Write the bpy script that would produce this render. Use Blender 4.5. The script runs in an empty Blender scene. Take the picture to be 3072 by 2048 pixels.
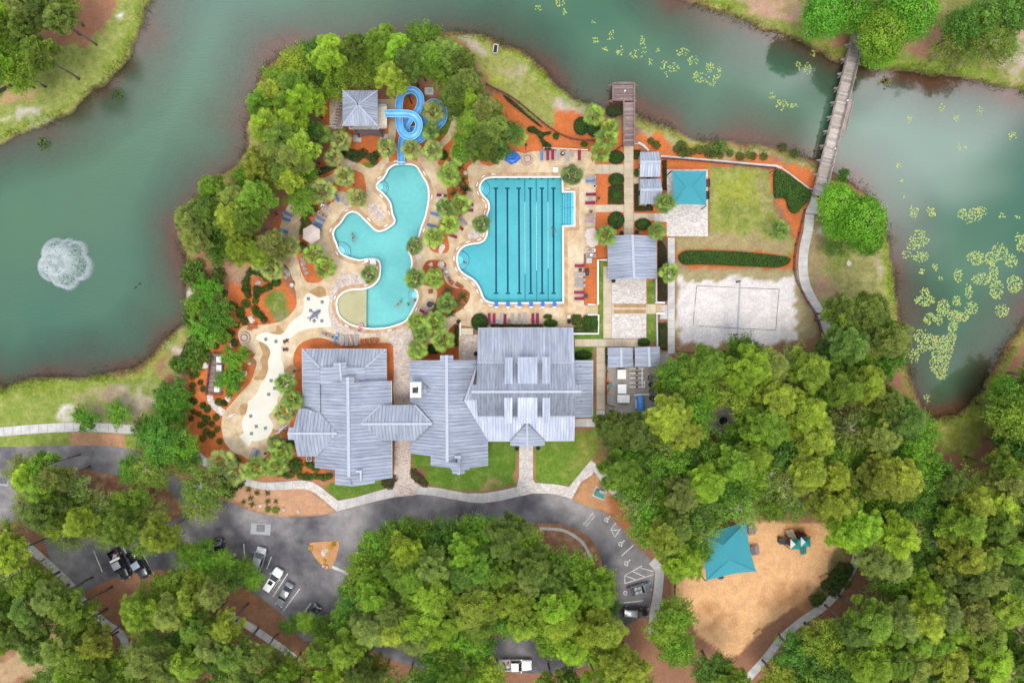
import bpy, bmesh, math, random
import numpy as np
from mathutils import Vector, Matrix, geometry as geo
R = random.Random(11)
NR = np.random.default_rng(11)
SC = bpy.context.scene
COL = SC.collection
rad = math.radians
H = 125.0            # camera height in metres
PPM = 16.4           # photo pixels per metre on the ground

# ---------------------------------------------------------------- camera, sky, sun, exposure
cam = bpy.data.cameras.new('camera'); camo = bpy.data.objects.new('camera', cam); COL.objects.link(camo)
camo.location = (0, 0, H); camo.rotation_euler = (0, 0, 0)
cam.sensor_width = 36; cam.lens = 36 * H / (3072 / PPM); cam.clip_end = 3000; cam.clip_start = 1
SC.camera = camo
world = bpy.data.worlds.new('World'); SC.world = world; world.use_nodes = True
wn = world.node_tree.nodes; wl = world.node_tree.links
SUN_EL, SUN_AZ = rad(68), rad(186)        # high sun from the bottom of the photograph (south)
bg = wn['Background']; bg.inputs['Strength'].default_value = 0.1
sky = wn.new('ShaderNodeTexSky'); sky.sky_type = 'NISHITA'; sky.sun_disc = False
sky.sun_elevation = SUN_EL; sky.sun_rotation = SUN_AZ
wtc = wn.new('ShaderNodeTexCoord')
wno = wn.new('ShaderNodeTexNoise'); wno.inputs['Scale'].default_value = 2.3; wno.inputs['Detail'].default_value = 7
wno.inputs['Roughness'].default_value = 0.55
wmap = wn.new('ShaderNodeMapping'); wmap.inputs['Location'].default_value = (3.1, 1.7, 0.4); wmap.inputs['Scale'].default_value = (1, 1, 1.6)
wl.new(wtc.outputs['Generated'], wmap.inputs['Vector']); wl.new(wmap.outputs['Vector'], wno.inputs['Vector'])
wrp = wn.new('ShaderNodeValToRGB'); wrp.color_ramp.elements[0].position = 0.40; wrp.color_ramp.elements[1].position = 0.60
wl.new(wno.outputs['Fac'], wrp.inputs['Fac'])
wmx = wn.new('ShaderNodeMix'); wmx.data_type = 'RGBA'
wl.new(wrp.outputs['Color'], wmx.inputs['Factor'])
cloud = None
for (cx_, cy_, cz_), cr_, cb_ in (((.49, .25, .835), .19, 36), ((.35, .40, .85), .15, 24), ((-.37, .41, .835), .28, 13), ((.62, -.05, .78), .16, 14)):   # brighter cloud banks, seen mirrored in the lake
    dn = wn.new('ShaderNodeVectorMath'); dn.operation = 'DISTANCE'; dn.inputs[1].default_value = (cx_, cy_, cz_); wl.new(wtc.outputs['Generated'], dn.inputs[0])
    w2 = wn.new('ShaderNodeTexNoise'); w2.inputs['Scale'].default_value = 9; w2.inputs['Detail'].default_value = 6; wl.new(wtc.outputs['Generated'], w2.inputs['Vector'])
    ma = wn.new('ShaderNodeMath'); ma.operation = 'MULTIPLY_ADD'; wl.new(w2.outputs['Fac'], ma.inputs[0]); ma.inputs[1].default_value = -cr_ * 1.6; wl.new(dn.outputs['Value'], ma.inputs[2])
    mr = wn.new('ShaderNodeMapRange'); mr.interpolation_type = 'SMOOTHSTEP'; mr.inputs['From Min'].default_value = cr_ * .15; mr.inputs['From Max'].default_value = -cr_ * .75; mr.inputs['To Max'].default_value = cb_; wl.new(ma.outputs['Value'], mr.inputs['Value'])
    if cloud is None: cloud = mr.outputs['Result']
    else:
        ad = wn.new('ShaderNodeMath'); ad.operation = 'ADD'; wl.new(cloud, ad.inputs[0]); wl.new(mr.outputs['Result'], ad.inputs[1]); cloud = ad.outputs['Value']
wad = wn.new('ShaderNodeMix'); wad.data_type = 'RGBA'; wad.blend_type = 'ADD'; wad.inputs['Factor'].default_value = 1
wl.new(sky.outputs['Color'], wmx.inputs['A']); wmx.inputs['B'].default_value = (11.0, 11.1, 11.4, 1)
wl.new(wmx.outputs['Result'], wad.inputs['A']); wl.new(cloud, wad.inputs['B']); wl.new(wad.outputs['Result'], bg.inputs['Color'])
sun = bpy.data.lights.new('sun', 'SUN'); suno = bpy.data.objects.new('sun', sun); COL.objects.link(suno)
sun.energy = 1.3; sun.angle = rad(24); sun.color = (1, 0.95, 0.87)
sd = Vector((math.sin(SUN_AZ) * math.cos(SUN_EL), math.cos(SUN_AZ) * math.cos(SUN_EL), math.sin(SUN_EL)))
suno.rotation_euler = sd.to_track_quat('Z', 'Y').to_euler(); suno.location = sd * 200
vs = SC.view_settings; vs.view_transform = 'Standard'; vs.look = 'None'; vs.gamma = 1; vs.exposure = 0.70; vs.use_curve_mapping = False

# ---------------------------------------------------------------- photo frames -> world
FR = dict(D=(0, 0, 3072), A1=(0, 0, 768), A2=(700, 0, 768), A3=(1400, 0, 768), A4=(2304, 0, 768),
          B1=(800, 440, 600), B2=(1300, 440, 600), B3=(1780, 420, 750), B4=(500, 740, 750),
          C1=(1200, 640, 600), C2=(1750, 640, 750), C3=(820, 980, 750), C4=(1350, 940, 750),
          E1=(0, 1140, 768), E2=(0, 1536, 768), E3=(640, 1380, 768), E4=(1400, 1380, 768),
          F1=(1800, 1536, 768), F2=(1000, 1780, 768), F3=(2304, 480, 768), F4=(2304, 900, 768),
          F5=(2304, 1536, 768), F6=(620, 1200, 500), F7=(0, 660, 600))
def src(f, x, y):
    ox, oy, w = FR[f]; s = w / 2352.0
    return ox + x * s, oy + y * s
def W(f, x, y, z=0.0):
    px, py = src(f, x, y); k = (H - z) / H / PPM
    return Vector(((px - 1536) * k, (1024 - py) * k, z))
def W2(f, x, y, z=0.0):
    v = W(f, x, y, z); return (v.x, v.y)
def WP(f, pts, z=0.0): return [W2(f, x, y, z) for x, y in pts]
def toD(v):
    k = PPM * H / (H - v[2]) if len(v) > 2 else PPM
    return ((v[0] * k + 1536) / 1.30612, (1024 - v[1] * k) / 1.30612)
def smooth(pts, n=4, closed=True):
    out = []; N = len(pts); rng = range(N) if closed else range(N - 1)
    g = (lambda i: pts[i % N]) if closed else (lambda i: pts[max(0, min(N - 1, i))])
    for i in rng:
        p0, p1, p2, p3 = [np.array(g(i + k), float) for k in (-1, 0, 1, 2)]
        for j in range(n):
            t = j / n
            q = 0.5 * ((2 * p1) + (-p0 + p2) * t + (2 * p0 - 5 * p1 + 4 * p2 - p3) * t * t + (-p0 + 3 * p1 - 3 * p2 + p3) * t ** 3)
            out.append(tuple(q))
    if not closed: out.append(tuple(pts[-1]))
    return out
def SP(f, pts, n=4, z=0.0): return smooth(WP(f, pts, z), n)
def area2(p): return 0.5 * sum(p[i][0] * p[(i + 1) % len(p)][1] - p[(i + 1) % len(p)][0] * p[i][1] for i in range(len(p)))
def inpoly(X, Y, poly):
    P = np.array(poly, float); c = np.zeros(X.shape, bool); j = len(P) - 1
    for i in range(len(P)):
        xi, yi = P[i]; xj, yj = P[j]
        if yi != yj:
            c ^= ((yi > Y) != (yj > Y)) & (X < (xj - xi) * (Y - yi) / (yj - yi) + xi)
        j = i
    return c
def pdist(X, Y, poly, closed=True):
    P = np.array(poly, float); d = np.full(X.shape, 1e9)
    for i in range(len(P) if closed else len(P) - 1):
        a = P[i]; b = P[(i + 1) % len(P)]; e = b - a; L = e @ e + 1e-12
        t = np.clip(((X - a[0]) * e[0] + (Y - a[1]) * e[1]) / L, 0, 1)
        d = np.minimum(d, (X - a[0] - t * e[0]) ** 2 + (Y - a[1] - t * e[1]) ** 2)
    return np.sqrt(d)
def sdist(X, Y, poly): return np.where(inpoly(X, Y, poly), 1, -1) * pdist(X, Y, poly)
def in1(p, poly): return bool(inpoly(np.array([p[0]]), np.array([p[1]]), poly)[0])
def vnoise(X, Y, s, seed=0):
    g = np.random.default_rng(seed).random((64, 64)); x = X / s + 1000; y = Y / s + 1000
    xi = np.floor(x).astype(int); yi = np.floor(y).astype(int); fx = x - xi; fy = y - yi
    fx = fx * fx * (3 - 2 * fx); fy = fy * fy * (3 - 2 * fy); a = lambda i, j: g[(xi + i) % 64, (yi + j) % 64]
    return (a(0, 0) * (1 - fx) + a(1, 0) * fx) * (1 - fy) + (a(0, 1) * (1 - fx) + a(1, 1) * fx) * fy
def offset(poly, d):
    """move a closed outline outwards by d (world metres)"""
    s = 1 if area2(poly) > 0 else -1; out = []; n = len(poly)
    for i in range(n):
        a = np.array(poly[i - 1]); b = np.array(poly[i]); c = np.array(poly[(i + 1) % n])
        e1 = b - a; e2 = c - b; e1 = e1 / (np.linalg.norm(e1) + 1e-9); e2 = e2 / (np.linalg.norm(e2) + 1e-9)
        n1 = np.array((e1[1], -e1[0])) * s; n2 = np.array((e2[1], -e2[0])) * s; m = n1 + n2
        q = m @ m; m = m * (2 / max(q, 0.8)) if q > 1e-6 else n1
        out.append(tuple(b + m * d))
    return out

# ---------------------------------------------------------------- objects
ITEMS = []      # things that get their label from where they stand
def tag(o, label=None, cat=None, group=None, kind=None):
    if label: o['label'] = label
    if cat: o['category'] = cat
    if group: o['group'] = group
    if kind: o['kind'] = kind
    return o
def thing(name, label, cat, loc=(0, 0, 0), rz=0, group=None):
    o = bpy.data.objects.new(name, None); COL.objects.link(o); o.location = loc; o.rotation_euler = (0, 0, rz)
    o.empty_display_size = 0.3
    return tag(o, label, cat, group)
def link(name, me, parent=None, world=False):
    o = bpy.data.objects.new(name, me); COL.objects.link(o)
    if parent is not None:
        o.parent = parent
        if world: o.matrix_parent_inverse = Matrix.Translation(-base_loc(parent))
    return o
def base_loc(p):
    v = Vector(p.location)
    if p.parent is not None and p.matrix_parent_inverse == Matrix.Identity(4): v = v + base_loc(p.parent)
    return v
class MB:
    def __init__(s): s.v = []; s.f = []
    def add(s, vs, fs):
        b = len(s.v); s.v += [tuple(v) for v in vs]; s.f += [tuple(b + i for i in f) for f in fs]; return s
    def box(s, c, d, rz=0, M=None):
        x, y, z = d[0] / 2, d[1] / 2, d[2] / 2; cs, sn = math.cos(rz), math.sin(rz); V = []
        for sx, sy, sz in ((-1,-1,-1),(1,-1,-1),(1,1,-1),(-1,1,-1),(-1,-1,1),(1,-1,1),(1,1,1),(-1,1,1)):
            a, b = sx * x, sy * y
            V.append(Vector((c[0] + a * cs - b * sn, c[1] + a * sn + b * cs, c[2] + sz * z)))
        if M: V = [M @ v for v in V]
        return s.add(V, [(3,2,1,0),(4,5,6,7),(0,1,5,4),(1,2,6,5),(2,3,7,6),(3,0,4,7)])
    def bar(s, a, b, w, h=None):
        """square bar from a to b"""
        a = Vector(a); b = Vector(b); h = h or w; d = (b - a).normalized()
        u = d.cross(Vector((0, 0, 1))); u = u.normalized() if u.length > 1e-4 else Vector((1, 0, 0)); v = u.cross(d).normalized()
        u *= w / 2; v *= h / 2
        return s.add([a-u-v, a+u-v, a+u+v, a-u+v, b-u-v, b+u-v, b+u+v, b-u+v], [(0,1,2,3),(7,6,5,4),(4,5,1,0),(5,6,2,1),(6,7,3,2),(7,4,0,3)])
    def tube(s, pts, rs, n=8, cap=True):
        pts = [Vector(p) for p in pts]; rings = []
        if not hasattr(rs, '__len__'): rs = [rs] * len(pts)
        for i, p in enumerate(pts):
            d = (pts[min(i + 1, len(pts) - 1)] - pts[max(i - 1, 0)]).normalized()
            u = d.cross(Vector((0.3, 0.1, 1))); u = u.normalized() if u.length > 1e-3 else Vector((1, 0, 0)); v = d.cross(u)
            rings.append([p + (u * math.cos(2 * math.pi * k / n) + v * math.sin(2 * math.pi * k / n)) * rs[i] for k in range(n)])
        V = [v for r in rings for v in r]; F = []
        for i in range(len(pts) - 1):
            for k in range(n): F.append((i*n+k, i*n+(k+1) % n, (i+1)*n+(k+1) % n, (i+1)*n+k))
        if cap: F += [tuple(range(n))[::-1], tuple((len(pts)-1)*n+k for k in range(n))]
        return s.add(V, F)
    def cyl(s, c, r, h, n=16, r2=None):
        r2 = r if r2 is None else r2; V = []
        for k in range(n): a = 2*math.pi*k/n; V.append((c[0]+r*math.cos(a), c[1]+r*math.sin(a), c[2]))
        for k in range(n): a = 2*math.pi*k/n; V.append((c[0]+r2*math.cos(a), c[1]+r2*math.sin(a), c[2]+h))
        return s.add(V, [(k, (k+1) % n, n+(k+1) % n, n+k) for k in range(n)] + [tuple(range(n))[::-1], tuple(range(n, 2*n))])
    def ball(s, c, r, n=8, sc=(1, 1, 1)):
        V = [(c[0], c[1], c[2]-r*sc[2])]; F = []; m = n // 2
        for i in range(1, m):
            t = math.pi * i / m
            for k in range(n):
                a = 2*math.pi*k/n; V.append((c[0]+r*sc[0]*math.sin(t)*math.cos(a), c[1]+r*sc[1]*math.sin(t)*math.sin(a), c[2]-r*sc[2]*math.cos(t)))
        V.append((c[0], c[1], c[2]+r*sc[2])); L = len(V)-1
        for k in range(n): F.append((0, 1+(k+1) % n, 1+k)); F.append((L, 1+(m-2)*n+k, 1+(m-2)*n+(k+1) % n))
        for i in range(m-2):
            for k in range(n): F.append((1+i*n+k, 1+i*n+(k+1) % n, 1+(i+1)*n+(k+1) % n, 1+(i+1)*n+k))
        return s.add(V, F)
    def prism(s, poly, z0, z1):
        """outline (any shape) from z0 to z1"""
        p = list(poly); p = p if area2(p) > 0 else p[::-1]; n = len(p)
        V, T = tri(p); s.add([(x, y, z1) for x, y in V], T); s.add([(x, y, z0) for x, y in V], [t[::-1] for t in T])
        return s.add([(x, y, z0) for x, y in p] + [(x, y, z1) for x, y in p], [(i, (i+1) % n, n+(i+1) % n, n+i) for i in range(n)])
    def build(s, name, mat, parent=None, world=False, sm=False):
        me = bpy.data.meshes.new(name); me.from_pydata(s.v, [], s.f); me.materials.append(mat); me.validate(); me.update()
        if sm: me.polygons.foreach_set('use_smooth', [True] * len(me.polygons))
        return link(name, me, parent, world)
def tri(outer, holes=(), extra=()):
    V = []; E = []
    for loop in [outer] + list(holes):
        b = len(V); V += [Vector(p) for p in loop]; n = len(loop); E += [(b+i, b+(i+1) % n) for i in range(n)]
    V += [Vector(p) for p in extra]
    ov, oe, of, *_ = geo.delaunay_2d_cdt(V, E, [], 0, 1e-5)
    P = np.array([(v.x, v.y) for v in ov]); Fs = np.array(of); C = P[Fs].mean(1)
    m = inpoly(C[:, 0], C[:, 1], outer)
    for h in holes: m &= ~inpoly(C[:, 0], C[:, 1], h)
    Fs = Fs[m]; a, b, c = P[Fs[:, 0]], P[Fs[:, 1]], P[Fs[:, 2]]
    cr = (b[:, 0]-a[:, 0])*(c[:, 1]-a[:, 1]) - (b[:, 1]-a[:, 1])*(c[:, 0]-a[:, 0])
    return [tuple(p) for p in P], [tuple(f) if k > 0 else tuple(f[::-1]) for f, k in zip(Fs.tolist(), cr)]
def sheet(name, outer, mat, z, thick=0, holes=(), parent=None, kind='structure', label=None):
    m = MB(); V, T = tri(outer, holes); m.add([(x, y, z) for x, y in V], T)
    if thick:
        for loop, s in [(outer, 1)] + [(h, -1) for h in holes]:
            p = loop if area2(loop) * s > 0 else loop[::-1]; n = len(p)
            m.add([(x, y, z - thick) for x, y in p] + [(x, y, z) for x, y in p], [(i, (i+1) % n, n+(i+1) % n, n+i) for i in range(n)])
    o = m.build(name, mat, parent, parent is not None)
    if kind and parent is None: o['kind'] = kind
    if label: o['label'] = label
    return o
def ribbon(name, pts, w, mat, z, thick=0.0, parent=None, kind='structure'):
    """strip of width w along an open world polyline"""
    L, Rr = sides(pts, w)
    return sheet(name, L + Rr[::-1], mat, z, thick, parent=parent, kind=kind)
def sides(pts, w):
    L = []; Rr = []
    for i, p in enumerate(pts):
        a = np.array(pts[max(i-1, 0)]); b = np.array(pts[min(i+1, len(pts)-1)]); d = b - a; d = d / (np.linalg.norm(d) + 1e-9)
        nn = np.array((-d[1], d[0])) * w / 2; L.append(tuple(np.array(p) + nn)); Rr.append(tuple(np.array(p) - nn))
    return L, Rr
def resample(pts, n):
    P = np.array(pts, float); d = np.r_[0, np.cumsum(np.linalg.norm(np.diff(P, axis=0), axis=1))]
    t = np.linspace(0, d[-1], n); return [tuple(q) for q in np.c_[np.interp(t, d, P[:, 0]), np.interp(t, d, P[:, 1])]]
def along(pts, step):
    P = np.array(pts, float); L = np.linalg.norm(np.diff(P, axis=0), axis=1).sum(); return resample(pts, max(2, int(round(L / step)) + 1))
def copy_tree(o, loc=None, rz=None, sc=None, parent=None):
    c = o.copy(); COL.objects.link(c)
    if parent is not None: c.parent = parent
    else:
        if loc is not None: c.location = loc
        if rz is not None: c.rotation_euler = (0, 0, rz)
        if sc is not None: c.scale = (sc, sc, sc) if not hasattr(sc, '__len__') else sc
    for ch in o.children: copy_tree(ch, parent=c)
    return c
def tree_objs(o): return [o] + [d for c in o.children for d in tree_objs(c)]
def tint(o, rgb):
    for q in tree_objs(o): q.color = (*rgb, 1)
def item(o, look, pos=None):
    ITEMS.append((o, look, toD(pos if pos is not None else o.location)))
    return o

# ---------------------------------------------------------------- materials
def newmat(name):
    m = bpy.data.materials.new(name); m.use_nodes = True; nt = m.node_tree
    return m, nt.nodes, nt.links, nt.nodes['Principled BSDF']
def nmix(N, L, fac, a, b, mode='MIX'):
    x = N.new('ShaderNodeMix'); x.data_type = 'RGBA'; x.blend_type = mode
    for k, s in (('Factor', fac), ('A', a), ('B', b)):
        if hasattr(s, 'is_output'): L.new(s, x.inputs[k])
        elif k == 'Factor': x.inputs[k].default_value = s
        else: x.inputs[k].default_value = (*s, 1) if len(s) == 3 else s
    return x.outputs['Result']
def noise(N, L, vec, scale, det=3, rough=.55, stretch=None):
    n = N.new('ShaderNodeTexNoise'); n.inputs['Scale'].default_value = scale; n.inputs['Detail'].default_value = det
    n.inputs['Roughness'].default_value = rough
    if stretch:
        mp = N.new('ShaderNodeMapping'); mp.inputs['Scale'].default_value = stretch; L.new(vec, mp.inputs['Vector']); vec = mp.outputs['Vector']
    L.new(vec, n.inputs['Vector']); return n.outputs['Fac']
def ramp(N, L, fac, stops):
    r = N.new('ShaderNodeValToRGB'); e = r.color_ramp.elements
    while len(e) < len(stops): e.new(0.5)
    for k, (p, c) in zip(e, stops): k.position = p; k.color = (*c, 1) if len(c) == 3 else c
    L.new(fac, r.inputs['Fac']); return r.outputs['Color']
def g3(v): return (v, v, v)
def pmat(name, stops, scale, fine=6.0, famt=.35, rough=.9, bump=0.0, spec=.25, det=4, stretch=None, metal=0, obj=False, mid=None):
    m, N, L, P = newmat(name)
    if obj: pos = N.new('ShaderNodeTexCoord').outputs['Object']
    else: pos = N.new('ShaderNodeNewGeometry').outputs['Position']
    c = ramp(N, L, noise(N, L, pos, scale, det, stretch=stretch), stops)
    f = noise(N, L, pos, fine, 3, .7)
    c = nmix(N, L, 1.0, c, ramp(N, L, f, [(.25, g3(1 - famt)), (.75, g3(1 + famt))]), 'MULTIPLY')
    if mid: c = nmix(N, L, 1.0, c, ramp(N, L, noise(N, L, pos, mid[0], 3), [(.3, g3(1 - mid[1])), (.7, g3(1 + mid[1]))]), 'MULTIPLY')
    L.new(c, P.inputs['Base Color']); P.inputs['Roughness'].default_value = rough; P.inputs['Metallic'].default_value = metal
    P.inputs['Specular IOR Level'].default_value = spec
    if bump:
        b = N.new('ShaderNodeBump'); b.inputs['Strength'].default_value = bump; b.inputs['Distance'].default_value = .05
        L.new(f, b.inputs['Height']); L.new(b.outputs['Normal'], P.inputs['Normal'])
    return m
def flat(name, c, rough=.6, spec=.4, metal=0, var=.12, scale=3.0):
    return pmat(name, [(.3, tuple(x * (1 - var) for x in c)), (.7, tuple(min(1, x * (1 + var)) for x in c))], scale, 20, .06, rough, 0, spec, metal=metal, obj=True)
def objcolor(name, rough=.8, var=.12, spec=.3, coat=0, metal=0):
    m, N, L, P = newmat(name); oi = N.new('ShaderNodeObjectInfo'); tc = N.new('ShaderNodeTexCoord').outputs['Object']
    c = nmix(N, L, 1.0, oi.outputs['Color'], ramp(N, L, noise(N, L, tc, 5, 4), [(.3, g3(1 - var)), (.7, g3(1 + var))]), 'MULTIPLY')
    L.new(c, P.inputs['Base Color']); P.inputs['Roughness'].default_value = rough; P.inputs['Specular IOR Level'].default_value = spec
    P.inputs['Coat Weight'].default_value = coat; P.inputs['Coat Roughness'].default_value = .08; P.inputs['Metallic'].default_value = metal
    return m
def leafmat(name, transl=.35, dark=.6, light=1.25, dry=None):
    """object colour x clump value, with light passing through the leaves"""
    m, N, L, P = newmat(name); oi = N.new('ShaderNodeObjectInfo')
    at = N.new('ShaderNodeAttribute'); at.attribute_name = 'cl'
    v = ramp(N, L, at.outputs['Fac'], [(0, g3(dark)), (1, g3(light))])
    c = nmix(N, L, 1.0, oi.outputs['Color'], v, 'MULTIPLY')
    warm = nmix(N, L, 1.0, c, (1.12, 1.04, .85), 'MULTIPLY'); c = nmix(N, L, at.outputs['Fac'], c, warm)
    if dry: c = nmix(N, L, ramp(N, L, at.outputs['Fac'], [(.93, g3(0)), (.96, g3(1))]), c, dry)
    L.new(c, P.inputs['Base Color']); P.inputs['Roughness'].default_value = .55; P.inputs['Specular IOR Level'].default_value = .3
    t = N.new('ShaderNodeBsdfTranslucent'); L.new(c, t.inputs['Color'])
    x = N.new('ShaderNodeMixShader'); x.inputs['Fac'].default_value = transl
    L.new(P.outputs['BSDF'], x.inputs[1]); L.new(t.outputs['BSDF'], x.inputs[2])
    L.new(x.outputs['Shader'], N['Material Output'].inputs['Surface']); return m

M = {}
M['asphalt'] = pmat('asphalt', [(.37, (.082, .078, .088)), (.5, (.195, .18, .184)), (.63, (.285, .265, .258))], .09, 3, .12, .92, .3, .2, 6, mid=(.5, .18))
M['concrete'] = pmat('concrete', [(.3, (.4, .38, .36)), (.7, (.58, .55, .52))], .6, 8, .08, .85)
M['walk'] = pmat('warm_concrete', [(.3, (.44, .36, .25)), (.7, (.56, .47, .34))], .6, 8, .07, .85)
M['deck'] = pmat('stamped_deck', [(.3, (.44, .30, .17)), (.5, (.54, .41, .26)), (.7, (.63, .51, .36))], .28, 2.2, .12, .85, .15, .25, 6, mid=(.9, .12))
M['mulch'] = pmat('orange_mulch', [(.3, (.40, .11, .034)), (.5, (.50, .145, .046)), (.7, (.56, .19, .07))], .5, 9, .4, .95, .6)
M['redmulch'] = pmat('red_mulch', [(.3, (.30, .07, .026)), (.7, (.41, .105, .036))], .5, 9, .35, .95, .6)
M['splash'] = pmat('splash_pad_coating', [(.3, (.58, .555, .47)), (.7, (.64, .615, .53))], .3, 6, .03, .6)
M['rockpatch'] = pmat('brown_stamped_rock', [(.3, (.30, .18, .08)), (.7, (.42, .27, .13))], .6, 3, .15, .8)
M['white'] = flat('white_paint', (.78, .77, .75), .5)
M['coping'] = pmat('coping', [(.3, (.72, .70, .67)), (.7, (.8, .79, .77))], .8, 5, .05, .6)
M['linepaint'] = pmat('line_paint', [(.35, (.5, .48, .46)), (.6, (.75, .74, .72))], 1.5, 9, .2, .8)
M['navy'] = flat('navy_tile', (.012, .05, .12), .4)
M['turq'] = pmat('pool_plaster', [(.3, (.37, .51, .51)), (.7, (.48, .61, .59))], .18, 1.5, .06, .7)
M['beach'] = pmat('pool_beach', [(.3, (.46, .40, .24)), (.7, (.56, .49, .32))], .4, 6, .1, .8)
M['dark'] = flat('dark_metal', (.03, .03, .035), .45)
M['black'] = flat('black_plastic', (.012, .012, .014), .5)
M['grey'] = flat('grey_metal', (.28, .29, .3), .45)
M['lgrey'] = flat('light_grey', (.42, .42, .42), .5)
M['trim'] = flat('roof_trim', (.36, .39, .45), .5)
M['wall'] = flat('tan_siding', (.45, .38, .29), .8)
M['cream'] = flat('cream_board', (.6, .53, .41), .7)
M['wood'] = pmat('weathered_wood', [(.3, (.25, .2, .17)), (.7, (.40, .335, .30))], 1.2, 12, .2, .85, obj=False, stretch=(1, 1, 1))
M['woodlight'] = pmat('pale_wood', [(.3, (.30, .25, .215)), (.7, (.42, .36, .31))], .8, 12, .15, .85)
M['woodred'] = pmat('red_grey_wood', [(.3, (.20, .125, .115)), (.7, (.31, .22, .2))], 1.0, 12, .2, .85)
M['brown'] = flat('brown_timber', (.10, .045, .035), .8)
M['slideblue'] = flat('blue_fibreglass', (.12,.40,.74), .25, .5, var=.2, scale=.6); M['slaterim'] = flat('pale_blue_rim', (.33,.58,.8), .3)
M['blue'] = flat('blue_plastic', (.02, .13, .55), .35)
M['teal'] = flat('teal_fabric', (.05, .265, .315), .8, .2, var=.06)
M['tealply'] = flat('teal_plastic', (.02, .22, .2), .4)
M['glass'] = flat('dark_glass', (.02, .025, .03), .08, .8)
M['rubber'] = flat('black_rubber', (.015, .015, .015), .8)
M['chrome'] = flat('chrome', (.6, .6, .6), .2, metal=1)
M['lamp'] = flat('headlight_glass', (.7, .7, .7), .15)
M['red'] = flat('red_lens', (.4, .02, .02), .3)
M['fabric'] = objcolor('fabric', .85)
M['paint'] = objcolor('car_paint', .3, .03, .5, 1.0)
M['skin'] = objcolor('skin', .6, .06)
M['rock'] = pmat('boulder', [(.3, (.25, .22, .2)), (.7, (.5, .45, .4))], 2.5, 9, .25, .95, .5, obj=True)
M['palerock'] = pmat('pale_stone', [(.3, (.5, .44, .38)), (.7, (.68, .62, .56))], 2.5, 9, .15, .95, .4, obj=True)
M['bark'] = pmat('bark', [(.3, (.10, .075, .06)), (.7, (.22, .17, .14))], 2, 9, .3, .95, .5, obj=True)
M['palebark'] = pmat('pale_bark', [(.3, (.25, .22, .18)), (.7, (.42, .38, .32))], 2, 9, .2, .95, .3, obj=True)
M['leaf'] = leafmat('leaf', .48, .75, 1.45)
M['needle'] = leafmat('needles', .5, .65, 1.6)
M['frond'] = leafmat('palm_frond', .3, .42, 1.5, dry=(.42, .33, .12))
def pavers(name, tones, sc, mortar):
    m, N, L, P = newmat(name); pos = N.new('ShaderNodeNewGeometry').outputs['Position']
    b = N.new('ShaderNodeTexBrick'); b.inputs['Scale'].default_value = sc; b.inputs['Mortar Size'].default_value = .025
    b.inputs['Brick Width'].default_value = .5; b.inputs['Row Height'].default_value = .25
    L.new(pos, b.inputs['Vector']); b.inputs['Color1'].default_value = (*g3(0), 1); b.inputs['Color2'].default_value = (*g3(1), 1); b.inputs['Mortar'].default_value = (*g3(.3), 1)
    c = ramp(N, L, b.outputs['Color'], tones)
    c = nmix(N, L, 1.0, c, ramp(N, L, noise(N, L, pos, 1.1, 5, .75), [(.3, g3(.78)), (.7, g3(1.2))]), 'MULTIPLY')
    c = nmix(N, L, 1.0, c, ramp(N, L, noise(N, L, pos, 4.5, 2, .8), [(.3, g3(.8)), (.7, g3(1.2))]), 'MULTIPLY')
    L.new(c, P.inputs['Base Color']); P.inputs['Roughness'].default_value = .85; P.inputs['Specular IOR Level'].default_value = .2; return m
M['paver'] = pavers('pink_pavers', [(0, (.42, .32, .27)), (.5, (.52, .43, .38)), (1, (.60, .53, .48))], 1.3, .2)
M['paverpale'] = pavers('pale_pavers', [(0, (.46, .40, .36)), (.5, (.56, .51, .47)), (1, (.64, .60, .56))], 1.3, .2)
def roofmat(name, stretch, tone=1.0):
    m, N, L, P = newmat(name); pos = N.new('ShaderNodeNewGeometry').outputs['Position']; oi = N.new('ShaderNodeObjectInfo')
    c = ramp(N, L, noise(N, L, pos, .5, 6, .65, stretch), [(.3, tuple(tone*x for x in (.225, .252, .324))), (.5, tuple(tone*x for x in (.31, .34, .415))), (.72, tuple(tone*x for x in (.42, .445, .50)))])
    c = nmix(N, L, 1.0, c, ramp(N, L, noise(N, L, pos, .16, 3), [(.3, g3(.86)), (.7, g3(1.14))]), 'MULTIPLY')
    c = nmix(N, L, 1.0, c, ramp(N, L, oi.outputs['Random'], [(0, g3(.93)), (1, g3(1.07))]), 'MULTIPLY')
    L.new(c, P.inputs['Base Color']); P.inputs['Roughness'].default_value = .45; P.inputs['Specular IOR Level'].default_value = .5; P.inputs['Metallic'].default_value = .15; return m
M['roofNS'] = roofmat('metal_roof_ns', (5, .35, 1))
M['roofEW'] = roofmat('metal_roof_ew', (.35, 5, 1)); M['roofpale'] = roofmat('sunlit_metal_roof', (5, .35, 1), 1.3); M['roofdim'] = roofmat('dull_metal_roof', (5, .35, 1), .82)  # roofpale: brightness from the south light put into the tone; roofdim: darker tone
M['seam'] = flat('roof_seam', (.11, .12, .15), .6)
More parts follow.
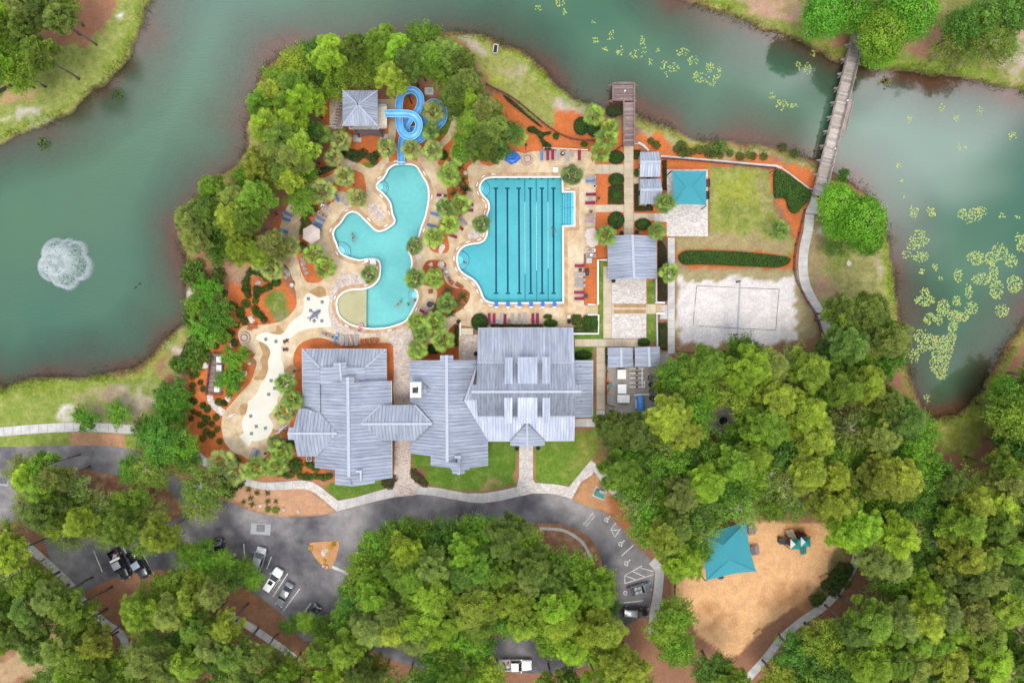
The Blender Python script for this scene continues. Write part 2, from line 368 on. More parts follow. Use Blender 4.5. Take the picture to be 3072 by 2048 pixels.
# ================================================================ LAND AND WATER
WL = -0.6     # lake level
landA = WP('D', [(360,-3000),(352,-60),(347,0),(330,32),(327,65),(312,95),(287,140),(250,180),(225,202),(195,230),(162,257),(120,280),(75,295),(37,312),(0,330),(-60,350),(-3000,700),(-3000,-3000)], -.5)
landB = WP('D', [(1400,-3000),(1530,-60),(1562,0),(1597,10),(1660,27),(1705,45),(1764,70),(1814,85),(1871,112),(1904,132),(1949,142),(1989,150),(2026,157),(2076,159),(2139,170),(2201,175),(2264,190),(2352,212),(2420,240),(5000,900),(5000,-3000)], -.5)
landC = WP('D', [(-5000,1000),(-60,885),(0,880),(12,892),(30,876),(100,868),(200,865),(270,855),(315,842),(350,812),(367,786),(400,765),(424,745),(434,710),(430,681),(428,642),(428,603),(420,564),(415,520),(440,470),(490,410),(550,375),(567,330),(565,290),(575,250),(590,190),(620,140),(680,110),(760,105),(830,112),(880,100),(940,90),(1000,80),(1031,75),(1072,77),(1122,85),(1160,105),(1197,117),(1227,142),(1257,170),(1272,195),(1297,207),(1317,225),(1354,235),(1385,246),(1427,252),(1462,262),(1497,275),(1535,290),(1560,305),(1587,322),(1622,325),(1680,326),(1741,334),(1790,341),(1827,353),(1866,368),(1914,398),(1960,420),(2000,455),(2030,505),(2044,557),(2046,592),(2051,630),(2059,692),(2069,764),(2074,814),(2094,864),(2104,901),(2124,939),(2136,966),(2164,959),(2201,951),(2226,929),(2251,901),(2264,869),(2289,829),(2326,776),(2352,739),(2440,640),(5000,0),(5000,4000),(-5000,4000)], -.5)

# pool outlines (water edge)
def mixp(*parts): return [p for f, pts in parts for p in WP(f, pts)]
pool1 = smooth(mixp(('B1', [(1560,217),(1640,216),(1710,222),(1760,248),(1795,300),(1835,370),(1872,430),(1893,500),(1897,560),(1895,630),(1880,720),(1855,830),(1820,920),(1790,1020),(1765,1090),(1700,1150),(1660,1200),(1668,1250),(1690,1300),(1700,1370),(1690,1430)]),
    ('C1', [(110,690),(82,740),(80,800),(130,870),(185,915),(200,965),(195,1010),(170,1070),(130,1150),(90,1220),(40,1270)]),
    ('B4', [(2130,740),(2050,757),(1950,765),(1860,757),(1750,730),(1680,690),(1630,640),(1610,580),(1608,520),(1630,470),(1680,430),(1750,410),(1850,405),(1920,385),(1970,350),(2005,300),(2017,240),(2018,180),(2000,130),(1960,107),(1880,112),(1820,120),(1760,110),(1700,88),(1650,62)]),
    ('B1', [(850,1200),(830,1140),(800,1070),(792,1020),(810,970),(860,920),(900,870),(940,810),(990,780),(1040,780),(1090,810),(1140,860),(1200,920),(1260,980),(1320,1005),(1400,985),(1460,945),(1505,910),(1516,860),(1492,800),(1480,740),(1470,680),(1440,620),(1400,570),(1360,530),(1312,490),(1302,460),(1330,420),(1370,390),(1410,330),(1440,270),(1500,228)])), 3)
pool2 = smooth(mixp(('C1', [(1132+0,1045),(1085,1042),(1030,1025),(990,990),(965,930),(940,870),(900,805),(850,760),(780,720),(720,670),(692,610),(680,545),(690,480),(720,430),(770,390),(850,370),(940,357),(1000,320),(1030,260),(1037,200)]),
    ('B2', [(642,950),(642,900),(634,840),(650,780),(665,730),(660,660),(630,610),(590,570),(560,520),(555,480),(570,435),(605,395),(650,376),(720,370)])), 3, False)
pool2 += WP('B2', [(900,369),(1200,368),(1508,367),(1511,542),(1650,542),(1650,922),(1514,926)]) + WP('C1', [(1910,1040),(1500,1044),(1250,1045)])

DECK = WP('D', [(782,352),(792,358),(817,370),(835,380),(845,386),(857,385),(868,376),(880,362),(888,345),(966,345),(985,336),(1008,328),(1028,305),(1038,275),(1040,250),(1054,252),(1058,280),(1048,305),(1032,325),(1011,347)]) + \
  WP('B2', [(49,180),(70,215),(110,250),(155,330),(155,460),(165,550),(165,640),(150,700),(120,790),(100,860),(60,940),(20,985),(-20,1060),(-47,1174),(-32,1214),(8,1239),(78,1254),(148,1249),(183,1214),(188,1164),(173,1094),(168,1024),(208,1009),(248,974),(276,914),(298,854),(358,794),(385,740),(370,690),(370,620),(385,575),(410,520),(415,450),(410,350),(400,280),(405,250),(430,220),(470,190),(500,160),(520,140),(560,190),(600,215),(660,228),(710,215),(780,160),(850,110),(900,70),(1000,62),(1060,80),(1110,82),(1180,55)]) + \
  WP('D', [(1355,348),(1357,362),(1361,374),(1367,378),(1366,581),(1341,582),(1341,698),(1347,700),(1347,748),(1097,752),(1057,752),(1057,827),(944,827),(944,930),(905,930),(905,858)]) + \
  WP('B4', [(2132,1000),(2130,930),(2105,905),(2000,903),(1900,905),(1780,922),(1640,920),(1570,895),(1510,870),(1420,855),(1320,878),(1245,925),(1200,1000),(1192,1100),(1215,1180),(1225,1150),(1200,1230)]) + \
  WP('F6', [(1040,0),(1030,120),(1110,240),(1172,250),(1172,372),(1040,435),(960,490),(850,560),(900,690),(825,805),(750,882),(680,870),(620,855),(480,770),(420,755),(330,690),(260,600),(230,500),(213,400),(212,300),(222,235),(280,150)]) + \
  WP('B4', [(560,1530),(640,1440),(700,1370),(770,1300),(812,1225),(845,1110),(840,1070),(780,1010),(740,970),(690,900),(672,830),(690,775),(740,742),(820,732),(910,735),(1050,710),(1120,675),(1170,630),(1220,560),(1222,490),(1215,420),(1200,380),(1208,330)]) + \
  WP('B1', [(310,1560),(260,1440),(200,1360),(150,1250),(120,1130),(150,980),(180,860),(240,710),(310,590),(400,490),(480,445),(560,410),(660,370),(760,330),(850,250),(875,200),(868,130)])

# natural ground cover: outline, colour, feather, edge wobble, grassiness
GRASS=(.15,.225,.03); LUSH=(.20,.275,.028); DRY=(.30,.245,.11); LAWN=(.10,.19,.022); STRAW=(.27,.135,.08); CHIP=(.64,.37,.18)
ORANGE=(.49,.14,.044); BARE=(.42,.34,.27); PALE=(.55,.49,.44); SAND=(.60,.555,.535); TANS=(.40,.27,.15); DKGR=(.045,.095,.015); GRAV=(.36,.32,.29); CLOVER=(.06,.13,.015)
def blob(f, x, y, rx, ry, n=14): return [(f, x + rx*math.cos(2*math.pi*k/n), y + ry*math.sin(2*math.pi*k/n)) for k in range(n)]
REG = []
def reg(f, pts, col, feather=.6, wob=.8, g=0): REG.append((WP(f, pts), col, feather, wob, g))
def rblob(f, x, y, rx, ry, col, feather=1.5, wob=1.5, g=0): REG.append(([W2(*p) for p in blob(f, x, y, rx, ry)], col, feather, wob, g))
reg('D', [(-100,-100),(360,-100),(345,100),(250,200),(120,300),(-100,380)], (.25,.285,.07), .8, 1, 1)
reg('D', [(170,-40),(268,-40),(262,0),(240,60),(222,92),(200,108),(150,118),(110,120),(80,60)], (.30,.145,.085), 1, 1.2)
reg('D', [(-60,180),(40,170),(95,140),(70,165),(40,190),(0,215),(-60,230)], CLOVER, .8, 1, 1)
rblob('D', 70, 279, 60, 9, PALE, 1.5, 2); rblob('D', 30, 215, 40, 20, (.40,.25,.13), 2, 2); rblob('D', 270, 42, 8, 4, SAND, .5, 1)
reg('D', [(-100,850),(370,850),(372,1035),(-100,1035)], (.215,.27,.05), 1, 1, 1)                                # lawn, bottom left
reg('D', [(-100,850),(340,850),(372,880),(300,895),(120,900),(-100,905)], (.16,.21,.025), 1.5, 1.5, 1)
rblob('D', 320, 905, 45, 22, BARE, 2.5, 2); rblob('D', 230, 925, 60, 22, (.33,.26,.15), 3, 3, .5); rblob('D', 140, 955, 25, 12, PALE, 1.5, 2); rblob('D', 270, 940, 55, 40, (.26,.2,.13), 2.5, 2)
reg('D', [(172,988),(280,988),(292,1030),(160,1030)], (.42,.23,.13), .6, .6)
reg('D', [(1500,-60),(2420,-60),(2420,260),(2300,200),(2150,180),(2000,165),(1900,140),(1760,80),(1650,40)], (.25,.24,.07), .8, 1, 1)
reg('D', [(1620,-40),(1720,-40),(1700,20),(1600,5)], (.17,.22,.03), 1.5, 1.5, 1)
rblob('D', 1800, 25, 80, 22, (.40,.24,.17), 2, 2); rblob('D', 1930, 95, 45, 25, (.32,.17,.10), 1.5, 2); rblob('D', 2125, 95, 35, 32, (.36,.19,.12), 1.5, 2)
rblob('D', 2330, 120, 40, 40, BARE, 2, 2); reg('D', [(2060,130),(2200,145),(2290,165),(2300,195),(2150,178),(2060,160)], (.15,.23,.02), 1.5, 1, 1)
rblob('D', 2340, 60, 50, 40, (.35,.26,.16), 2, 2)
reg('D', [(1030,70),(1120,85),(1225,140),(1275,195),(1390,245),(1430,250),(1400,262),(1340,258),(1280,250),(1275,300),(1250,290),(1160,215),(1110,170)], (.26,.27,.07), .9, 1.2, 1)    # point, north
reg('D', [(1025,80),(1075,80),(1118,108),(1115,130),(1075,115)], BARE, 1, 1)
reg('D', [(1180,112),(1232,150),(1272,200),(1320,230),(1290,225),(1235,185),(1190,150)], LUSH, .9, 1, 1)
rblob('D', 1190, 165, 30, 22, (.36,.31,.18), 2.5, 2, .6); rblob('D', 1135, 175, 20, 12, (.30,.33,.03), 1, 1, 1)
reg('D', [(1272,228),(1300,228),(1380,258),(1365,275),(1320,262),(1277,245)], BARE, .9, 1)
reg('D', [(560,280),(590,300),(585,400),(560,400)], (.36,.27,.14), 1, 1.5, .5)
# orange mulch inside the compound
reg('D', [(1277,246),(1330,262),(1385,275),(1432,285),(1432,345),(1350,350),(1240,350),(1150,350),(1140,300),(1165,220),(1200,250),(1240,285),(1270,300)], ORANGE, .25, .4)
reg('D', [(1125,215),(1165,222),(1185,260),(1200,300),(1240,350),(1140,360),(1100,280)], ORANGE, .4, .8)
reg('D', [(740,225),(940,225),(1060,260),(1110,360),(1080,700),(905,700),(880,400),(720,420),(650,470),(640,560),(640,640),(700,700),(660,760),(560,760),(570,830),(600,870),(530,940),(510,960),(530,1030),(600,1065),(775,1090),(775,1105),(700,1102),(560,1096),(440,1030),(425,960),(430,860),(455,790),(520,700),(520,650),(560,600),(620,610),(630,500),(690,415),(770,350),(740,300)], ORANGE, .3, .6)
reg('D', [(675,780),(910,770),(910,870),(700,1000),(760,1110),(560,1090),(640,900)], ORANGE, .25, .4)
reg('D', [(1075,345),(1400,340),(1460,330),(1470,350),(1640,365),(1640,412),(1533,420),(1533,690),(1520,700),(1340,760),(1340,600),(1366,560),(1366,380),(1075,400)], ORANGE, .2, .3)
reg('D', [(950,720),(1060,740),(1060,830),(940,830)], ORANGE, .3, .4)
reg('D', [(1456,325),(1480,300),(1560,325),(1640,350),(1740,362),(1830,385),(1880,400),(1878,460),(1850,480),(1790,385),(1735,378),(1520,362)], ORANGE, .3, 1.0)
reg('D', [(1772,388),(1783,384),(1862,436),(1862,460),(1850,490),(1830,570),(1826,640),(1835,680),(1822,665),(1812,610),(1814,590),(1826,560),(1820,520),(1800,480),(1785,460),(1774,430)], ORANGE, .25, .35)
rblob('D', 1768, 540, 15, 17, ORANGE, .2, .3)
reg('D', [(1480,285),(1540,298),(1600,328),(1680,330),(1760,338),(1860,372),(1870,395),(1800,368),(1700,355),(1600,348),(1520,318),(1480,302)], (.36,.30,.17), .8, 1.5, .5)
reg('D', [(1540,296),(1600,326),(1680,330),(1740,336),(1840,362),(1838,375),(1740,350),(1640,345),(1580,330)], (.20,.21,.04), .8, 1.5, 1)
reg('D', [(1430,255),(1480,268),(1480,290),(1430,285)], (.22,.16,.09), .8, 1)
# lawn beside the sail, dry bands, sand court
reg('D', [(1626,380),(1770,390),(1774,460),(1800,520),(1826,560),(1814,600),(1560,605),(1552,545),(1626,545)], (.25,.275,.06), .3, .5, 1)
reg('D', [(1630,390),(1720,390),(1735,470),(1690,500),(1630,470)], (.27,.29,.04), 2.5, 2, 1)
rblob('D', 1690, 480, 35, 20, (.17,.2,.04), 2.5, 2, 1); rblob('D', 1750, 440, 22, 50, (.27,.24,.09), 2, 1.5, 1)
reg('D', [(1552,545),(1640,520),(1760,545),(1820,570),(1812,600),(1560,608)], (.34,.255,.13), 1.5, 1.5, .7)
reg('D', [(1557,578),(1600,570),(1700,574),(1780,582),(1820,594),(1822,612),(1790,620),(1700,615),(1600,617),(1562,612),(1553,595)], ORANGE, .2, .3)
reg('D', [(1553,612),(1822,616),(1838,660),(1880,760),(1885,800),(1555,808)], (.33,.27,.15), .6, .8, .6)
reg('D', [(1562,640),(1700,637),(1812,640),(1828,680),(1838,720),(1832,780),(1700,788),(1562,790),(1558,720)], SAND, .45, 1.3)
reg('D', [(1556,785),(1680,790),(1840,782),(1880,770),(1890,815),(1556,815)], (.27,.15,.085), .8, 1)
# bank beyond the east walk
reg('D', [(1845,500),(1925,480),(2050,540),(2062,700),(1960,720),(1880,720),(1850,640)], (.27,.245,.09), .5, 1, 1)
reg('D', [(1855,500),(1890,500),(1885,600),(1900,690),(1880,690),(1856,630)], (.30,.225,.12), 1.5, 1.5, .5)
reg('D', [(2026,560),(2044,557),(2062,700),(2040,680),(2034,600)], LUSH, .5, .5, 1)
rblob('D', 1930, 600, 30, 30, (.2,.235,.05), 2.5, 2, 1); rblob('D', 1900, 670, 22, 22, (.34,.21,.14), 2, 2); rblob('D', 1890, 520, 10, 14, PALE, 1, 2); rblob('D', 2010, 620, 8, 30, BARE, 1.5, 1.5)
reg('D', [(2120,960),(2270,860),(2285,830),(2310,900),(2280,1000),(2270,1080),(2200,1060),(2140,1000)], (.19,.21,.03), .8, 1.2, 1)
rblob('D', 2270, 1050, 35, 40, (.24,.12,.07), 2, 2)
# lawns of the clubhouse
reg('D', [(735,1112),(785,1100),(905,1103),(905,1116),(818,1140),(775,1150)], LAWN, .2, .2, .5)
reg('D', [(945,1010),(985,1000),(1190,1010),(1193,1080),(1188,1115),(1110,1128),(1000,1118),(960,1095),(945,1060)], LAWN, .2, .2, .5)
reg('D', [(1224,1020),(1320,1000),(1372,985),(1375,1030),(1350,1070),(1307,1116),(1260,1110),(1232,1105),(1228,1050)], (.13,.225,.025), .2, .3, .55)
rblob('D', 1120, 1120, 30, 7, (.3,.2,.1), 1, 1); rblob('D', 1330, 1040, 25, 35, (.22,.25,.04), 2, 2, 1)
reg('D', [(905,890),(920,890),(920,930),(905,930)], LAWN, .2, .2, .5)
reg('D', [(1190,1015),(1225,1015),(1230,1075),(1235,1108),(1222,1108),(1190,1110),(1182,1112)], (.36,.18,.10), .2, .2)
reg('D', [(906,1010),(918,1010),(914,1080),(905,1080)], (.36,.18,.10), .2, .2); rblob('D', 962, 1092, 16, 22, (.2,.1,.06), .5, .5)
reg('D', [(1318,740),(1390,700),(1390,800),(1362,800),(1362,930),(1372,960),(1320,960)], LAWN, .2, .2, .5)
reg('D', [(1374,598),(1395,598),(1395,760),(1374,760)], (.12,.2,.02), .15, .2, 1); reg('D', [(1484,640),(1507,640),(1507,785),(1484,785)], (.1,.19,.02), .15, .2, 1)
reg('D', [(1511,545),(1534,545),(1534,695),(1511,695)], (.13,.075,.035), .15, .2); reg('D', [(1391,810),(1540,810),(1540,960),(1391,960)], GRAV, .3, .5)
rblob('B1', 1200, 215, 75, 38, LAWN, .2, .2, .5); rblob('B1', 1075, 385, 80, 95, LAWN, .2, .2, .5)
reg('B4', [(1035,405),(1085,410),(1115,450),(1140,560),(1158,620),(1130,670),(1060,712),(1020,680),(980,610),(918,555),(910,510),(960,440)], (.14,.19,.03), .25, .3, 1)
rblob('B4', 1080, 640, 65, 50, (.21,.2,.09), 1, .6, .7); rblob('A2', 1930, 1130, 95, 120, (.11,.17,.02), .5, .6, 1)
rblob('B4', 650, 220, 120, 130, (.40,.25,.16), 1.2, 1.2)
reg('D', [(425,560),(450,560),(455,640),(450,760),(420,850),(370,850),(400,770),(430,720)], (.25,.22,.08), .8, 1.2, .8)
rblob('D', 440, 650, 9, 32, PALE, .8, 1.2); rblob('D', 415, 808, 25, 14, BARE, 1.2, 2); rblob('D', 545, 620, 28, 32, (.38,.24,.15), 1, 1)
# beds by the road, play area, wood floor clearings
reg('D', [(522,1140),(545,1115),(560,1100),(640,1120),(700,1118),(745,1150),(772,1176),(735,1184),(640,1187),(580,1172)], (.46,.26,.155), .2, .2)
reg('D', [(560,1096),(735,1098),(770,1100),(745,1118),(700,1108),(580,1106)], (.42,.19,.10), .2, .3)
reg('D', [(1314,1146),(1334,1110),(1362,1092),(1420,1110),(1450,1140),(1440,1180),(1410,1180),(1364,1168)], (.47,.25,.12), .3, .4)
reg('D', [(1395,1135),(1440,1150),(1445,1230),(1420,1200),(1400,1165)], (.34,.13,.055), .8, .8)
reg('D', [(1545,1320),(1583,1306),(1610,1280),(1640,1230),(1720,1195),(1800,1200),(1910,1200),(1928,1250),(1922,1271),(1878,1351),(1813,1401),(1750,1441),(1700,1503),(1670,1508),(1603,1455),(1568,1405),(1546,1376)], CHIP, .25, .3)
rblob('D', 1810, 1370, 45, 20, (.44,.21,.095), 3, 2); rblob('D', 1650, 1420, 40, 18, (.45,.225,.1), 3, 2); rblob('D', 1840, 1225, 35, 18, (.48,.21,.085), 2, 1)  # first patch: soft tree shadow painted into the chip colour
rblob('D', 40, 1550, 60, 40, TANS, 2, 3); rblob('D', 140, 1440, 60, 30, (.34,.22,.12), 3, 3, .4); rblob('D', 250, 1360, 35, 30, (.29,.13,.075), 2, 2); rblob('D', 575, 1355, 35, 30, (.36,.17,.08), 2, 2)
rblob('D', 90, 1530, 80, 30, (.36,.25,.13), 3, 3, .4); rblob('D', 470, 1500, 80, 30, (.34,.16,.09), 3, 3); rblob('D', 160, 1100, 40, 12, (.3,.14,.085), 1, 1.2); rblob('D', 1240, 1520, 40, 20, (.38,.2,.1), 1, 1)
rblob('D', 2290, 1440, 60, 40, (.25,.24,.06), 3, 3, 1); rblob('D', 2330, 1500, 40, 60, (.35,.30,.18), 3, 3, .5)
reg('D', [(1890,1290),(1935,1260),(1965,1280),(1930,1370),(1870,1400),(1850,1385)], (.17,.13,.055), 1, 1.5, .6)

xs = np.concatenate([[-700,-400,-250,-180,-140,-120], np.arange(-104, 104.01, .5), [120,140,180,250,400,700]])
ys = np.concatenate([[-700,-400,-250,-160,-110,-90], np.arange(-76, 76.01, .5), [90,110,160,250,400,700]])
GX, GY = np.meshgrid(xs, ys, indexing='ij')
lsd = np.maximum(np.maximum(sdist(GX, GY, landA), sdist(GX, GY, landB)), sdist(GX, GY, landC))
lsd = lsd + (vnoise(GX, GY, 2.2, 3) - .5) * .9
GZ = np.where(lsd > 1.6, 0, np.where(lsd > 0, WL + .02 + (0 - WL - .02) * np.clip(lsd / 1.6, 0, 1) ** .8, WL + lsd * .12)); GZ = np.maximum(GZ, -3.2)
psd = np.maximum(sdist(GX, GY, pool1), sdist(GX, GY, pool2)); GZ = np.where(psd > -.45, -3.0, GZ)
C = np.zeros(GX.shape + (4,)); C[..., :3] = STRAW; C[..., 3] = 0
for poly, col, fe, wob, g in REG:
    P = np.array(poly); m = 3 + fe
    bx = (GX > P[:, 0].min() - m) & (GX < P[:, 0].max() + m) & (GY > P[:, 1].min() - m) & (GY < P[:, 1].max() + m)
    if not bx.any(): continue
    x, y = GX[bx], GY[bx]
    wx = (vnoise(x, y, 3, 5) - .5 + .6 * (vnoise(x, y, 1.1, 6) - .5)) * 2 * wob; wy = (vnoise(x, y, 3, 7) - .5 + .6 * (vnoise(x, y, 1.1, 8) - .5)) * 2 * wob
    a = np.clip(sdist(x + wx, y + wy, poly) / fe + .5, 0, 1)[:, None]
    C[bx] = C[bx] * (1 - a) + np.array([*col, g]) * a
# shore: lush grass rim, dark wet edge, tannin-brown bottom
rim = np.clip(1 - np.abs(lsd - 1.3) / 1.2, 0, 1) * np.clip(vnoise(GX, GY, 9, 21) * 2.2 - .5, 0, 1) * (GX > -100)
rim = rim[..., None] * .8; C = C * (1 - rim) + np.array([*LUSH, 1]) * rim
wet = np.clip(1 - (lsd + .05) / .55, 0, 1)[..., None]; C = C * (1 - wet) + np.array([.09, .055, .035, 0]) * wet
bed = np.clip(-lsd / 1.0, 0, 1)[..., None]; C = C * (1 - bed) + np.array([.27, .135, .105, 0]) * bed
nx, ny = GX.shape
def gridmesh(name, Z, keep=None):
    V = np.stack([GX, GY, Z], -1).reshape(-1, 3); i = np.arange(nx * ny).reshape(nx, ny)
    F = np.stack([i[:-1, :-1], i[1:, :-1], i[1:, 1:], i[:-1, 1:]], -1).reshape(-1, 4)
    if keep is not None: F = F[keep.ravel()[F].any(1)]
    me = bpy.data.meshes.new(name); me.vertices.add(len(V)); me.vertices.foreach_set('co', V.ravel())
    me.loops.add(F.size); me.loops.foreach_set('vertex_index', F.ravel().astype(np.int32)); me.polygons.add(len(F))
    me.polygons.foreach_set('loop_start', np.arange(0, F.size, 4, dtype=np.int32)); me.update(calc_edges=True)
    me.polygons.foreach_set('use_smooth', [True] * len(F)); return me
gm = gridmesh('ground', GZ); at = gm.color_attributes.new('cover', 'FLOAT_COLOR', 'POINT'); at.data.foreach_set('color', C.reshape(-1))
m, N, L, P = newmat('ground_cover'); pos = N.new('ShaderNodeNewGeometry').outputs['Position']
a = N.new('ShaderNodeAttribute'); a.attribute_name = 'cover'
f1 = noise(N, L, pos, 7, 4, .75); f2 = noise(N, L, pos, .55, 5, .65); f3 = noise(N, L, pos, 2.2, 4, .7)
dry = nmix(N, L, ramp(N, L, f2, [(.45, g3(0)), (.72, g3(.55))]), a.outputs['Color'], (.34, .29, .13))
grs = nmix(N, L, ramp(N, L, noise(N, L, pos, .9, 5, .7), [(.45, g3(0)), (.7, g3(.6))]), dry, (.09, .15, .025))
c = nmix(N, L, a.outputs['Alpha'], a.outputs['Color'], grs)
c = nmix(N, L, 1.0, c, ramp(N, L, f1, [(.25, g3(.7)), (.75, g3(1.26))]), 'MULTIPLY')
c = nmix(N, L, 1.0, c, ramp(N, L, f3, [(.3, g3(.88)), (.7, g3(1.12))]), 'MULTIPLY')
c = nmix(N, L, 1.0, c, ramp(N, L, f2, [(.3, g3(.86)), (.7, g3(1.14))]), 'MULTIPLY')
L.new(c, P.inputs['Base Color']); P.inputs['Roughness'].default_value = .95; P.inputs['Specular IOR Level'].default_value = .1
b = N.new('ShaderNodeBump'); b.inputs['Strength'].default_value = .6; b.inputs['Distance'].default_value = .08; L.new(f1, b.inputs['Height']); L.new(b.outputs['Normal'], P.inputs['Normal'])
gm.materials.append(m); ground = link('ground', gm); ground['kind'] = 'structure'

# lake: turbid green water over the brown bottom, reflecting the cloudy sky
lm = gridmesh('lake', np.full(GX.shape, WL), lsd < .6); da = lm.attributes.new('depth', 'FLOAT', 'POINT')
dep = np.clip((-lsd + (vnoise(GX, GY, 7, 31) - .5) * 4) / 11.0, 0, 1); da.data.foreach_set('value', dep.ravel().astype(np.float32))
m, N, L, P = newmat('lake_water'); pos = N.new('ShaderNodeNewGeometry').outputs['Position']
at = N.new('ShaderNodeAttribute'); at.attribute_name = 'depth'
body = ramp(N, L, noise(N, L, pos, .02, 3), [(.35, (.042, .112, .078)), (.65, (.062, .136, .074))])
dif = N.new('ShaderNodeBsdfDiffuse'); L.new(body, dif.inputs['Color'])
tr = N.new('ShaderNodeBsdfTransparent'); tr.inputs['Color'].default_value = (.8, .66, .6, 1)
x1 = N.new('ShaderNodeMixShader'); L.new(ramp(N, L, at.outputs['Fac'], [(0, g3(.1)), (.3, g3(.5)), (1, g3(1))]), x1.inputs['Fac'])
L.new(tr.outputs['BSDF'], x1.inputs[1]); L.new(dif.outputs['BSDF'], x1.inputs[2])
gl = N.new('ShaderNodeBsdfGlossy'); gl.inputs['Roughness'].default_value = .06
fr_ = N.new('ShaderNodeFresnel'); fr_.inputs['IOR'].default_value = 1.62
x2 = N.new('ShaderNodeMixShader'); L.new(fr_.outputs['Fac'], x2.inputs['Fac']); L.new(x1.outputs['Shader'], x2.inputs[1]); L.new(gl.outputs['BSDF'], x2.inputs[2])
L.new(x2.outputs['Shader'], N['Material Output'].inputs['Surface'])
mp = N.new('ShaderNodeMapping'); mp.inputs['Rotation'].default_value = (0, 0, rad(-28)); mp.inputs['Scale'].default_value = (.35, 1.6, 1); L.new(pos, mp.inputs['Vector'])
wv = noise(N, L, mp.outputs['Vector'], 2.6, 4, .65); b = N.new('ShaderNodeBump'); b.inputs['Distance'].default_value = .05
sx = N.new('ShaderNodeSeparateXYZ'); L.new(pos, sx.inputs[0]); wx_ = N.new('ShaderNodeMapRange'); wx_.inputs['From Min'].default_value = -5; wx_.inputs['From Max'].default_value = -45; wx_.inputs['To Min'].default_value = .035; wx_.inputs['To Max'].default_value = .5; L.new(sx.outputs['X'], wx_.inputs['Value'])   # the open left lake is ruffled, the channel sheltered
L.new(wx_.outputs['Result'], b.inputs['Strength']); L.new(wv, b.inputs['Height'])
for q in (gl, fr_, dif): L.new(b.outputs['Normal'], q.inputs['Normal'])
lm.materials.append(m); lake = link('lake', lm); lake['kind'] = 'structure'

# ================================================================ ROADS AND PATHS
def arc(cx, cy, r, a0, a1, n=14): return [(cx + r*math.sin(rad(a0+(a1-a0)*k/n)), cy - r*math.cos(rad(a0+(a1-a0)*k/n))) for k in range(n+1)]
ROAD = smooth(WP('D', [(-160,1027),(0,1026),(75,1025),(125,1023),(225,1023),(287,1028),(345,1047),(395,1088),(440,1120),(500,1142),(540,1157),(565,1169),(602,1179),(640,1186),(690,1187),(735,1183),(775,1175),(815,1164),(865,1151),(915,1140),(952,1136),(990,1138),(1040,1147),(1078,1154),(1109,1156),(1147,1151),(1184,1141),(1222,1133),(1259,1132),(1284,1136),(1314,1145),(1334,1157),(1364,1167),(1390,1178),(1414,1200),(1434,1219),(1457,1250),(1482,1270),(1497,1292),(1502,1320),(1497,1357),(1487,1402),(1462,1422),(1432,1440),(1400,1480),(1345,1528),(1262,1546),(1180,1542),(1100,1538),(970,1536),(880,1505),(810,1478)] + [p for p in arc(385,1690,383,55,-33)] + [(130,1320),(100,1240),(75,1190),(0,1205),(-160,1210)]), 2)
road = sheet('road', ROAD, M['asphalt'], .012)
ISL = smooth(WP('D', [(920,1214),(960,1209),(1050,1216),(1130,1210),(1224,1201),(1284,1203),(1322,1216),(1359,1238),(1377,1272),(1383,1302),(1382,1340),(1365,1400),(1330,1445),(1240,1460),(1150,1462),(1050,1475),(960,1465),(880,1440),(830,1390),(800,1335),(815,1285),(860,1245)]), 3)
M['straw'] = pmat('pine_straw', [(.3, (.19, .085, .045)), (.5, (.29, .145, .08)), (.7, (.40, .25, .15))], .6, 8, .4, .95, .6)
M['tanmulch'] = pmat('tan_wood_chips', [(.3, (.40, .20, .09)), (.7, (.52, .28, .13))], .8, 8, .3, .95, .5)
sheet('planted_island', ISL, M['straw'], .13, .13)
MED = smooth(WP('D', [(120,1085),(162,1076),(225,1083),(300,1098),(362,1115),(400,1137),(420,1170),(405,1190),(370,1196),(275,1190),(200,1180),(140,1165),(100,1130)]), 3)
sheet('road_median', MED, M['straw'], .12, .12)
TRI = smooth(WP('E3', [(885,765),(920,752),(1050,742),(1145,742),(1160,770),(1150,830),(1120,920),(1085,985),(1060,1000),(1020,975),(960,920),(910,850)]), 3)
sheet('traffic_island', TRI, M['tanmulch'], .13, .13)
def line(f, a, b, w=.14): 
    o = ribbon('painted_line', [W2(f, *a), W2(f, *b)], w, M['linepaint'], .020, parent=road, kind=None); return o
for a, b in [((860,350),(940,545)),((980,295),(1000,345)),((1130,320),(1165,385)),((1290,345),(1430,600)),((2010,262),(2062,405)),((2240,290),(2247,420))]: line('E2', a, b)
for a, b in [((533,885),(490,1000)),((685,1038),(547,1252)),((795,1178),(640,1386)),((895,1312),(835,1396))]: line('E3', a, b)
for a, b in [((1370,575),(1325,635)),((1325,635),(1362,705)),((1362,705),(1412,630)),((1325,640),(1405,640)),((1540,772),(1422,878)),((1612,968),(1453,1055)),((1453,1055),(1453,1130)),((1453,1130),(1720,1047)),((1520,1018),(1635,1068)),((1462,1060),(1550,1095)),((1600,990),(1720,1020)),((1420,1310),(1620,1288))]: line('E4', a, b, .12)
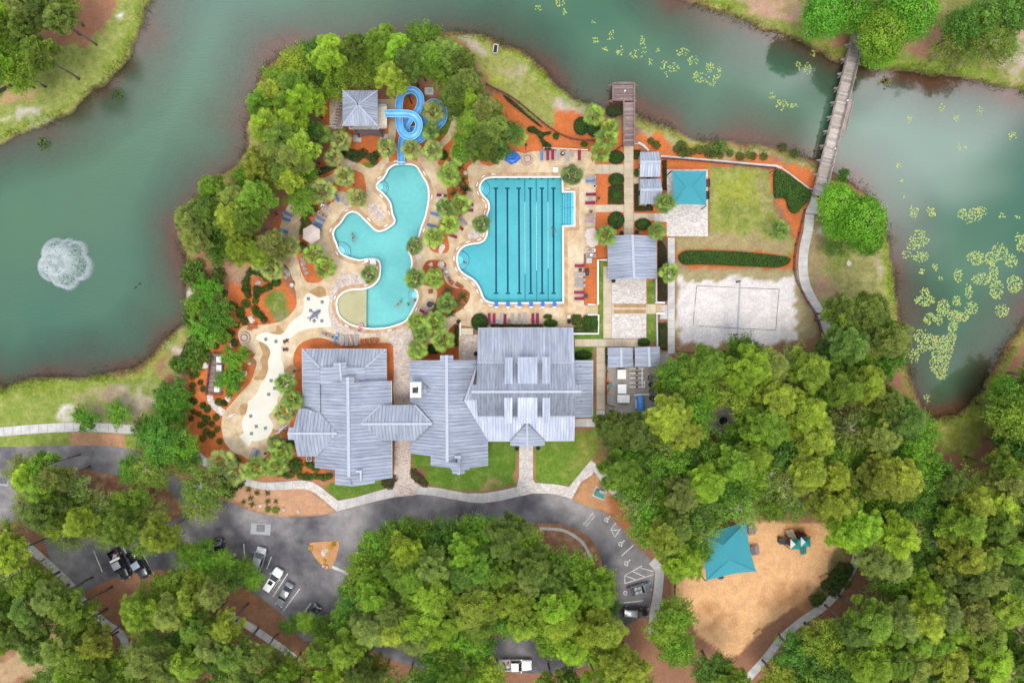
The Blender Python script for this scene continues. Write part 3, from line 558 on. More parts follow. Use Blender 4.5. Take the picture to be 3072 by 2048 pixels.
def wheelchair(x, y):
    """painted disabled-bay symbol: wheel, seat, head"""
    m_ = MB(); c = W('E4', x, y); s = .42; u = Vector((.75, .66, 0)); v = Vector((-.66, .75, 0)); q = lambda a_, b_: c + u*a_*s + v*b_*s
    def st(a_, b_, w):
        d = (b_ - a_).normalized(); n_ = Vector((-d.y, d.x, 0)) * w / 2; z = Vector((0, 0, .021)); m_.add([a_-n_+z, b_-n_+z, b_+n_+z, a_+n_+z], [(0,1,2,3)])
    pr = None
    for k in range(12):
        t = rad(-40 + k * 24); p_ = q(-.4 + .85*math.cos(t), .85*math.sin(t))
        if pr: st(pr, p_, .14)
        pr = p_
    st(q(-.3, 0), q(1.0, 0), .16); st(q(-.3, 0), q(-.3, -.8), .14); st(q(-.3, -.8), q(-1.1, -1.0), .14); hd = q(1.5, .1)
    m_.add([(hd.x + .13*math.cos(k*math.pi/4), hd.y + .13*math.sin(k*math.pi/4), .021) for k in range(8)], [tuple(range(8))])
    m_.build('painted_symbol', M['linepaint'], road, True)
for x, y in [(1292,540),(1422,762),(1475,940),(1467,1212)]: wheelchair(x, y)
def text(body, size, mat, loc, rz, name, parent=None):
    cu = bpy.data.curves.new('t', 'FONT'); cu.body = body; cu.size = size; cu.align_x = 'CENTER'; cu.align_y = 'CENTER'
    t = bpy.data.objects.new('t', cu); COL.objects.link(t); dg = bpy.context.evaluated_depsgraph_get(); dg.update()
    me = bpy.data.meshes.new_from_object(t.evaluated_get(dg)); bpy.data.objects.remove(t); me.materials.clear(); me.materials.append(mat)
    me.transform(Matrix.Translation(loc) @ Matrix.Rotation(rz, 4, 'Z')); return link(name, me, parent, parent is not None)
tp = W('E4', 1130, 545); u = Vector((.62, .78, 0)); pv = Vector((-.78, .62, 0))
text('WATCH FOR', .5, M['linepaint'], tp + pv * .28 + Vector((0, 0, .021)), rad(51), 'painted_lettering', road)
text('PEDESTRIANS', .42, M['linepaint'], tp - pv * .28 + Vector((0, 0, .021)), rad(51), 'painted_lettering', road)

def slabs(name, Lp, Rp, n, mat, z=.1, joint=.05):
    """a walk of separately cast slabs between two edges"""
    base = sheet(name, list(Lp) + list(Rp)[::-1], M['grey'], z - .03, z - .03)
    A = resample(Lp, n + 1); B = resample(Rp, n + 1)
    Af = resample(Lp, n * 3 + 1); Bf = resample(Rp, n * 3 + 1)
    for i in range(n):
        a = Af[i*3:i*3+4]; b_ = Bf[i*3:i*3+4]; q = [np.array(p) for p in a + b_[::-1]]; c0 = sum(q) / len(q)
        q = [p + (c0 - p) / max(np.linalg.norm(c0 - p), .1) * joint for p in q]
        m_ = MB(); m_.prism([tuple(p) for p in q], z - .03, z + R.uniform(-.004, .004)); m_.build('slab', mat, base, True)
    return base
up = WP('D', [(440,1020),(475,1051),(520,1075),(559,1094),(579,1101),(602,1107),(637,1106),(673,1103)]); lo = WP('D', [(428,1034),(462,1066),(510,1092),(556,1111),(572,1117),(592,1122),(621,1126),(673,1123)])
slabs('sidewalk', up, lo, 13, M['concrete'])
up = WP('D', [(777,1149),(818,1141),(858,1129),(905,1116)]); lo = WP('D', [(774,1174),(815,1163),(865,1150),(907,1141)])
slabs('sidewalk', up, lo, 6, M['concrete'])
up = WP('D', [(965,1116),(1005,1119),(1072,1132),(1109,1132),(1147,1126),(1187,1117)]); lo = WP('D', [(955,1135),(990,1137),(1040,1146),(1078,1153),(1109,1155),(1147,1150),(1188,1140)])
slabs('sidewalk', up, lo, 10, M['concrete'])
sheet('brick_walk', smooth(WP('D', [(673,1103),(703,1103),(727,1111),(751,1129),(777,1149)]), 3, False) + smooth(WP('D', [(774,1174),(743,1147),(719,1129),(699,1122),(673,1123)]), 3, False), M['paverpale'], .1, .1)
sheet('brick_walk', WP('D', [(907,1005),(943,1005),(943,1095),(967,1116),(955,1136),(907,1141),(905,1116)]), M['paver'], .1, .1)
sheet('brick_walk', WP('D', [(1193,1015),(1224,1015),(1224,1100),(1229,1108),(1272,1111),(1307,1117),(1357,1056),(1372,1068),(1360,1090),(1334,1107),(1314,1145),(1284,1136),(1259,1132),(1222,1133),(1188,1140),(1187,1117),(1192,1095)]), M['paverpale'], .1, .1)
l, r = sides(smooth(WP('D', [(1837,478),(1860,492),(1856,530),(1847,570),(1844,614),(1849,650),(1862,682),(1886,724),(1910,780),(1930,840),(1945,900)][1:]), 4, False), 1.75)
slabs('sidewalk', l, r, 21, M['concrete'], .08)
l, r = sides(smooth(WP('D', [(-90,1005),(-20,994),(20,990),(75,985),(150,981),(220,981),(290,985),(350,990)]), 4, False), 1.7); slabs('sidewalk', l, r, 22, M['concrete'], .08)
l, r = sides(smooth(WP('D', [(60,1250),(98,1283),(150,1330),(190,1378),(235,1425),(278,1455),(288,1490),(276,1530),(270,1580)]), 3, False), 1.5); slabs('sidewalk', l, r, 20, M['concrete'], .06)
l, r = sides(smooth(WP('D', [(520,1410),(560,1430),(600,1455),(650,1490),(700,1530)]), 3, False), 1.4); slabs('sidewalk', l, r, 9, M['concrete'], .06)
l, r = sides(smooth(WP('D', [(1975,1180),(1972,1250),(1960,1300),(1930,1350),(1895,1390),(1850,1420),(1800,1460),(1760,1510),(1715,1560),(1690,1600)]), 3, False), 1.5); slabs('sidewalk', l, r, 28, M['concrete'], .06)
l, r = sides(smooth(WP('D', [(1240,1213),(1290,1216),(1322,1232),(1345,1255),(1362,1300),(1370,1350)]), 3, False), .55); sheet('gravel_swale', l + r[::-1], M['concrete'], .16, .04)
l, r = sides(smooth(WP('E4', [(1180,60),(1290,200),(1380,300),(1490,350),(1560,420)]), 3, False), 1.5); slabs('sidewalk', l, r, 8, M['concrete'], .08)
l, r = sides(smooth(WP('E4', [(1700,920),(1765,1000),(1765,1120),(1750,1250),(1725,1380),(1715,1490),(1712,1600)]), 3, False), 1.7); slabs('sidewalk', l, r, 13, M['concrete'], .1)

# ================================================================ POOL DECK
hole1 = offset(pool1, .15); hole2 = offset(pool2, .15)
deck = sheet('pool_deck', smooth(DECK, 2), M['deck'], .05, .05, [hole1, hole2])
def bed(name, f, pts, mat=None, z=.066, sm=3): return sheet(name, smooth(WP(f, pts), sm) if sm > 1 else WP(f, pts), mat or M['mulch'], z, .03)
bed('mulch_bed', 'B1', [(975,275),(1060,285),(1130,325),(1155,380),(1170,480),(1172,600),(1160,635),(1120,600),(1000,560),(950,545),(880,527),(820,540),(770,575),(720,625),(680,670),(640,730),(600,800),(560,870),(530,940),(508,1020),(500,1100),(500,1180),(540,1230),(640,1290),(740,1310),(790,1340),(805,1390),(790,1440),(740,1500),(700,1530),(650,1568),(600,1601),(486,1595),(436,1540),(400,1450),(370,1330),(345,1250),(360,1160),(385,1040),(400,950),(420,870),(450,790),(490,700),(530,620),(580,560),(640,520),(700,480),(760,450),(810,420),(850,330),(900,290)])
bed('mulch_bed', 'B1', [(1430,62),(1436,130),(1445,190),(1470,200),(1510,182),(1560,174),(1740,174),(1772,184),(1772,120),(1795,62),(1700,52),(1560,48)])
bed('mulch_bed', 'C1', [(385,545),(330,555),(290,590),(265,650),(240,700),(200,760),(230,810),(290,845),(360,862),(415,885),(440,940),(428,1010),(410,1080),(415,1130),(440,1170),(500,1215),(545,1230),(590,1200),(650,1170),(720,1130),(780,1070),(815,1000),(820,940),(790,905),(740,887),(660,880),(590,850),(540,800),(515,740),(510,690),(535,640),(548,600),(520,570),(460,550)], M['redmulch'])
bed('mulch_bed', 'C1', [(120,1210),(200,1180),(420,1190),(520,1240),(500,1330),(430,1400),(330,1490),(260,1530),(180,1540),(150,1420),(110,1300)], M['redmulch'])
bed('mulch_bed', 'C1', [(695,1270),(640,1300),(590,1350),(550,1410),(480,1470),(380,1520),(250,1560),(190,1620),(150,1715),(690,1715)], M['redmulch'], sm=1)
bed('stamped_rock_edge', 'B4', [(1340,425),(1390,390),(1450,372),(1490,400),(1500,440),(1490,478),(1440,482),(1390,462)], M['rockpatch'])
bed('stamped_rock_edge', 'B4', [(1040,735),(1075,760),(1095,800),(1080,830),(1040,820),(1000,815),(960,800),(1020,800)], M['rockpatch'])
bed('stamped_rock_edge', 'B4', [(870,890),(920,910),(968,955),(975,1010),(955,1070),(965,1140),(940,1210),(900,1250),(820,1245),(870,1190),(900,1130),(880,1070),(905,1010),(885,950)], M['rockpatch'])
bed('stamped_rock_edge', 'B4', [(690,1500),(720,1475),(760,1475),(768,1510),(750,1568),(700,1580),(688,1540)], M['rockpatch'])
bed('stamped_rock_edge', 'B4', [(1108,1150),(1180,1110),(1222,1140),(1218,1200),(1160,1195),(1110,1180)], M['rockpatch'])
bed('stamped_rock_edge', 'F6', [(935,400),(1000,430),(1040,435),(960,495),(880,530),(870,500),(920,450)], M['rockpatch'])
SPL = WP('B4', [(1310,450),(1340,433),(1390,457),(1440,478),(1500,462),(1532,468),(1528,530),(1522,600),(1535,680),(1552,748),(1480,757),(1380,765),(1300,780),(1240,805),(1180,850),(1120,880),(1082,930),(1075,1000),(1080,1060),(1100,1110),(1105,1180),(1108,1240),(1085,1300),(1075,1370),(1045,1430)]) + WP('F6', [(985,100),(890,195),(880,225),(905,275),(940,340),(930,410),(880,500),(800,555),(720,575),(640,572)])
SPL = smooth(SPL, 3, False) + WP('F6', [(600,655),(455,510)]) + smooth(WP('F6', [(525,460),(510,400),(498,320),(510,270),(550,200),(578,120),(585,20)]) + WP('B4', [(800,1430),(850,1370),(890,1280),(930,1230),(957,1150),(953,1080),(975,1010),(968,960),(930,915),(870,885),(838,860),(870,822),(950,802),(1000,820),(1060,827),(1110,800),(1150,735),(1200,685),(1270,630),(1290,570),(1288,490)]), 3, False)
splash = sheet('splash_pad', SPL, M['splash'], .08, .03)
PV = WP('B4', [(1640,250),(1780,240),(1850,300),(1900,380),(2000,700),(2290,700),(2352,770),(2352,860),(2292,900),(2292,1470),(2150,1470),(2140,1195),(2132,930),(2100,905),(2085,845),(1830,840),(1600,815),(1556,760),(1545,690),(1530,600),(1530,470),(1570,350)])
sheet('paved_terrace', PV, M['paver'], .058, .02, [offset(pool1, .35)])
for f, pts in [('B1', [(1200,690),(1260,660),(1330,680),(1370,740),(1390,810),(1350,880),(1290,870),(1230,800),(1195,750)]), ('C1', [(820,220),(880,180),(960,240),(1000,290),(940,320),(860,330),(800,290)]), ('C1', [(130,490),(200,470),(250,490),(230,540),(180,570),(150,540)])]: bed('paver_patch', f, pts, M['paver'], .058)
# joints of the old stairs / wooden ramp strips
# walkways between the beds, cast in bays
def walkrect(f, x0, y0, x1, y1, n, mat='walk', z=.06, name='walkway', vert=None):
    vert = (abs(y1 - y0) > abs(x1 - x0)) if vert is None else vert
    if vert: Lp = WP(f, [(x0, y0), (x0, y1)]); Rp = WP(f, [(x1, y0), (x1, y1)])
    else: Lp = WP(f, [(x0, y0), (x1, y0)]); Rp = WP(f, [(x0, y1), (x1, y1)])
    return slabs(name, Lp, Rp, n, M[mat], z)
walkrect('D', 1433, 334, 1455, 545, 11); walkrect('D', 1367, 377.5, 1432.5, 400, 4); walkrect('D', 1367, 470.5, 1432.5, 487.5, 4)
walkrect('D', 1455.5, 408, 1472, 422, 1); walkrect('D', 1455.5, 490, 1506, 507, 3)
walkrect('D', 1385.5, 612, 1405, 777, 9); walkrect('D', 1405.5, 698, 1507, 721, 5); walkrect('D', 1320, 778.5, 1465, 796, 8); walkrect('D', 1370, 797, 1389.5, 940, 8)
walkrect('D', 1533.5, 546, 1550, 812, 14, 'concrete'); walkrect('D', 1516, 700, 1533, 733, 1, 'concrete'); walkrect('D', 1370, 941, 1389.5, 965, 1, 'concrete'); walkrect('D', 1320, 961, 1369.5, 980, 2, 'concrete')
sheet('paved_terrace', WP('B3', [(692,277),(1077,277),(1077,907),(690,907),(690,770),(575,770),(575,690),(692,690)]), M['paverpale'], .06, .06)
sheet('paved_terrace', WP('C2', [(268,560),(592,560),(592,850),(268,850)]), M['paverpale'], .055, .05); sheet('paved_terrace', WP('C2', [(268,944),(592,944),(592,1177),(268,1177)]), M['paverpale'], .055, .05)
sheet('paved_terrace', WP('C4', [(103,200),(262,200),(262,440),(90,440)]), M['paver'], .07, .05)
for y0, y1 in ((852,888),(905,944)): sheet('stained_strip', WP('C2', [(285,y0),(590,y0+2),(590,y1-4),(285,y1-2)]), M['rockpatch'], .068, .01)
sheet('tower_walk', WP('D', [(757,228),(911,228),(911,270),(908,325),(900,352),(888,360),(880,356),(892,325),(893,250),(771,250),(771,298),(757,298)]), M['deck'], .045, .04)

# ================================================================ POOLS
def poolwater(name, tintc):
    m, N, L, P = newmat(name); pos = N.new('ShaderNodeNewGeometry').outputs['Position']
    tr = N.new('ShaderNodeBsdfTransparent'); tr.inputs['Color'].default_value = (*tintc, 1); gl = N.new('ShaderNodeBsdfGlossy'); gl.inputs['Roughness'].default_value = .03
    b = N.new('ShaderNodeBump'); b.inputs['Strength'].default_value = .25; b.inputs['Distance'].default_value = .06; L.new(noise(N, L, pos, 1.6, 4, .6), b.inputs['Height'])
    fr_ = N.new('ShaderNodeFresnel'); fr_.inputs['IOR'].default_value = 1.33
    for q in (gl, fr_): L.new(b.outputs['Normal'], q.inputs['Normal'])
    x = N.new('ShaderNodeMixShader'); L.new(fr_.outputs['Fac'], x.inputs['Fac']); L.new(tr.outputs['BSDF'], x.inputs[1]); L.new(gl.outputs['BSDF'], x.inputs[2])
    L.new(x.outputs['Shader'], N['Material Output'].inputs['Surface']); return m
M['water1'] = poolwater('pool_water', (.60, .94, .95)); M['water2'] = poolwater('lap_pool_water', (.45, .875, .945)); M['water0'] = poolwater('shallow_water', (.93, .97, .95))
M['border'] = pmat('stamped_border', [(.3, (.36, .21, .11)), (.7, (.52, .37, .23))], .9, 5, .18, .85)
def pool(label, outline, wmat, depth, loc, shallow=None):
    t = thing('swimming_pool', label, 'pool', loc); p = outline if area2(outline) > 0 else outline[::-1]; n = len(p)
    m_ = MB(); V, T = tri(p); m_.add([(x, y, -depth) for x, y in V], T); m_.build('pool_floor', M['turq'], t, True)
    m_ = MB(); m_.add([(x, y, .02) for x, y in p] + [(x, y, -depth) for x, y in p], [(i, (i+1) % n, n+(i+1) % n, n+i) for i in range(n)]); m_.build('pool_wall', M['turq'], t, True)
    sheet('coping', offset(p, .3), M['coping'], .1, .1, [p], t)
    sheet('stamped_border', offset(p, 1.0), M['border'], .072, .03, [offset(p, .29)], t)
    m_ = MB(); V, T = tri(p, [shallow] if shallow else []); m_.add([(x, y, -.06) for x, y in V], T); m_.build('water_surface', M[wmat], t, True)
    if shallow: m_ = MB(); V, T = tri(shallow); m_.add([(x, y, -.06) for x, y in V], T); m_.build('shallow_water', M['water0'], t, True)
    for i in range(0, n, max(1, n // 22)):
        a = np.array(p[i]); b_ = np.array(p[(i+1) % n]); d = b_ - a; d = d / np.linalg.norm(d); o_ = np.array((d[1], -d[0])); c = (a + b_) / 2 + o_ * .72
        q = MB(); q.box((c[0], c[1], .06), (.75, .18, .05), math.atan2(d[1], d[0])); q.build('depth_marker', M['white'], t, True)
    return t
BEACH = WP('B4', [(1878,395),(1876,768),(1750,735),(1680,692),(1630,642),(1606,580),(1606,520),(1628,470),(1680,428),(1750,408),(1850,402)])
P1 = pool('free-form swimming pool winding below the blue water slide', pool1, 'water1', 1.15, W('D', 900, 600), BEACH)
P2 = pool('lap pool with six dark lane lines and a bay on its left side', pool2, 'water2', 1.3, W('D', 1215, 550))
sheet('beach_entry_floor', BEACH, M['beach'], -.35, .3, parent=P1)
def steps(parent, f, cx, cy, rs, inside, rails=()):
    c = W(f, cx, cy); k = W(f, cx + 100, cy).x - c.x; k /= 100
    for i, r_ in enumerate(rs):
        m_ = MB(); rr = r_ * k; poly = [(c.x + rr*math.cos(a_), c.y + rr*math.sin(a_)) for a_ in np.linspace(0, 2*math.pi, 40, endpoint=False)]
        z = -.18 - i * .2
        m_.prism(poly, z - .25, z); m_.build('step', M['stepw'], parent, True)
        m_ = MB(); n = 40; ri = rr - .06
        m_.add([(c.x + q*math.cos(2*math.pi*j/n), c.y + q*math.sin(2*math.pi*j/n), z + .006) for q in (rr, ri) for j in range(n)], [(j, (j+1) % n, n+(j+1) % n, n+j) for j in range(n)]); m_.build('step_nosing', M['navy'], parent, True)
    for (a_, b_) in rails:
        m_ = MB(); p0 = W(f, *a_, .0); p1 = W(f, *b_, -.2); m_.tube([p0 + Vector((0, 0, .05)), p0 + Vector((0, 0, .85)), p1 + Vector((0, 0, .85)), p1 + Vector((0, 0, .3)), p1 + Vector((0, 0, -.4))], .03, 6); m_.build('handrail', M['chrome'], parent, True)
M['stepw'] = pmat('pool_steps', [(.3, (.62, .72, .76)), (.7, (.68, .78, .82))], 1, 5, .04, .6)
steps(P1, 'B1', 1330, 470, [45, 60, 75, 88], 1, [((1290,472),(1400,470))])
steps(P1, 'B1', 865, 1225, [60, 78, 95, 110], 1, [((820,1260),(910,1165))])
steps(P1, 'C1', 185, 955, [55, 70, 84, 97], 1, [((225,950),(110,950))])
steps(P2, 'B2', 565, 490, [40, 58, 78, 96], 1, [])
steps(P2, 'B2', 305, 1330, [55, 74, 92, 110], 1, [])
for i, (xa, xb) in enumerate([(1612,1650),(1596,1612),(1580,1596),(1562,1580),(1545,1562),(1525,1545)]):
    a = W('B2', xa, 542); b = W('B2', xb, 924); z = -.12 - i*.17; m_ = MB(); m_.box(((a.x+b.x)/2, (a.y+b.y)/2, z-.15), (b.x-a.x-.01, a.y-b.y-.02, .3)); m_.build('step', M['stepw'], P2, True)
    m_ = MB(); m_.box((a.x+.035, (a.y+b.y)/2, z+.004), (.07, a.y-b.y-.04, .012)); m_.build('step_nosing', M['navy'], P2, True)
m_ = MB(); a = W('B2', 1520, 735); b = W('B2', 1655, 728); m_.tube([a+Vector((0,0,-.9)), a+Vector((0,0,.8)), b+Vector((0,0,.85)), b+Vector((0,0,.05))], .035, 6); m_.build('handrail', M['blue'], P2, True)
for i in range(12):
    a = W('B2', 1508, 560 + i*30); m_ = MB(); m_.box((a.x, a.y, -1.28), (.06, .2, .02)); m_.build('floor_tile', M['navy'], P2, True)
for k, xt in enumerate([735, 870, 1005, 1140, 1277, 1412]):
    xb = xt - 392.2 + 784.5 + 0; a = W('B2', xt, 490, -1.28); b = W('C1', [1131,1268,1403,1538,1672,1808][k], 940, -1.28)
    m_ = MB(); m_.bar(a, b, .32, .03); n_ = Vector((1, 0, 0)); m_.bar(a - n_*.42, a + n_*.42, .26, .032); m_.bar(b - n_*.42, b + n_*.42, .26, .032); m_.build('lane_line', M['navy'], P2, True)
    w_ = W('B2', xt, 369); m_ = MB(); m_.box((w_.x, w_.y - .02, -.55), (.5, .03, .5)); m_.box((w_.x, w_.y - .021, -.55), (.16, .035, 1.0)); m_.build('wall_target', M['navy'], P2, True)
# lane ropes lie on the water: things of their own
M['floatblue'] = flat('navy_floats', (.01, .06, .22), .4); M['floatwhite'] = flat('white_floats', (.7, .75, .75), .4)
for k, (xt, xb, y1, y2, y3, lab) in enumerate([(1075,1472,650,715,940,'left'), (1210,1608,640,680,930,'middle'), (1347,1743,650,650,915,'right')]):
    a = W('B2', xt, 352, .0); b = W('C1', xb, 1060, .0); p1 = W('B2', xt, y1, 0); p2 = W('C1', xb, y2, 0)
    t = thing('lane_rope', f'{lab} one of three float ropes dividing the lap pool lanes', 'lane rope', a, 0, 'lane ropes of the lap pool')
    def floats(nm, y0, ye, mat, r_):
        m_ = MB(); y = y0
        while y > ye:
            x = a.x + (b.x - a.x) * (a.y - y) / (a.y - b.y); m_.cyl((0, 0, 0), r_, .001, 6) if False else m_.tube([(x, y, .0), (x, y - .22, .0)], r_, 6); y -= .34 if r_ > .06 else .4
        m_.build(nm, mat, t, True)
    floats('blue_floats', a.y, p1.y, M['floatblue'], .085); floats('white_floats', p1.y, p2.y, M['floatwhite'], .055); floats('blue_floats', p2.y, b.y, M['floatblue'], .08)
for k, x in enumerate([1133, 1270, 1405, 1541, 1677, 1815]):
    c = W('C1', x, 1075); t = thing('starting_block', f"blue starting block, {['leftmost','second','third','fourth','fifth','rightmost'][k]} from the left at the lap pool end", 'starting block', (c.x, c.y, .05), 0, 'starting blocks of the lap pool')
    m_ = MB(); m_.prism([(-.36,-.3),(.36,-.3),(.36,.25),(.26,.42),(.1,.5),(-.1,.5),(-.26,.42),(-.36,.25)], .5, .6); m_.build('platform', M['blue'], t)
    m_ = MB(); m_.box((0, -.1, .25), (.3, .5, .5)); m_.build('pedestal', M['grey'], t); m_ = MB(); m_.prism([(-.3,-.5),(-.36,-.31),(.36,-.31),(.3,-.5),(.1,-.6),(-.1,-.6)], .2, .3); m_.build('step_board', M['white'], t)
# ================================================================ BUILDINGS
def plane3(f, pts):
    a, b, c = [W(f, *p) for p in pts]; n = (b - a).cross(c - a).normalized()
    return (a, n if n.z > 0 else -n)
def hit(f, x, y, pl):
    o = Vector((0, 0, H)); d = W(f, x, y, 0) - o; t = (pl[0] - o).dot(pl[1]) / d.dot(pl[1]); return o + d * t
def clip(poly, k, s):
    """keep the part of a 2-D polygon with s*(u-k) <= 0"""
    out = []
    for i in range(len(poly)):
        a, b = poly[i], poly[(i+1) % len(poly)]; da, db = s*(a[0]-k), s*(b[0]-k)
        if da <= 0: out.append(a)
        if (da < 0 < db) or (db < 0 < da): t = da/(da-db); out.append((a[0]+(b[0]-a[0])*t, a[1]+(b[1]-a[1])*t))
    return out
def roof_face(root, f, pl, poly, pitch=.6, mat=None, lift=0.0, th=.05, name='roof_panel', shear=None):
    if not isinstance(pl, tuple): pl = plane3(f, pl)
    a0, n = pl; P3 = [hit(f, x, y, pl) for x, y in poly]
    g = Vector((n.x, n.y, 0)); g = Vector((0, -1, 0)) if g.length < 1e-3 else g.normalized()
    v = (g - n * g.dot(n)).normalized(); u = n.cross(v).normalized()
    o = P3[0]; Q = [((p - o).dot(u), (p - o).dot(v)) for p in P3]
    us = [q[0] for q in Q]; lo, hi = min(us), max(us); k = max(1, round((hi - lo) / pitch)); w = (hi - lo) / k
    mat = mat or (M['roofNS'] if abs(v.y) > abs(v.x) else M['roofEW'])
    back = lambda q, h: o + u*q[0] + v*q[1] + n*(h + lift)
    for i in range(k):
        s = clip(clip(Q, lo + (i+1)*w - .022, 1), lo + i*w + .022, -1)
        s2 = []
        for q in s:
            if not s2 or abs(q[0]-s2[-1][0]) + abs(q[1]-s2[-1][1]) > 1e-4: s2.append(q)
        if len(s2) < 3: continue
        try: V, T = tri(s2 if area2(s2) > 0 else s2[::-1])
        except Exception: continue
        m_ = MB(); m_.add([back(q, 0) for q in V], T); b_ = s2 if area2(s2) > 0 else s2[::-1]; nn = len(b_)
        m_.add([back(q, -th) for q in b_] + [back(q, 0) for q in b_], [(j, (j+1) % nn, nn+(j+1) % nn, nn+j) for j in range(nn)])
        e = [q[1] for q in s2 if q[0] < lo + i*w + .05]
        if len(e) >= 2 and max(e) - min(e) > .2:
            y0, y1 = min(e), max(e); x = lo + i*w + .035
            m_.add([back((x+dx, y), h) for y in (y0, y1) for dx, h in ((-.035,0),(-.022,.06),(.022,.06),(.035,0))], [(0,1,5,4),(1,2,6,5),(2,3,7,6),(0,3,2,1),(4,5,6,7)])
        m_.build(name, mat, root, True)
    m_ = MB(); Qc = Q if area2(Q) > 0 else Q[::-1]; V, T = tri(Qc); m_.add([back(q, -th) for q in V], T); m_.build('roof_underlay', M['seam'], root, True)
    return P3
def ridge(root, f, a, b, w=.35, name='ridge_cap', mat=None, up=.06):
    p, q = W(f, *a) + Vector((0, 0, up)), W(f, *b) + Vector((0, 0, up)); m_ = MB(); m_.bar(p, q, w, .07); m_.build(name, mat or M['trim'], root, True)
def walls(root, f, poly, z0, z1, ztop=None, mat=None, openings=True):
    """wall prism given by its roof-level outline"""
    p = WP(f, poly, ztop or z1); m_ = MB(); m_.prism(p, z0, z1); o = m_.build('wall', mat or M['wall'], root, True)
    if openings:
        pp = p if area2(p) > 0 else p[::-1]
        for i in range(len(pp)):
            a = Vector((*pp[i], 0)); b = Vector((*pp[(i+1) % len(pp)], 0)); L = (b - a).length
            if L < 3: continue
            d = (b - a) / L; nrm = Vector((d.y, -d.x, 0)); k = int(L // 2.6)
            for j in range(k):
                c = a + d * (L * (j + .5) / k) + nrm * .03
                door = (j == k // 2 and i % 2 == 0)
                h0, hh = (.05, 2.1) if door else (1.0, 1.3)
                w_ = MB(); w_.box((c.x, c.y, z0 + h0 + hh/2), (1.2, .12, hh), math.atan2(d.y, d.x)); wo = w_.build('door' if door else 'window', M['white'], root, True)
                g_ = MB(); c2 = c + nrm*.07; g_.box((c2.x, c2.y, z0 + h0 + hh/2), (1.0, .02, hh - .2), math.atan2(d.y, d.x)); go = g_.build('pane', M['glass'], wo)
                go.matrix_parent_inverse = Matrix.Identity(4)
                if not door: pass
    return o

# ---- west clubhouse wing
B = thing('clubhouse_building', 'west clubhouse wing with hipped porch roof, left of the brick passage', 'building', W('C3', 700, 900))
walls(B, 'C3', [(300,235),(1040,235),(1040,520),(1090,525),(1090,1400),(600,1400),(600,1325),(410,1300),(410,760),(300,760)], 0, 3.2, 3.4)
roof_face(B, 'C3', [(272,210,3.4),(1062,210,3.4),(437,381,5.1)], [(272,210),(1062,210),(868,383),(437,383)])
roof_face(B, 'C3', [(272,210,3.4),(281,770,3.4),(437,381,5.1)], [(272,210),(437,383),(440,825),(281,770)])
roof_face(B, 'C3', [(1062,210,3.4),(1066,510,3.4),(866,383,5.1)], [(1062,210),(1066,515),(862,518),(868,383)])
roof_face(B, 'C3', [(625,337,6.7),(642,525,6.7),(440,450,5.2)], [(625,337),(565,339),(565,380),(440,382),(440,540),(642,530)])
roof_face(B, 'C3', [(625,337,6.7),(642,525,6.7),(862,450,5.2)], [(625,337),(686,337),(686,379),(866,384),(862,530),(642,530)])
ridge(B, 'C3', (625,337,6.75), (642,528,6.75)); ridge(B, 'C3', (272,210,3.45), (437,382,5.15), .3, 'hip_cap'); ridge(B, 'C3', (1062,210,3.45), (867,383,5.15), .3, 'hip_cap')
walls(B, 'C3', [(655,528),(745,528),(1090,530),(1090,1395),(600,1395),(600,1330),(450,1310),(450,528)], 3.1, 4.2, 4.4, None, False)
mW = plane3('C3', [(700,478,8.0),(712,1410,8.0),(390,1250,4.0)]); mE = plane3('C3', [(700,478,8.0),(712,1410,8.0),(1113,1000,4.0)])
roof_face(B, 'C3', mW, [(701,476),(645,478),(645,522),(440,524),(440,815),(390,1210),(390,1325),(580,1345),(580,1485),(740,1500),(712,1410)])
roof_face(B, 'C3', mE, [(701,476),(760,478),(762,522),(1111,508),(1117,1420),(955,1447),(955,1470),(740,1500),(712,1410)])
ridge(B, 'C3', (701,474,8.05), (712,1412,8.05), .5)
m_ = MB(); zz = [hit('C3', 640, 525, mW), hit('C3', 701, 500, mW), hit('C3', 800, 522, mE)]; m_.add([zz[0]-Vector((0,0,.1)), zz[1]-Vector((0,0,.1)), zz[2]-Vector((0,0,.1)), (zz[2].x, zz[1].y, 5.2), (zz[0].x, zz[1].y, 5.2)], [(0,1,2,3,4)]); m_.build('gable_wall', M['wall'], B, True)
roof_face(B, 'C3', [(135,1002,6.7),(600,1002,6.7),(240,768,4.5)], [(135,1002),(145,946),(190,946),(238,766),(312,769),(445,818),(602,1002)], lift=.05)
roof_face(B, 'C3', [(135,1002,6.7),(600,1002,6.7),(228,1215,4.5)], [(135,1002),(602,1002),(410,1217),(228,1215),(196,1060),(140,1060)], lift=.05)
ridge(B, 'C3', (135,1002,6.8), (602,1002,6.8), .4); walls(B, 'C3', [(225,800),(420,850),(420,1190),(235,1190)], 0, 4.3, 4.6)
m_ = MB(); a = W('C3', 740, 1440, 6.4); m_.bar(a, W('C3', 740, 1495, 6.0), .35, .5); m_.build('roof_vent', M['trim'], B, True)
m_ = MB(); m_.bar(W('C3', 825, 1350, 7.3), W('C3', 825, 1448, 6.9), .35, .5); m_.bar(W('C3', 775, 1358, 7.5), W('C3', 835, 1358, 7.3), .4, .4); m_.build('roof_vent', M['trim'], B, True)
for a, b in (((272,210,3.3),(1062,210,3.3)), ((272,210,3.3),(281,770,3.3)), ((1062,210,3.3),(1066,515,3.3)), ((1111,508,3.95),(1117,1420,3.95))): m_ = MB(); m_.bar(W('C3', *a), W('C3', *b), .14, .14); m_.build('gutter', M['lgrey'], B, True)
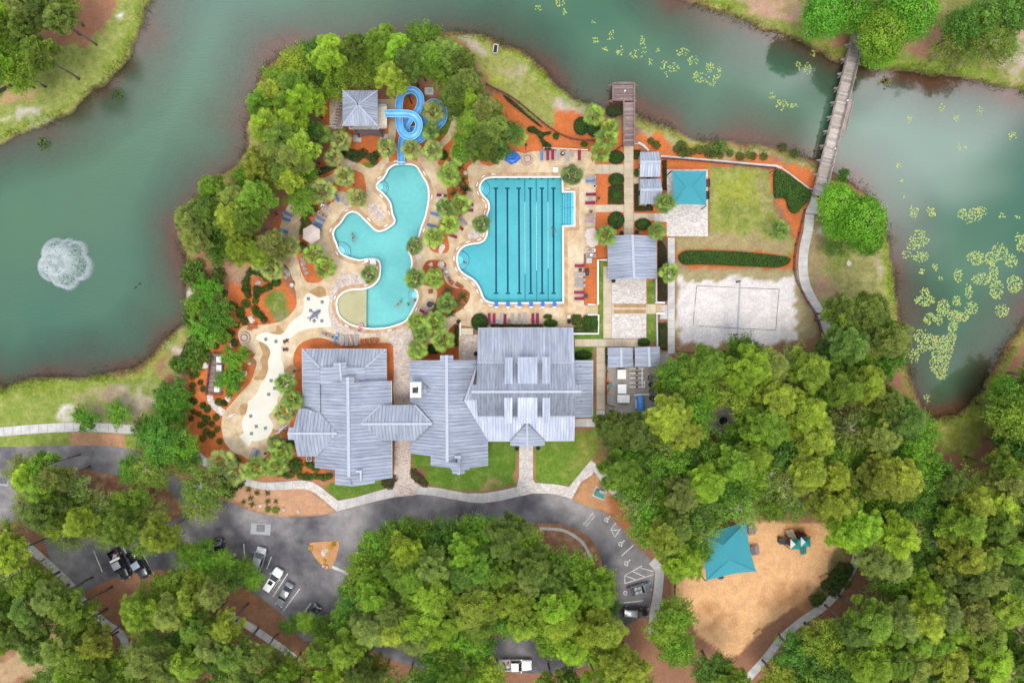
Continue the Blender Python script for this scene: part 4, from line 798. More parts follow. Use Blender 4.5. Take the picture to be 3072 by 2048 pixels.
# ---- east clubhouse: middle wing + great hall
B = thing('clubhouse_building', 'great hall with long grey metal roof, six shed dormers and square chimney', 'building', W('C4', 700, 750))
walls(B, 'C3', [(1310,340),(1660,340),(1900,340),(1990,1080),(1990,1280),(1500,1280),(1500,1190),(1310,1165)], 0, 3.8, 4.0)
nW = plane3('C3', [(1630,300,8.2),(1635,1275,8.2),(1284,750,4.0)]); nE = plane3('C3', [(1630,300,8.2),(1635,1275,8.2),(2020,1200,4.0)])
roof_face(B, 'C3', nW, [(1630,268),(1569,270),(1568,316),(1281,318),(1291,1190),(1480,1214),(1480,1304),(1660,1326),(1681,1350),(1685,1380),(1745,1388),(1745,1280),(1636,1270)])
roof_face(B, 'C3', nE, [(1630,268),(1692,268),(1694,315),(1920,315),(1910,420),(1785,690),(2021,1075),(2021,1305),(1845,1327),(1845,1346),(1800,1350),(1800,1381),(1745,1388),(1745,1280),(1636,1270)])
ridge(B, 'C3', (1630,266,8.25), (1636,1272,8.25), .5)
m_ = MB(); m_.bar(W('C3', 1745, 1222, 7.5), W('C3', 1745, 1388, 7.1), .5, .4); m_.bar(W('C3', 1705, 1225, 7.6), W('C3', 1765, 1225, 7.5), .5, .4); m_.build('roof_vent', M['trim'], B, True)
# chimney
c0 = WP('C3', [(1288,522),(1390,522),(1390,665),(1288,665)], 7.2); m_ = MB(); m_.prism(c0, 3, 7.2); ch = m_.build('chimney', M['white'], B, True)
cx = sum(p[0] for p in c0)/4; cy = sum(p[1] for p in c0)/4; m_ = MB(); m_.box((cx - .05, cy - .05, 7.25), (1.0, 1.0, .12))
for k in range(9): m_.box((cx + R.uniform(-.4,.4), cy + R.uniform(-.4,.4), 7.35), (.5, .08, .08), R.uniform(0, 3))
g_ = m_.build('chimney_grate', M['dark'], ch)
for pts, pz in (([(1390,520),(1478,586),(1392,590)], 0), ([(1392,590),(1478,586),(1395,655)], 0)):
    roof_face(B, 'C3', [(1390,588,6.9),(1478,586,6.45),(pts[0][0] if pz else (1390 if pts[0][1] < 550 else 1395), 520 if pts[0][1] < 550 else 655, 5.7)], pts, name='chimney_cricket', lift=.04)
# great hall
walls(B, 'C4', [(285,160),(1140,160),(1150,960),(1148,1165),(880,1165),(600,1165),(380,1165),(285,960)], 0, 3.6, 3.8)
roof_face(B, 'C4', [(262,138,3.7),(1160,138,3.7),(700,461,5.9)], [(262,139),(1160,135),(1171,461),(258,463)], .5)
roof_face(B, 'C4', [(258,462,5.95),(1172,462,5.95),(700,735,10)], [(258,463),(1172,461),(1183,668),(1234,668),(1234,736),(205,738),(206,675),(250,668)], .5)
roof_face(B, 'C4', [(262,969,5.6),(1175,969,5.6),(700,737,10)], [(205,738),(1234,736),(1232,780),(1186,780),(1175,970),(262,970),(252,812),(200,800)], .5, M['roofdim'])
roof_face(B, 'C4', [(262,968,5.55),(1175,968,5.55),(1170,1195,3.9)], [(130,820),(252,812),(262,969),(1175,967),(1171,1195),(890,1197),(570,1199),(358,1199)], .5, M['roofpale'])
roof_face(B, 'C4', [(258,463,5.9),(250,812,6.6),(130,818,6.7)], [(258,463),(205,738),(200,800),(252,812),(130,820)], .5)
ridge(B, 'C4', (203,737,10.05), (1236,735,10.05), .4)
m_ = MB(); m_.bar(W('C4', 258, 463, 6.0), W('C4', 1172, 461, 6.0), .18, .08); m_.bar(W('C4', 262, 970, 5.68), W('C4', 1175, 968, 5.68), .18, .08); m_.build('roof_flashing', M['trim'], B, True)
for x0, x1, y0, y1, z0, z1 in [(513,590,412,662,7.4,9.0),(636,822,410,662,7.4,9.0),(867,945,410,662,7.4,9.0),(510,588,1032,792,7.2,9.1),(636,822,1035,790,7.2,9.1),(869,943,1032,792,7.2,9.1)]:
    P3 = [W('C4', x0, y0, z0), W('C4', x1, y0, z0), W('C4', x1, y1, z1), W('C4', x0, y1, z1)]
    sgn = 1 if y0 < y1 else -1
    m_ = MB(); ins = Vector((.15, 0, 0)); b0 = [P3[0]+ins+Vector((0,-.35*sgn,0)), P3[1]-ins+Vector((0,-.35*sgn,0)), P3[2]-ins, P3[3]+ins]
    m_.add([Vector((p.x, p.y, 5.0)) for p in b0] + [p - Vector((0,0,.12)) for p in b0], [(0,1,5,4),(1,2,6,5),(2,3,7,6),(3,0,4,7),(4,5,6,7)]); dw = m_.build('dormer_wall', M['grey'], B, True)
    m_ = MB(); q0, q1 = b0[0], b0[1]; m_.box(((q0.x+q1.x)/2, q0.y + .03*sgn, 6.75), (q1.x-q0.x-.3, .04, .7)); w_ = m_.build('dormer_window', M['glass'], B, True)
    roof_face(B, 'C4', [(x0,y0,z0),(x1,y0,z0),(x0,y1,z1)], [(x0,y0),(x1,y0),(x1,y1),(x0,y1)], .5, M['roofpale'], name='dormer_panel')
roof_face(B, 'C4', [(1172,700,4.9),(1343,440,3.7),(1341,975,3.7)], [(1172,441),(1343,439),(1340,975),(1176,978)]); walls(B, 'C4', [(1160,460),(1325,460),(1322,955),(1160,955)], 0, 3.5, 3.7)
roof_face(B, 'C4', [(725,1037,5.6),(729,1250,5.6),(568,1240,4.2)], [(725,1033),(729,1251),(568,1242),(570,1199)], lift=.06)
roof_face(B, 'C4', [(725,1037,5.6),(729,1250,5.6),(890,1238,4.2)], [(725,1033),(891,1198),(891,1240),(729,1251)], lift=.06)
ridge(B, 'C4', (725,1033,5.75), (729,1251,5.75), .35)
for x in (590, 870): m_ = MB(); a = W('C4', x, 1225, 4.1); m_.cyl((a.x, a.y, 0), .16, 4.1, 10); m_.build('porch_column', M['white'], B, True)
for a, b in (((262,138,3.6),(1160,135,3.6)), ((1343,440,3.6),(1341,975,3.6)), ((358,1199,3.8),(568,1200,3.8)), ((891,1198,3.8),(1171,1196,3.8))): m_ = MB(); m_.bar(W('C4', *a), W('C4', *b), .14, .14); m_.build('gutter', M['lgrey'], B, True)
for x, y in ((1225,497),(1233,828)): m_ = MB(); a = W('C4', x, y, 4.4); m_.cyl((a.x, a.y, 4.1), .12, .5, 8); m_.build('vent_pipe', M['dark'], B, True)
# ---- covered walk between them
B = thing('covered_walkway', 'gabled roof bridging the brick passage between the two clubhouse wings', 'building', W('C3', 1160, 910))
roof_face(B, 'C3', [(820,914,6.8),(1492,912,6.8),(1010,738,4.95)], [(820,914),(1006,739),(1332,735),(1494,912)], lift=.08)
roof_face(B, 'C3', [(820,914,6.8),(1492,912,6.8),(1010,1066,4.95)], [(820,914),(1494,912),(1332,1064),(1014,1067)], lift=.08)
ridge(B, 'C3', (822,914,6.95), (1492,912,6.95), .4); ridge(B, 'C3', (820,914,6.9), (1006,739,5.1), .3, 'hip_cap'); ridge(B, 'C3', (1494,912,6.9), (1332,735,5.1), .3, 'hip_cap')
for x in (1135, 1275):
    for y in (770, 1040): m_ = MB(); a = W('C3', x, y, 4.8); m_.box((a.x, a.y, 2.4), (.3, .3, 4.8)); m_.build('post', M['white'], B, True)
# ---- pavilion, cabanas, pump sheds
def gable(name, label, f, ridge_a, ridge_b, left, right, zr, ze, posts=True, cat='pavilion', pitch=.55, lift=0, walled=False):
    ra, rb = ridge_a, ridge_b; c = [(left[0][0]+right[0][0])/2, (left[0][1]+left[1][1])/2]
    B = thing(name, label, cat, W(f, *c)); 
    roof_face(B, f, [(*ra, zr), (*rb, zr), (*left[0], ze)], [ra, left[0], left[1], rb], pitch)
    roof_face(B, f, [(*ra, zr), (*rb, zr), (*right[0], ze)], [ra, right[0], right[1], rb], pitch)
    ridge(B, f, (*ra, zr + .03), (*rb, zr + .03), .45)
    cs = [left[0], left[1], right[1], right[0]]; cc = np.mean(cs, 0)
    pts = [tuple(cc + (np.array(p) - cc) * .9) for p in cs]
    if walled: walls(B, f, pts, 0, ze - .05, ze)
    else:
        for p in pts: m_ = MB(); a = W(f, *p, ze); m_.box((a.x, a.y, (ze - .05)/2), (.28, .28, ze - .05)); m_.build('post', M['white'], B, True)
        m_ = MB()
        for i in range(4): m_.bar(W(f, *pts[i], ze - .15), W(f, *pts[(i+1) % 4], ze - .15), .2, .22)
        m_.build('beam', M['white'], B, True)
    return B
gable('pool_pavilion', 'large open pavilion with blue-grey gabled roof between two palms', 'C2', (461,202), (478,616), [(226,212),(232,622)], [(688,213),(694,612)], 5.6, 3.4)
gable('cabana', 'upper of the two small metal-roofed cabanas left of the teal sail', 'B3', (443,207), (633,205), [(440,114),(618,111)], [(440,347),(630,346)], 4.0, 2.8, cat='cabana', pitch=.5, walled=True)
gable('cabana', 'lower of the two small metal-roofed cabanas, beside a palm', 'B3', (443,470), (648,468), [(440,368),(632,363)], [(440,604),(640,600)], 4.0, 2.8, cat='cabana', pitch=.5, walled=True)
gable('pump_shed', 'left of the twin grey metal-roofed pump sheds above the equipment yard', 'C2', (355,1262), (357,1446), [(230,1262),(232,1448)], [(465,1262),(466,1444)], 4.0, 2.9, cat='shed', pitch=.7, walled=True)
gable('pump_shed', 'right of the twin grey metal-roofed pump sheds above the equipment yard', 'C2', (614,1255), (622,1442), [(485,1257),(487,1444)], [(720,1252),(720,1441)], 4.0, 2.9, cat='shed', pitch=.7, walled=True)
# ---- slide tower
T_ = thing('slide_tower', 'wooden slide tower with square four-sided metal roof and braced legs', 'tower', W('A2', 1150, 1040))
M['steel'] = flat('painted_steel', (.11, .12, .16), .5)
zc = 9.2; ap = (1145, 962, 11.2); cs = [(1004,832),(1326,832),(1326,1158),(1003,1159)]
for i in range(4):
    a, b = cs[i], cs[(i+1) % 4]; roof_face(T_, 'A2', [(*a, zc), (*b, zc), ap], [a, b, ap[:2]], .42)
    ridge(T_, 'A2', (*a, zc + .03), (ap[0], ap[1], ap[2] + .03), .22, 'hip_cap')
m_ = MB(); a = W('A2', *ap); m_.cyl((a.x, a.y, 11.1), .12, .5, 8); m_.bar(a, a + Vector((-.9, 1.5, .1)), .05); m_.build('finial', M['dark'], T_, True)
rw = [W('A2', x, y, zc) for x, y in cs]; cen = sum(rw, Vector()) / 4
lg = [cen + (p - cen) * .72 for p in rw]
for p in lg: m_ = MB(); m_.box((p.x, p.y, 4.6), (.34, .34, 9.2)); m_.build('leg', M['steel'], T_, True)
for i in range(4):
    a, b = lg[i], lg[(i+1) % 4]; m_ = MB()
    for z0, z1 in ((.3, 3.0), (3.2, 5.9)):
        m_.bar((a.x, a.y, z0), (b.x, b.y, z1), .16, .2); m_.bar((b.x, b.y, z0), (a.x, a.y, z1), .16, .2); m_.bar((a.x, a.y, z1 + .1), (b.x, b.y, z1 + .1), .18, .25)
    m_.build('cross_brace', M['steel'], T_, True)
c = cen; hw = abs(lg[1].x - lg[0].x) / 2 + .5
m_ = MB(); m_.box((c.x, c.y, 6.1), (2*hw, 2*hw, .18)); m_.build('platform', M['wood'], T_, True)
a = W('A2', 1328, 978, 6.2); b = W('A2', 1412, 1180, 6.2); m_ = MB(); m_.box(((a.x+b.x)/2 - .5, (a.y+b.y)/2, 6.15), (b.x-a.x+1, a.y-b.y, .16)); m_.build('slide_landing', M['cream'], T_, True)
m_ = MB()
for y in (a.y, b.y): m_.bar((a.x - 1, y, 6.5), (b.x, y, 6.5), .08); m_.bar((a.x - 1, y, 7.1), (b.x, y, 7.1), .1)
for x in np.linspace(a.x, b.x, 4):
    for y in (a.y, b.y): m_.bar((x, y, 6.2), (x, y, 7.1), .08)
m_.build('railing', M['lgrey'], T_, True)
a = W('A2', 945, 880, 5); b = W('A2', 1010, 1190, 5)
for i in range(14):
    t = i / 13; m_ = MB(); m_.box((a.x + .5, a.y - (a.y-b.y)*t, 6.0 - 5.0*abs(1 - t)), (1.5, .34, .08)); m_.build('stair_tread', M['woodred'], T_, True)
m_ = MB()
for x in (a.x - .3, a.x + 1.3): m_.bar((x, a.y, 1.9), (x, b.y, 7.0), .09, .12); m_.bar((x, a.y, 1.0), (x, b.y, 6.0), .08, .25)
for i in range(9):
    t = i / 8; m_.bar((a.x - .3, a.y - (a.y-b.y)*t, 1 + 5*t), (a.x - .3, a.y - (a.y-b.y)*t, 2 + 5*t), .07)
    m_.bar((a.x - .9, a.y - (a.y-b.y)*t, 1.9 + 5.0*t), (a.x + .4, a.y - (a.y-b.y)*t, 1.9 + 5.0*t), .09)
m_.build('stair_rail', M['lgrey'], T_, True)
for x, y in ((1140,1275),(1385,1265)): m_ = MB(); a = W('A2', x, y); m_.box((a.x, a.y, .1), (1.5, 1.2, .2)); m_.build('footing', M['concrete'], T_, True)
# ---- water slide
path = [(1395,1050,6.45),(1450,1050,6.3),(1520,1051,6.15),(1600,1052,5.95),(1660,1070,5.75),(1700,1115,5.55),(1708,1175,5.35),(1680,1235,5.15),(1630,1262,5.0),(1575,1245,4.85),(1540,1195,4.7),(1528,1120,4.55),(1526,1030,4.35),(1530,940,4.15),(1550,875,4.0),(1600,838,3.88),(1660,838,3.75),(1710,880,3.6),(1724,945,3.48),(1705,1010,3.35),(1660,1070,3.2),(1610,1130,3.05),(1590,1195,2.9),(1620,1265,2.75),(1680,1298,2.62),(1735,1275,2.5),(1765,1210,2.38),(1762,1130,2.25),(1758,1050,2.12),(1780,985,2.0),(1830,950,1.9),(1890,965,1.8),(1930,1020,1.7),(1935,1085,1.6),(1905,1145,1.5),(1850,1178,1.4),(1780,1190,1.3),(1700,1195,1.2),(1630,1205,1.1),(1580,1235,1.0),(1553,1290,.85),(1546,1370,.6),(1547,1450,.38),(1548,1512,.24)]
cl = [tuple(W('A2', x, y, z)) for x, y, z in path]; cl = smooth(cl, 4, False)
S_ = thing('water_slide', 'blue looping flume water slide ending in the free-form pool', 'water slide', W('A2', 1640, 1080))
prof = [(-.66,.42),(-.58,.46),(-.52,.40),(-.46,.12),(-.3,-.06),(0,-.12),(.3,-.06),(.46,.12),(.52,.40),(.58,.46),(.66,.42),(.52,.06),(.32,-.14),(0,-.2),(-.32,-.14),(-.52,.06)]
def sweep(pts, prof, closed=True):
    m_ = MB(); n = len(prof); V = []
    for i, p in enumerate(pts):
        a = Vector(pts[max(i-1, 0)]); b = Vector(pts[min(i+1, len(pts)-1)]); d = (b - a); d.z = 0; d.normalize(); s = Vector((d.y, -d.x, 0))
        V += [Vector(p) + s*x + Vector((0, 0, z)) for x, z in prof]
    F = [(i*n+k, i*n+(k+1) % n, (i+1)*n+(k+1) % n, (i+1)*n+k) for i in range(len(pts)-1) for k in range(n)]
    return m_.add(V, F)
seg = 12
for i in range(0, len(cl) - 1, seg):
    q = sweep(cl[i:i+seg+1], prof); q.build('flume_section', M['slideblue'], S_, True, True)
    p = cl[i]; a = Vector(cl[max(i-1, 0)]); b = Vector(cl[i+1]); d = (b - a); d.z = 0; d.normalize(); s = Vector((d.y, -d.x, 0))
    m_ = MB(); pr = [(x*1.03, z*1.05 - .01) for x, z in prof[11:] + prof[:1]]
    m_.tube([Vector(p) + s*x + Vector((0,0,z)) for x, z in [(-.68,.44),(-.53,.03),(-.32,-.17),(0,-.23),(.32,-.17),(.53,.03),(.68,.44)]], .05, 6); m_.build('flange', M['slideblue'], S_, True)
    for sd_ in (-.59, .59):
        m_ = MB(); m_.tube([tuple(Vector(q) + Vector((0, 0, .47)) + (lambda d_: Vector((d_.y, -d_.x, 0)).normalized()*sd_)(Vector(cl[min(i+j+1, len(cl)-1)]) - Vector(cl[max(i+j-1, 0)]))) for j, q in enumerate(cl[i:i+seg+1])], .055, 5); m_.build('flume_rim', M['slaterim'], S_, True)
pc = W('A2', 1615, 1165, 0)
for px, py, hgt in ((1615,1165,5.6),(1640,955,3.9),(1850,1070,1.6),(1545,1060,3.9)):
    a = W('A2', px, py, 0); m_ = MB(); m_.cyl((a.x, a.y, 0), .2 if hgt > 5 else .13, hgt, 12)
    near = sorted([Vector(p) for p in cl[::3]], key=lambda p: (p.x-a.x)**2 + (p.y-a.y)**2)[:5 if hgt > 5 else 3]
    for p in near:
        z = min(hgt, p.z - .25)
        if z > .5: m_.bar((a.x, a.y, z - .2), (p.x, p.y, z), .12)
    m_.build('support_column', M['slideblue'] if hgt > 5 else M['dark'], S_, True)
m_ = MB(); a = W('A2', 1548, 1490, .25); m_.box((a.x, a.y - .1, .62), (1.45, .12, .3)); m_.build('exit_sign', M['white'], S_, True)

# ================================================================ BRIDGE AND DOCK
def deckwalk(t, a, b, w, z, mat, plank=.32, rail=True, name='plank', vary=.02):
    a = Vector(a); b = Vector(b); d = (b - a).normalized(); L = (b - a).length; n = int(L / plank); ang = math.atan2(d.y, d.x)
    me = []
    for k in range(3):
        m_ = MB(); m_.box((0, 0, 0), (plank - .035, w + (k-1)*.03, .06)); o = m_.build(name, mat, t); me.append(o.data); bpy.data.objects.remove(o)
    for i in range(n):
        p = a + d * (plank * (i + .5)) - base_loc(t); o = link(name, me[R.randrange(3)], t); o.location = (p.x, p.y, z - base_loc(t).z + R.uniform(-.008, .008)); o.rotation_euler = (0, 0, ang)
M['wood'].node_tree.nodes['Principled BSDF'].inputs['Roughness'].default_value = .9
def plankmat(name, stops):
    m, N, L, P = newmat(name); oi = N.new('ShaderNodeObjectInfo'); pos = N.new('ShaderNodeNewGeometry').outputs['Position']
    c = ramp(N, L, oi.outputs['Random'], stops); c = nmix(N, L, 1.0, c, ramp(N, L, noise(N, L, pos, 3, 5, .7), [(.3, g3(.75)), (.7, g3(1.2))]), 'MULTIPLY')
    c = nmix(N, L, 1.0, c, ramp(N, L, noise(N, L, pos, .25, 2), [(.3, g3(.85)), (.7, g3(1.12))]), 'MULTIPLY')
    L.new(c, P.inputs['Base Color']); P.inputs['Roughness'].default_value = .9; return m
M['plank'] = plankmat('bridge_plank', [(0, (.30, .25, .22)), (.5, (.43, .37, .33)), (1, (.55, .48, .43))]); M['plankred'] = plankmat('dock_plank', [(0, (.17, .115, .11)), (.5, (.25, .175, .165)), (1, (.33, .25, .24))])
def railing(t, pts, z, h=1.05, step=1.9, mat=None, outr=0, side=1):
    mat = mat or M['wood']; q = along(pts, step); m_ = MB()
    for i in range(len(pts) - 1):
        for zz, ww in ((h, .14), (h*.55, .08), (h*.25, .08)): m_.bar((*pts[i], z + zz), (*pts[i+1], z + zz), ww, .06)
    m_.build('rail', mat, t, True)
    for p in q:
        m_ = MB(); m_.box((p[0], p[1], z + h/2), (.11, .11, h)); m_.build('rail_post', mat, t, True)
ZB = .9
a = W('A4', 835, 255, ZB); b = W('F3', 455, 330, ZB); d = (b - a).normalized(); s = Vector((d.y, -d.x, 0)) * -1; s = s if s.x > 0 else -s
BR = thing('footbridge', 'long weathered plank footbridge crossing the lake channel', 'bridge', (a + b) / 2)
deckwalk(BR, a, b, 2.05, ZB, M['plank'])
for sd_ in (-1, 1): railing(BR, [tuple((a + s*sd_*1.05)[:2]), tuple((b + s*sd_*1.05)[:2])], ZB)
L_ = (b - a).length
bt = []; 
for i in range(12):
    p = a + d * (L_ * (.03 + i * .0855))
    m_ = MB()
    for sd_ in (-1, 1):
        q = p + s*sd_*.95; m_.cyl((q.x, q.y, -3), .14, 3 + ZB + .2, 8)
        e = p + s*sd_*1.75; m_.bar((q.x, q.y, ZB + .95), (e.x, e.y, ZB - .05), .12); m_.bar((e.x, e.y, ZB - .08), (q.x, q.y, ZB - .08), .14, .18)
    m_.bar(p + s*1.75 + Vector((0,0,-.25)), p - s*1.75 + Vector((0,0,-.25)), .16, .2); m_.build('pile_frame', M['wood'], BR, True)
m_ = MB()
for sd_ in (-.7, 0, .7): m_.bar(a + s*sd_ + Vector((0,0,-.15)), b + s*sd_ + Vector((0,0,-.15)), .12, .22)
m_.build('girder', M['wood'], BR, True)
b0 = a + d * (L_ * .42) + s * 1.6; b1 = a + d * (L_ * .60) + s * 1.6
m_ = MB(); m_.bar(b0 + Vector((0,0,.42)), b1 + Vector((0,0,.42)), .5, .06); m_.bar(b0 + s*.3 + Vector((0,0,.8)), b1 + s*.3 + Vector((0,0,.8)), .08, .3); m_.bar(b0 - s*.5, b0 + s*.35, .2, .1); m_.bar(b1 - s*.5, b1 + s*.35, .2, .1); m_.bar(b0 + Vector((0,0,-.05)), b1 + Vector((0,0,-.05)), 1.0, .08); m_.build('bench', M['wood'], BR, True)
for f, x, y in (('A4',840,485),('A4',715,936),('A4',600,1376)):
    p = W(f, x, y, ZB + .1); m_ = MB(); m_.cyl((p.x, p.y, ZB), .06, .75, 8); m_.ball((p.x, p.y, ZB + .85), .17, 8); m_.build('bollard_light', M['white'], BR, True)
c = W('F3', 405, 410, .3); m_ = MB(); p = [W2('F3', *q) for q in ((395,285),(440,300),(460,500),(335,490),(385,380))]; m_.prism(p, 0, .28); m_.build('abutment', M['concrete'], BR, True)
DK = thing('lake_dock', 'L-shaped red-grey timber dock with railings on the lake', 'dock', W('A3', 1485, 1000)); ZD = .75
pa = [W('A3', x, y, ZD) for x, y in ((1437,1345),(1437,930),(1337,928),(1337,778),(1535,778),(1535,1345))]
deckwalk(DK, W('A3', 1486, 1345, ZD), W('A3', 1486, 930, ZD), W('A3', 1535, 0, ZD).x - W('A3', 1437, 0, ZD).x, ZD, M['plankred'])
deckwalk(DK, W('A3', 1436, 928, ZD), W('A3', 1436, 778, ZD), W('A3', 1535, 0, ZD).x - W('A3', 1337, 0, ZD).x, ZD, M['plankred'])
railing(DK, [tuple(p[:2]) for p in pa], ZD, 1.0, 1.8, M['woodred'])
m_ = MB()
for x in (1337, 1440, 1535):
    for y in (785, 930) + ((1060, 1190, 1310) if x > 1400 else ()):
        p = W('A3', x, y, ZD); m_.cyl((p.x, p.y, -3), .14, 3.6, 8)
        if x != 1440: sg = -1 if x < 1400 else 1; m_.bar((p.x, p.y, ZD + .9), (p.x + sg*.75, p.y, ZD - .1), .11); m_.bar((p.x, p.y, ZD - .1), (p.x + sg*.75, p.y, ZD - .1), .12)
m_.build('pile_frame', M['woodred'], DK, True)
m_ = MB(); p = W('A3', 1447, 852, ZD); m_.cyl((p.x, p.y, ZD), .06, .8, 8); m_.ball((p.x, p.y, ZD + .9), .18, 8); m_.build('bollard_light', M['white'], DK, True)
for y in (1005, 1180, 1290): m_ = MB(); m_.bar(W('A3', 1440, y, ZD + .05), W('A3', 1533, y, ZD + .05), .12, .03); m_.build('joint_board', M['woodlight'], DK, True)
# timber viewing deck on the left
TD = thing('timber_deck', 'small grey timber deck with brown rail in the left mulch garden', 'deck', W('B4', 460, 1190)); a = W('B4', 475, 1005, .3); b = W('B4', 450, 1385, .3)
deckwalk(TD, a, b, 2.5, .3, M['plankred'], .3); c0 = [W2('B4', *q, .3) for q in ((530,1010),(430,1002),(385,1385),(520,1390))]; railing(TD, c0, .3, .9, 1.5, M['brown'])
for x, y in ((500,1060),(500,1140),(480,1335)): m_ = MB(); p = W('B4', x, y, .4); m_.box((p.x, p.y, .55), (.9, 1.1, .5)); m_.build('planter_box', M['white'], TD, True)
sheet('garden_path', smooth(WP('B4', [(385,1385),(435,1390),(440,1440),(490,1490),(545,1530),(560,1545),(525,1590),(470,1560),(400,1480),(382,1430)]), 2), M['paverpale'], .05, .05)

# ================================================================ FENCES AND WALLS
def fence(label, f, pts, h=1.2, step=2.2, mat=None, z=0, name='fence'):
    p = smooth(WP(f, pts), 3, False) if len(pts) > 3 else WP(f, pts); mid = p[len(p)//2]
    t = thing(name, label, 'fence', (*mid, 0)); q = along(p, step); mat = mat or M['brown']
    for i, c in enumerate(q):
        m_ = MB(); m_.box((c[0], c[1], h/2 + z), (.12, .12, h)); m_.build('fence_post', mat, t, True)
        if i < len(q) - 1:
            for zz in (h*.93, h*.55, h*.2):
                m_ = MB(); m_.bar((*c, zz + z), (*q[i+1], zz + z), .06, .14); m_.build('fence_rail', mat, t, True)
    return t
fence('brown rail fence curving between the sand court and the lake walk', 'D', [(1846,482),(1836,525),(1825,566),(1821,614),(1826,644),(1852,693),(1872,724),(1884,771)])
fence('brown rail fence along the foot of the sand court, partly under trees', 'D', [(1553,806),(1600,809),(1690,812),(1760,806)])
fence('thin dark fence between point lawn and orange mulch bed', 'A3', [(180,785),(260,830),(370,880),(460,935),(560,1020),(680,1120),(780,1200),(870,1250),(930,1275),(1030,1300),(1180,1303)])
fence('dark fence below the white kerb above the sail lawn', 'B3', [(640,175),(900,195),(1200,222),(1500,250),(1700,268)], .9)
fence('short brown fence at the dock entrance', 'A3', [(1340,1400),(1380,1345),(1436,1344)], .9); fence('brown fence edge at the playground gate', 'F1', [(705,560),(700,630),(680,680),(672,740),(680,800)], 1.0)
fence('white low fence strip behind the red and blue loungers', 'B2', [(1300,22),(1500,32),(1810,46)], .6, 2.5, M['white'])
fence('thin brown rail fence of the pump yard, beside the walkway', 'C4', [(1465,470),(1465,868),(1540,872)], 1.5, 1.8)
fence('dark rail fence right of the pump yard tanks', 'C4', [(1975,505),(2030,540),(2080,700),(2085,840)], 1.5, 1.8)
fence('left garden wire fence in front of the lake bank', 'D', [(440,700),(455,750),(430,790),(415,830)], .9, 1.5)
def wall(label, f, pts, w=.45, h=.45, mat=None, name='low_wall'):
    p = WP(f, pts); l, r = sides(p, w); m_ = MB(); m_.prism(l + r[::-1], 0, h); o = m_.build(name, mat or M['white']); return tag(o, label, 'wall')
wall('white kerb from the dock around the upper cabana', 'B3', [(388,32),(430,32),(470,55),(520,105)], .4, .3, M['concrete']); wall('long white kerb above the sail lawn, ending at the hedge', 'B3', [(632,158),(900,180),(1200,205),(1500,232),(1715,248),(1765,265)], .45, .3, M['concrete'])
wall('thin white kerb running diagonally above the corner hedge', 'B3', [(1765,265),(1850,325),(1950,405),(2040,470)], .25, .3, M['concrete'])
wall('white planter wall of the left pavilion bed', 'C2', [(222,440),(135,440),(135,858),(40,858)], .3, .5); wall('white planter wall below the wooden steps', 'C2', [(40,955),(140,955),(140,1132),(-140,1132)], .3, .5)
wall('grey wall beside the upper grass strip', 'C2', [(680,620),(680,840)], .25, .7, M['lgrey']); wall('grey wall beside the lower grass strip', 'C2', [(685,945),(690,1250)], .25, .7, M['lgrey'])
wall('white step wall above the right wooden steps', 'C2', [(672,840),(760,842)], .3, .6); wall('white step wall below the right wooden steps', 'C2', [(680,942),(760,944)], .3, .6)
wall('thin white wall beside the pool stairs of the hall', 'C1', [(712,1280),(712,1440)], .2, .6)
def stairs(label, f, x0, y0, x1, y1, n, mat='woodlight', horiz=True):
    a = W(f, x0, y0); b = W(f, x1, y1); t = thing('steps', label, 'steps', (a + b) / 2)
    for i in range(n):
        m_ = MB(); u0 = i/n; u1 = (i+1)/n
        if horiz: m_.box((a.x + (b.x-a.x)*(u0+u1)/2, (a.y+b.y)/2, .05 + .05*i), ((b.x-a.x)/n - .02, abs(a.y-b.y), .1 + .1*i))
        else: m_.box(((a.x+b.x)/2, a.y + (b.y-a.y)*(u0+u1)/2, .05 + .05*i), (abs(b.x-a.x), abs(b.y-a.y)/n - .02, .1 + .1*i))
        m_.build('step', M[mat], t, True)
M['steptan'] = flat('tan_steps', (.5, .38, .22), .8)
stairs('tan wooden steps from the deck up to the pavilion walk', 'C2', 36, 868, 132, 948, 6, 'steptan'); stairs('small tan steps between walk and sand court path', 'C2', 676, 855, 732, 936, 4, 'steptan'); stairs('cream stairs left of the great hall roof', 'C1', 722, 1350, 860, 1425, 5, 'cream', False)
stairs('shallow tan steps on the left curving path', 'B1', 300, 1455, 400, 1530, 3, 'walk', False)
# ================================================================ VEGETATION
def leafmesh(name, V, cl, mat, extra=None):
    """quads: V is (N,4,3); cl one value per quad"""
    n = len(V); v = V.reshape(-1, 3); c = np.repeat(cl, 4)
    me = bpy.data.meshes.new(name); me.vertices.add(n*4); me.vertices.foreach_set('co', v.ravel().astype(np.float32))
    me.loops.add(n*4); me.loops.foreach_set('vertex_index', np.arange(n*4, dtype=np.int32)); me.polygons.add(n)
    me.polygons.foreach_set('loop_start', np.arange(0, n*4, 4, dtype=np.int32)); me.update(calc_edges=True)
    a = me.attributes.new('cl', 'FLOAT', 'POINT'); a.data.foreach_set('value', c.astype(np.float32)); me.materials.append(mat); return me
def unit(v): return v / (np.linalg.norm(v, axis=-1, keepdims=True) + 1e-9)
def cards(c, d, nrm, hl, hw, taper=.35):
    """leaf quads at c pointing along d, facing nrm"""
    d = unit(d); s = unit(np.cross(d, nrm)); hl = np.asarray(hl)[..., None]; hw = np.asarray(hw)[..., None]
    return np.stack([c - s*hw*taper, c + s*hw*taper, c + d*hl*2 + s*hw, c + d*hl*2 - s*hw], 1)
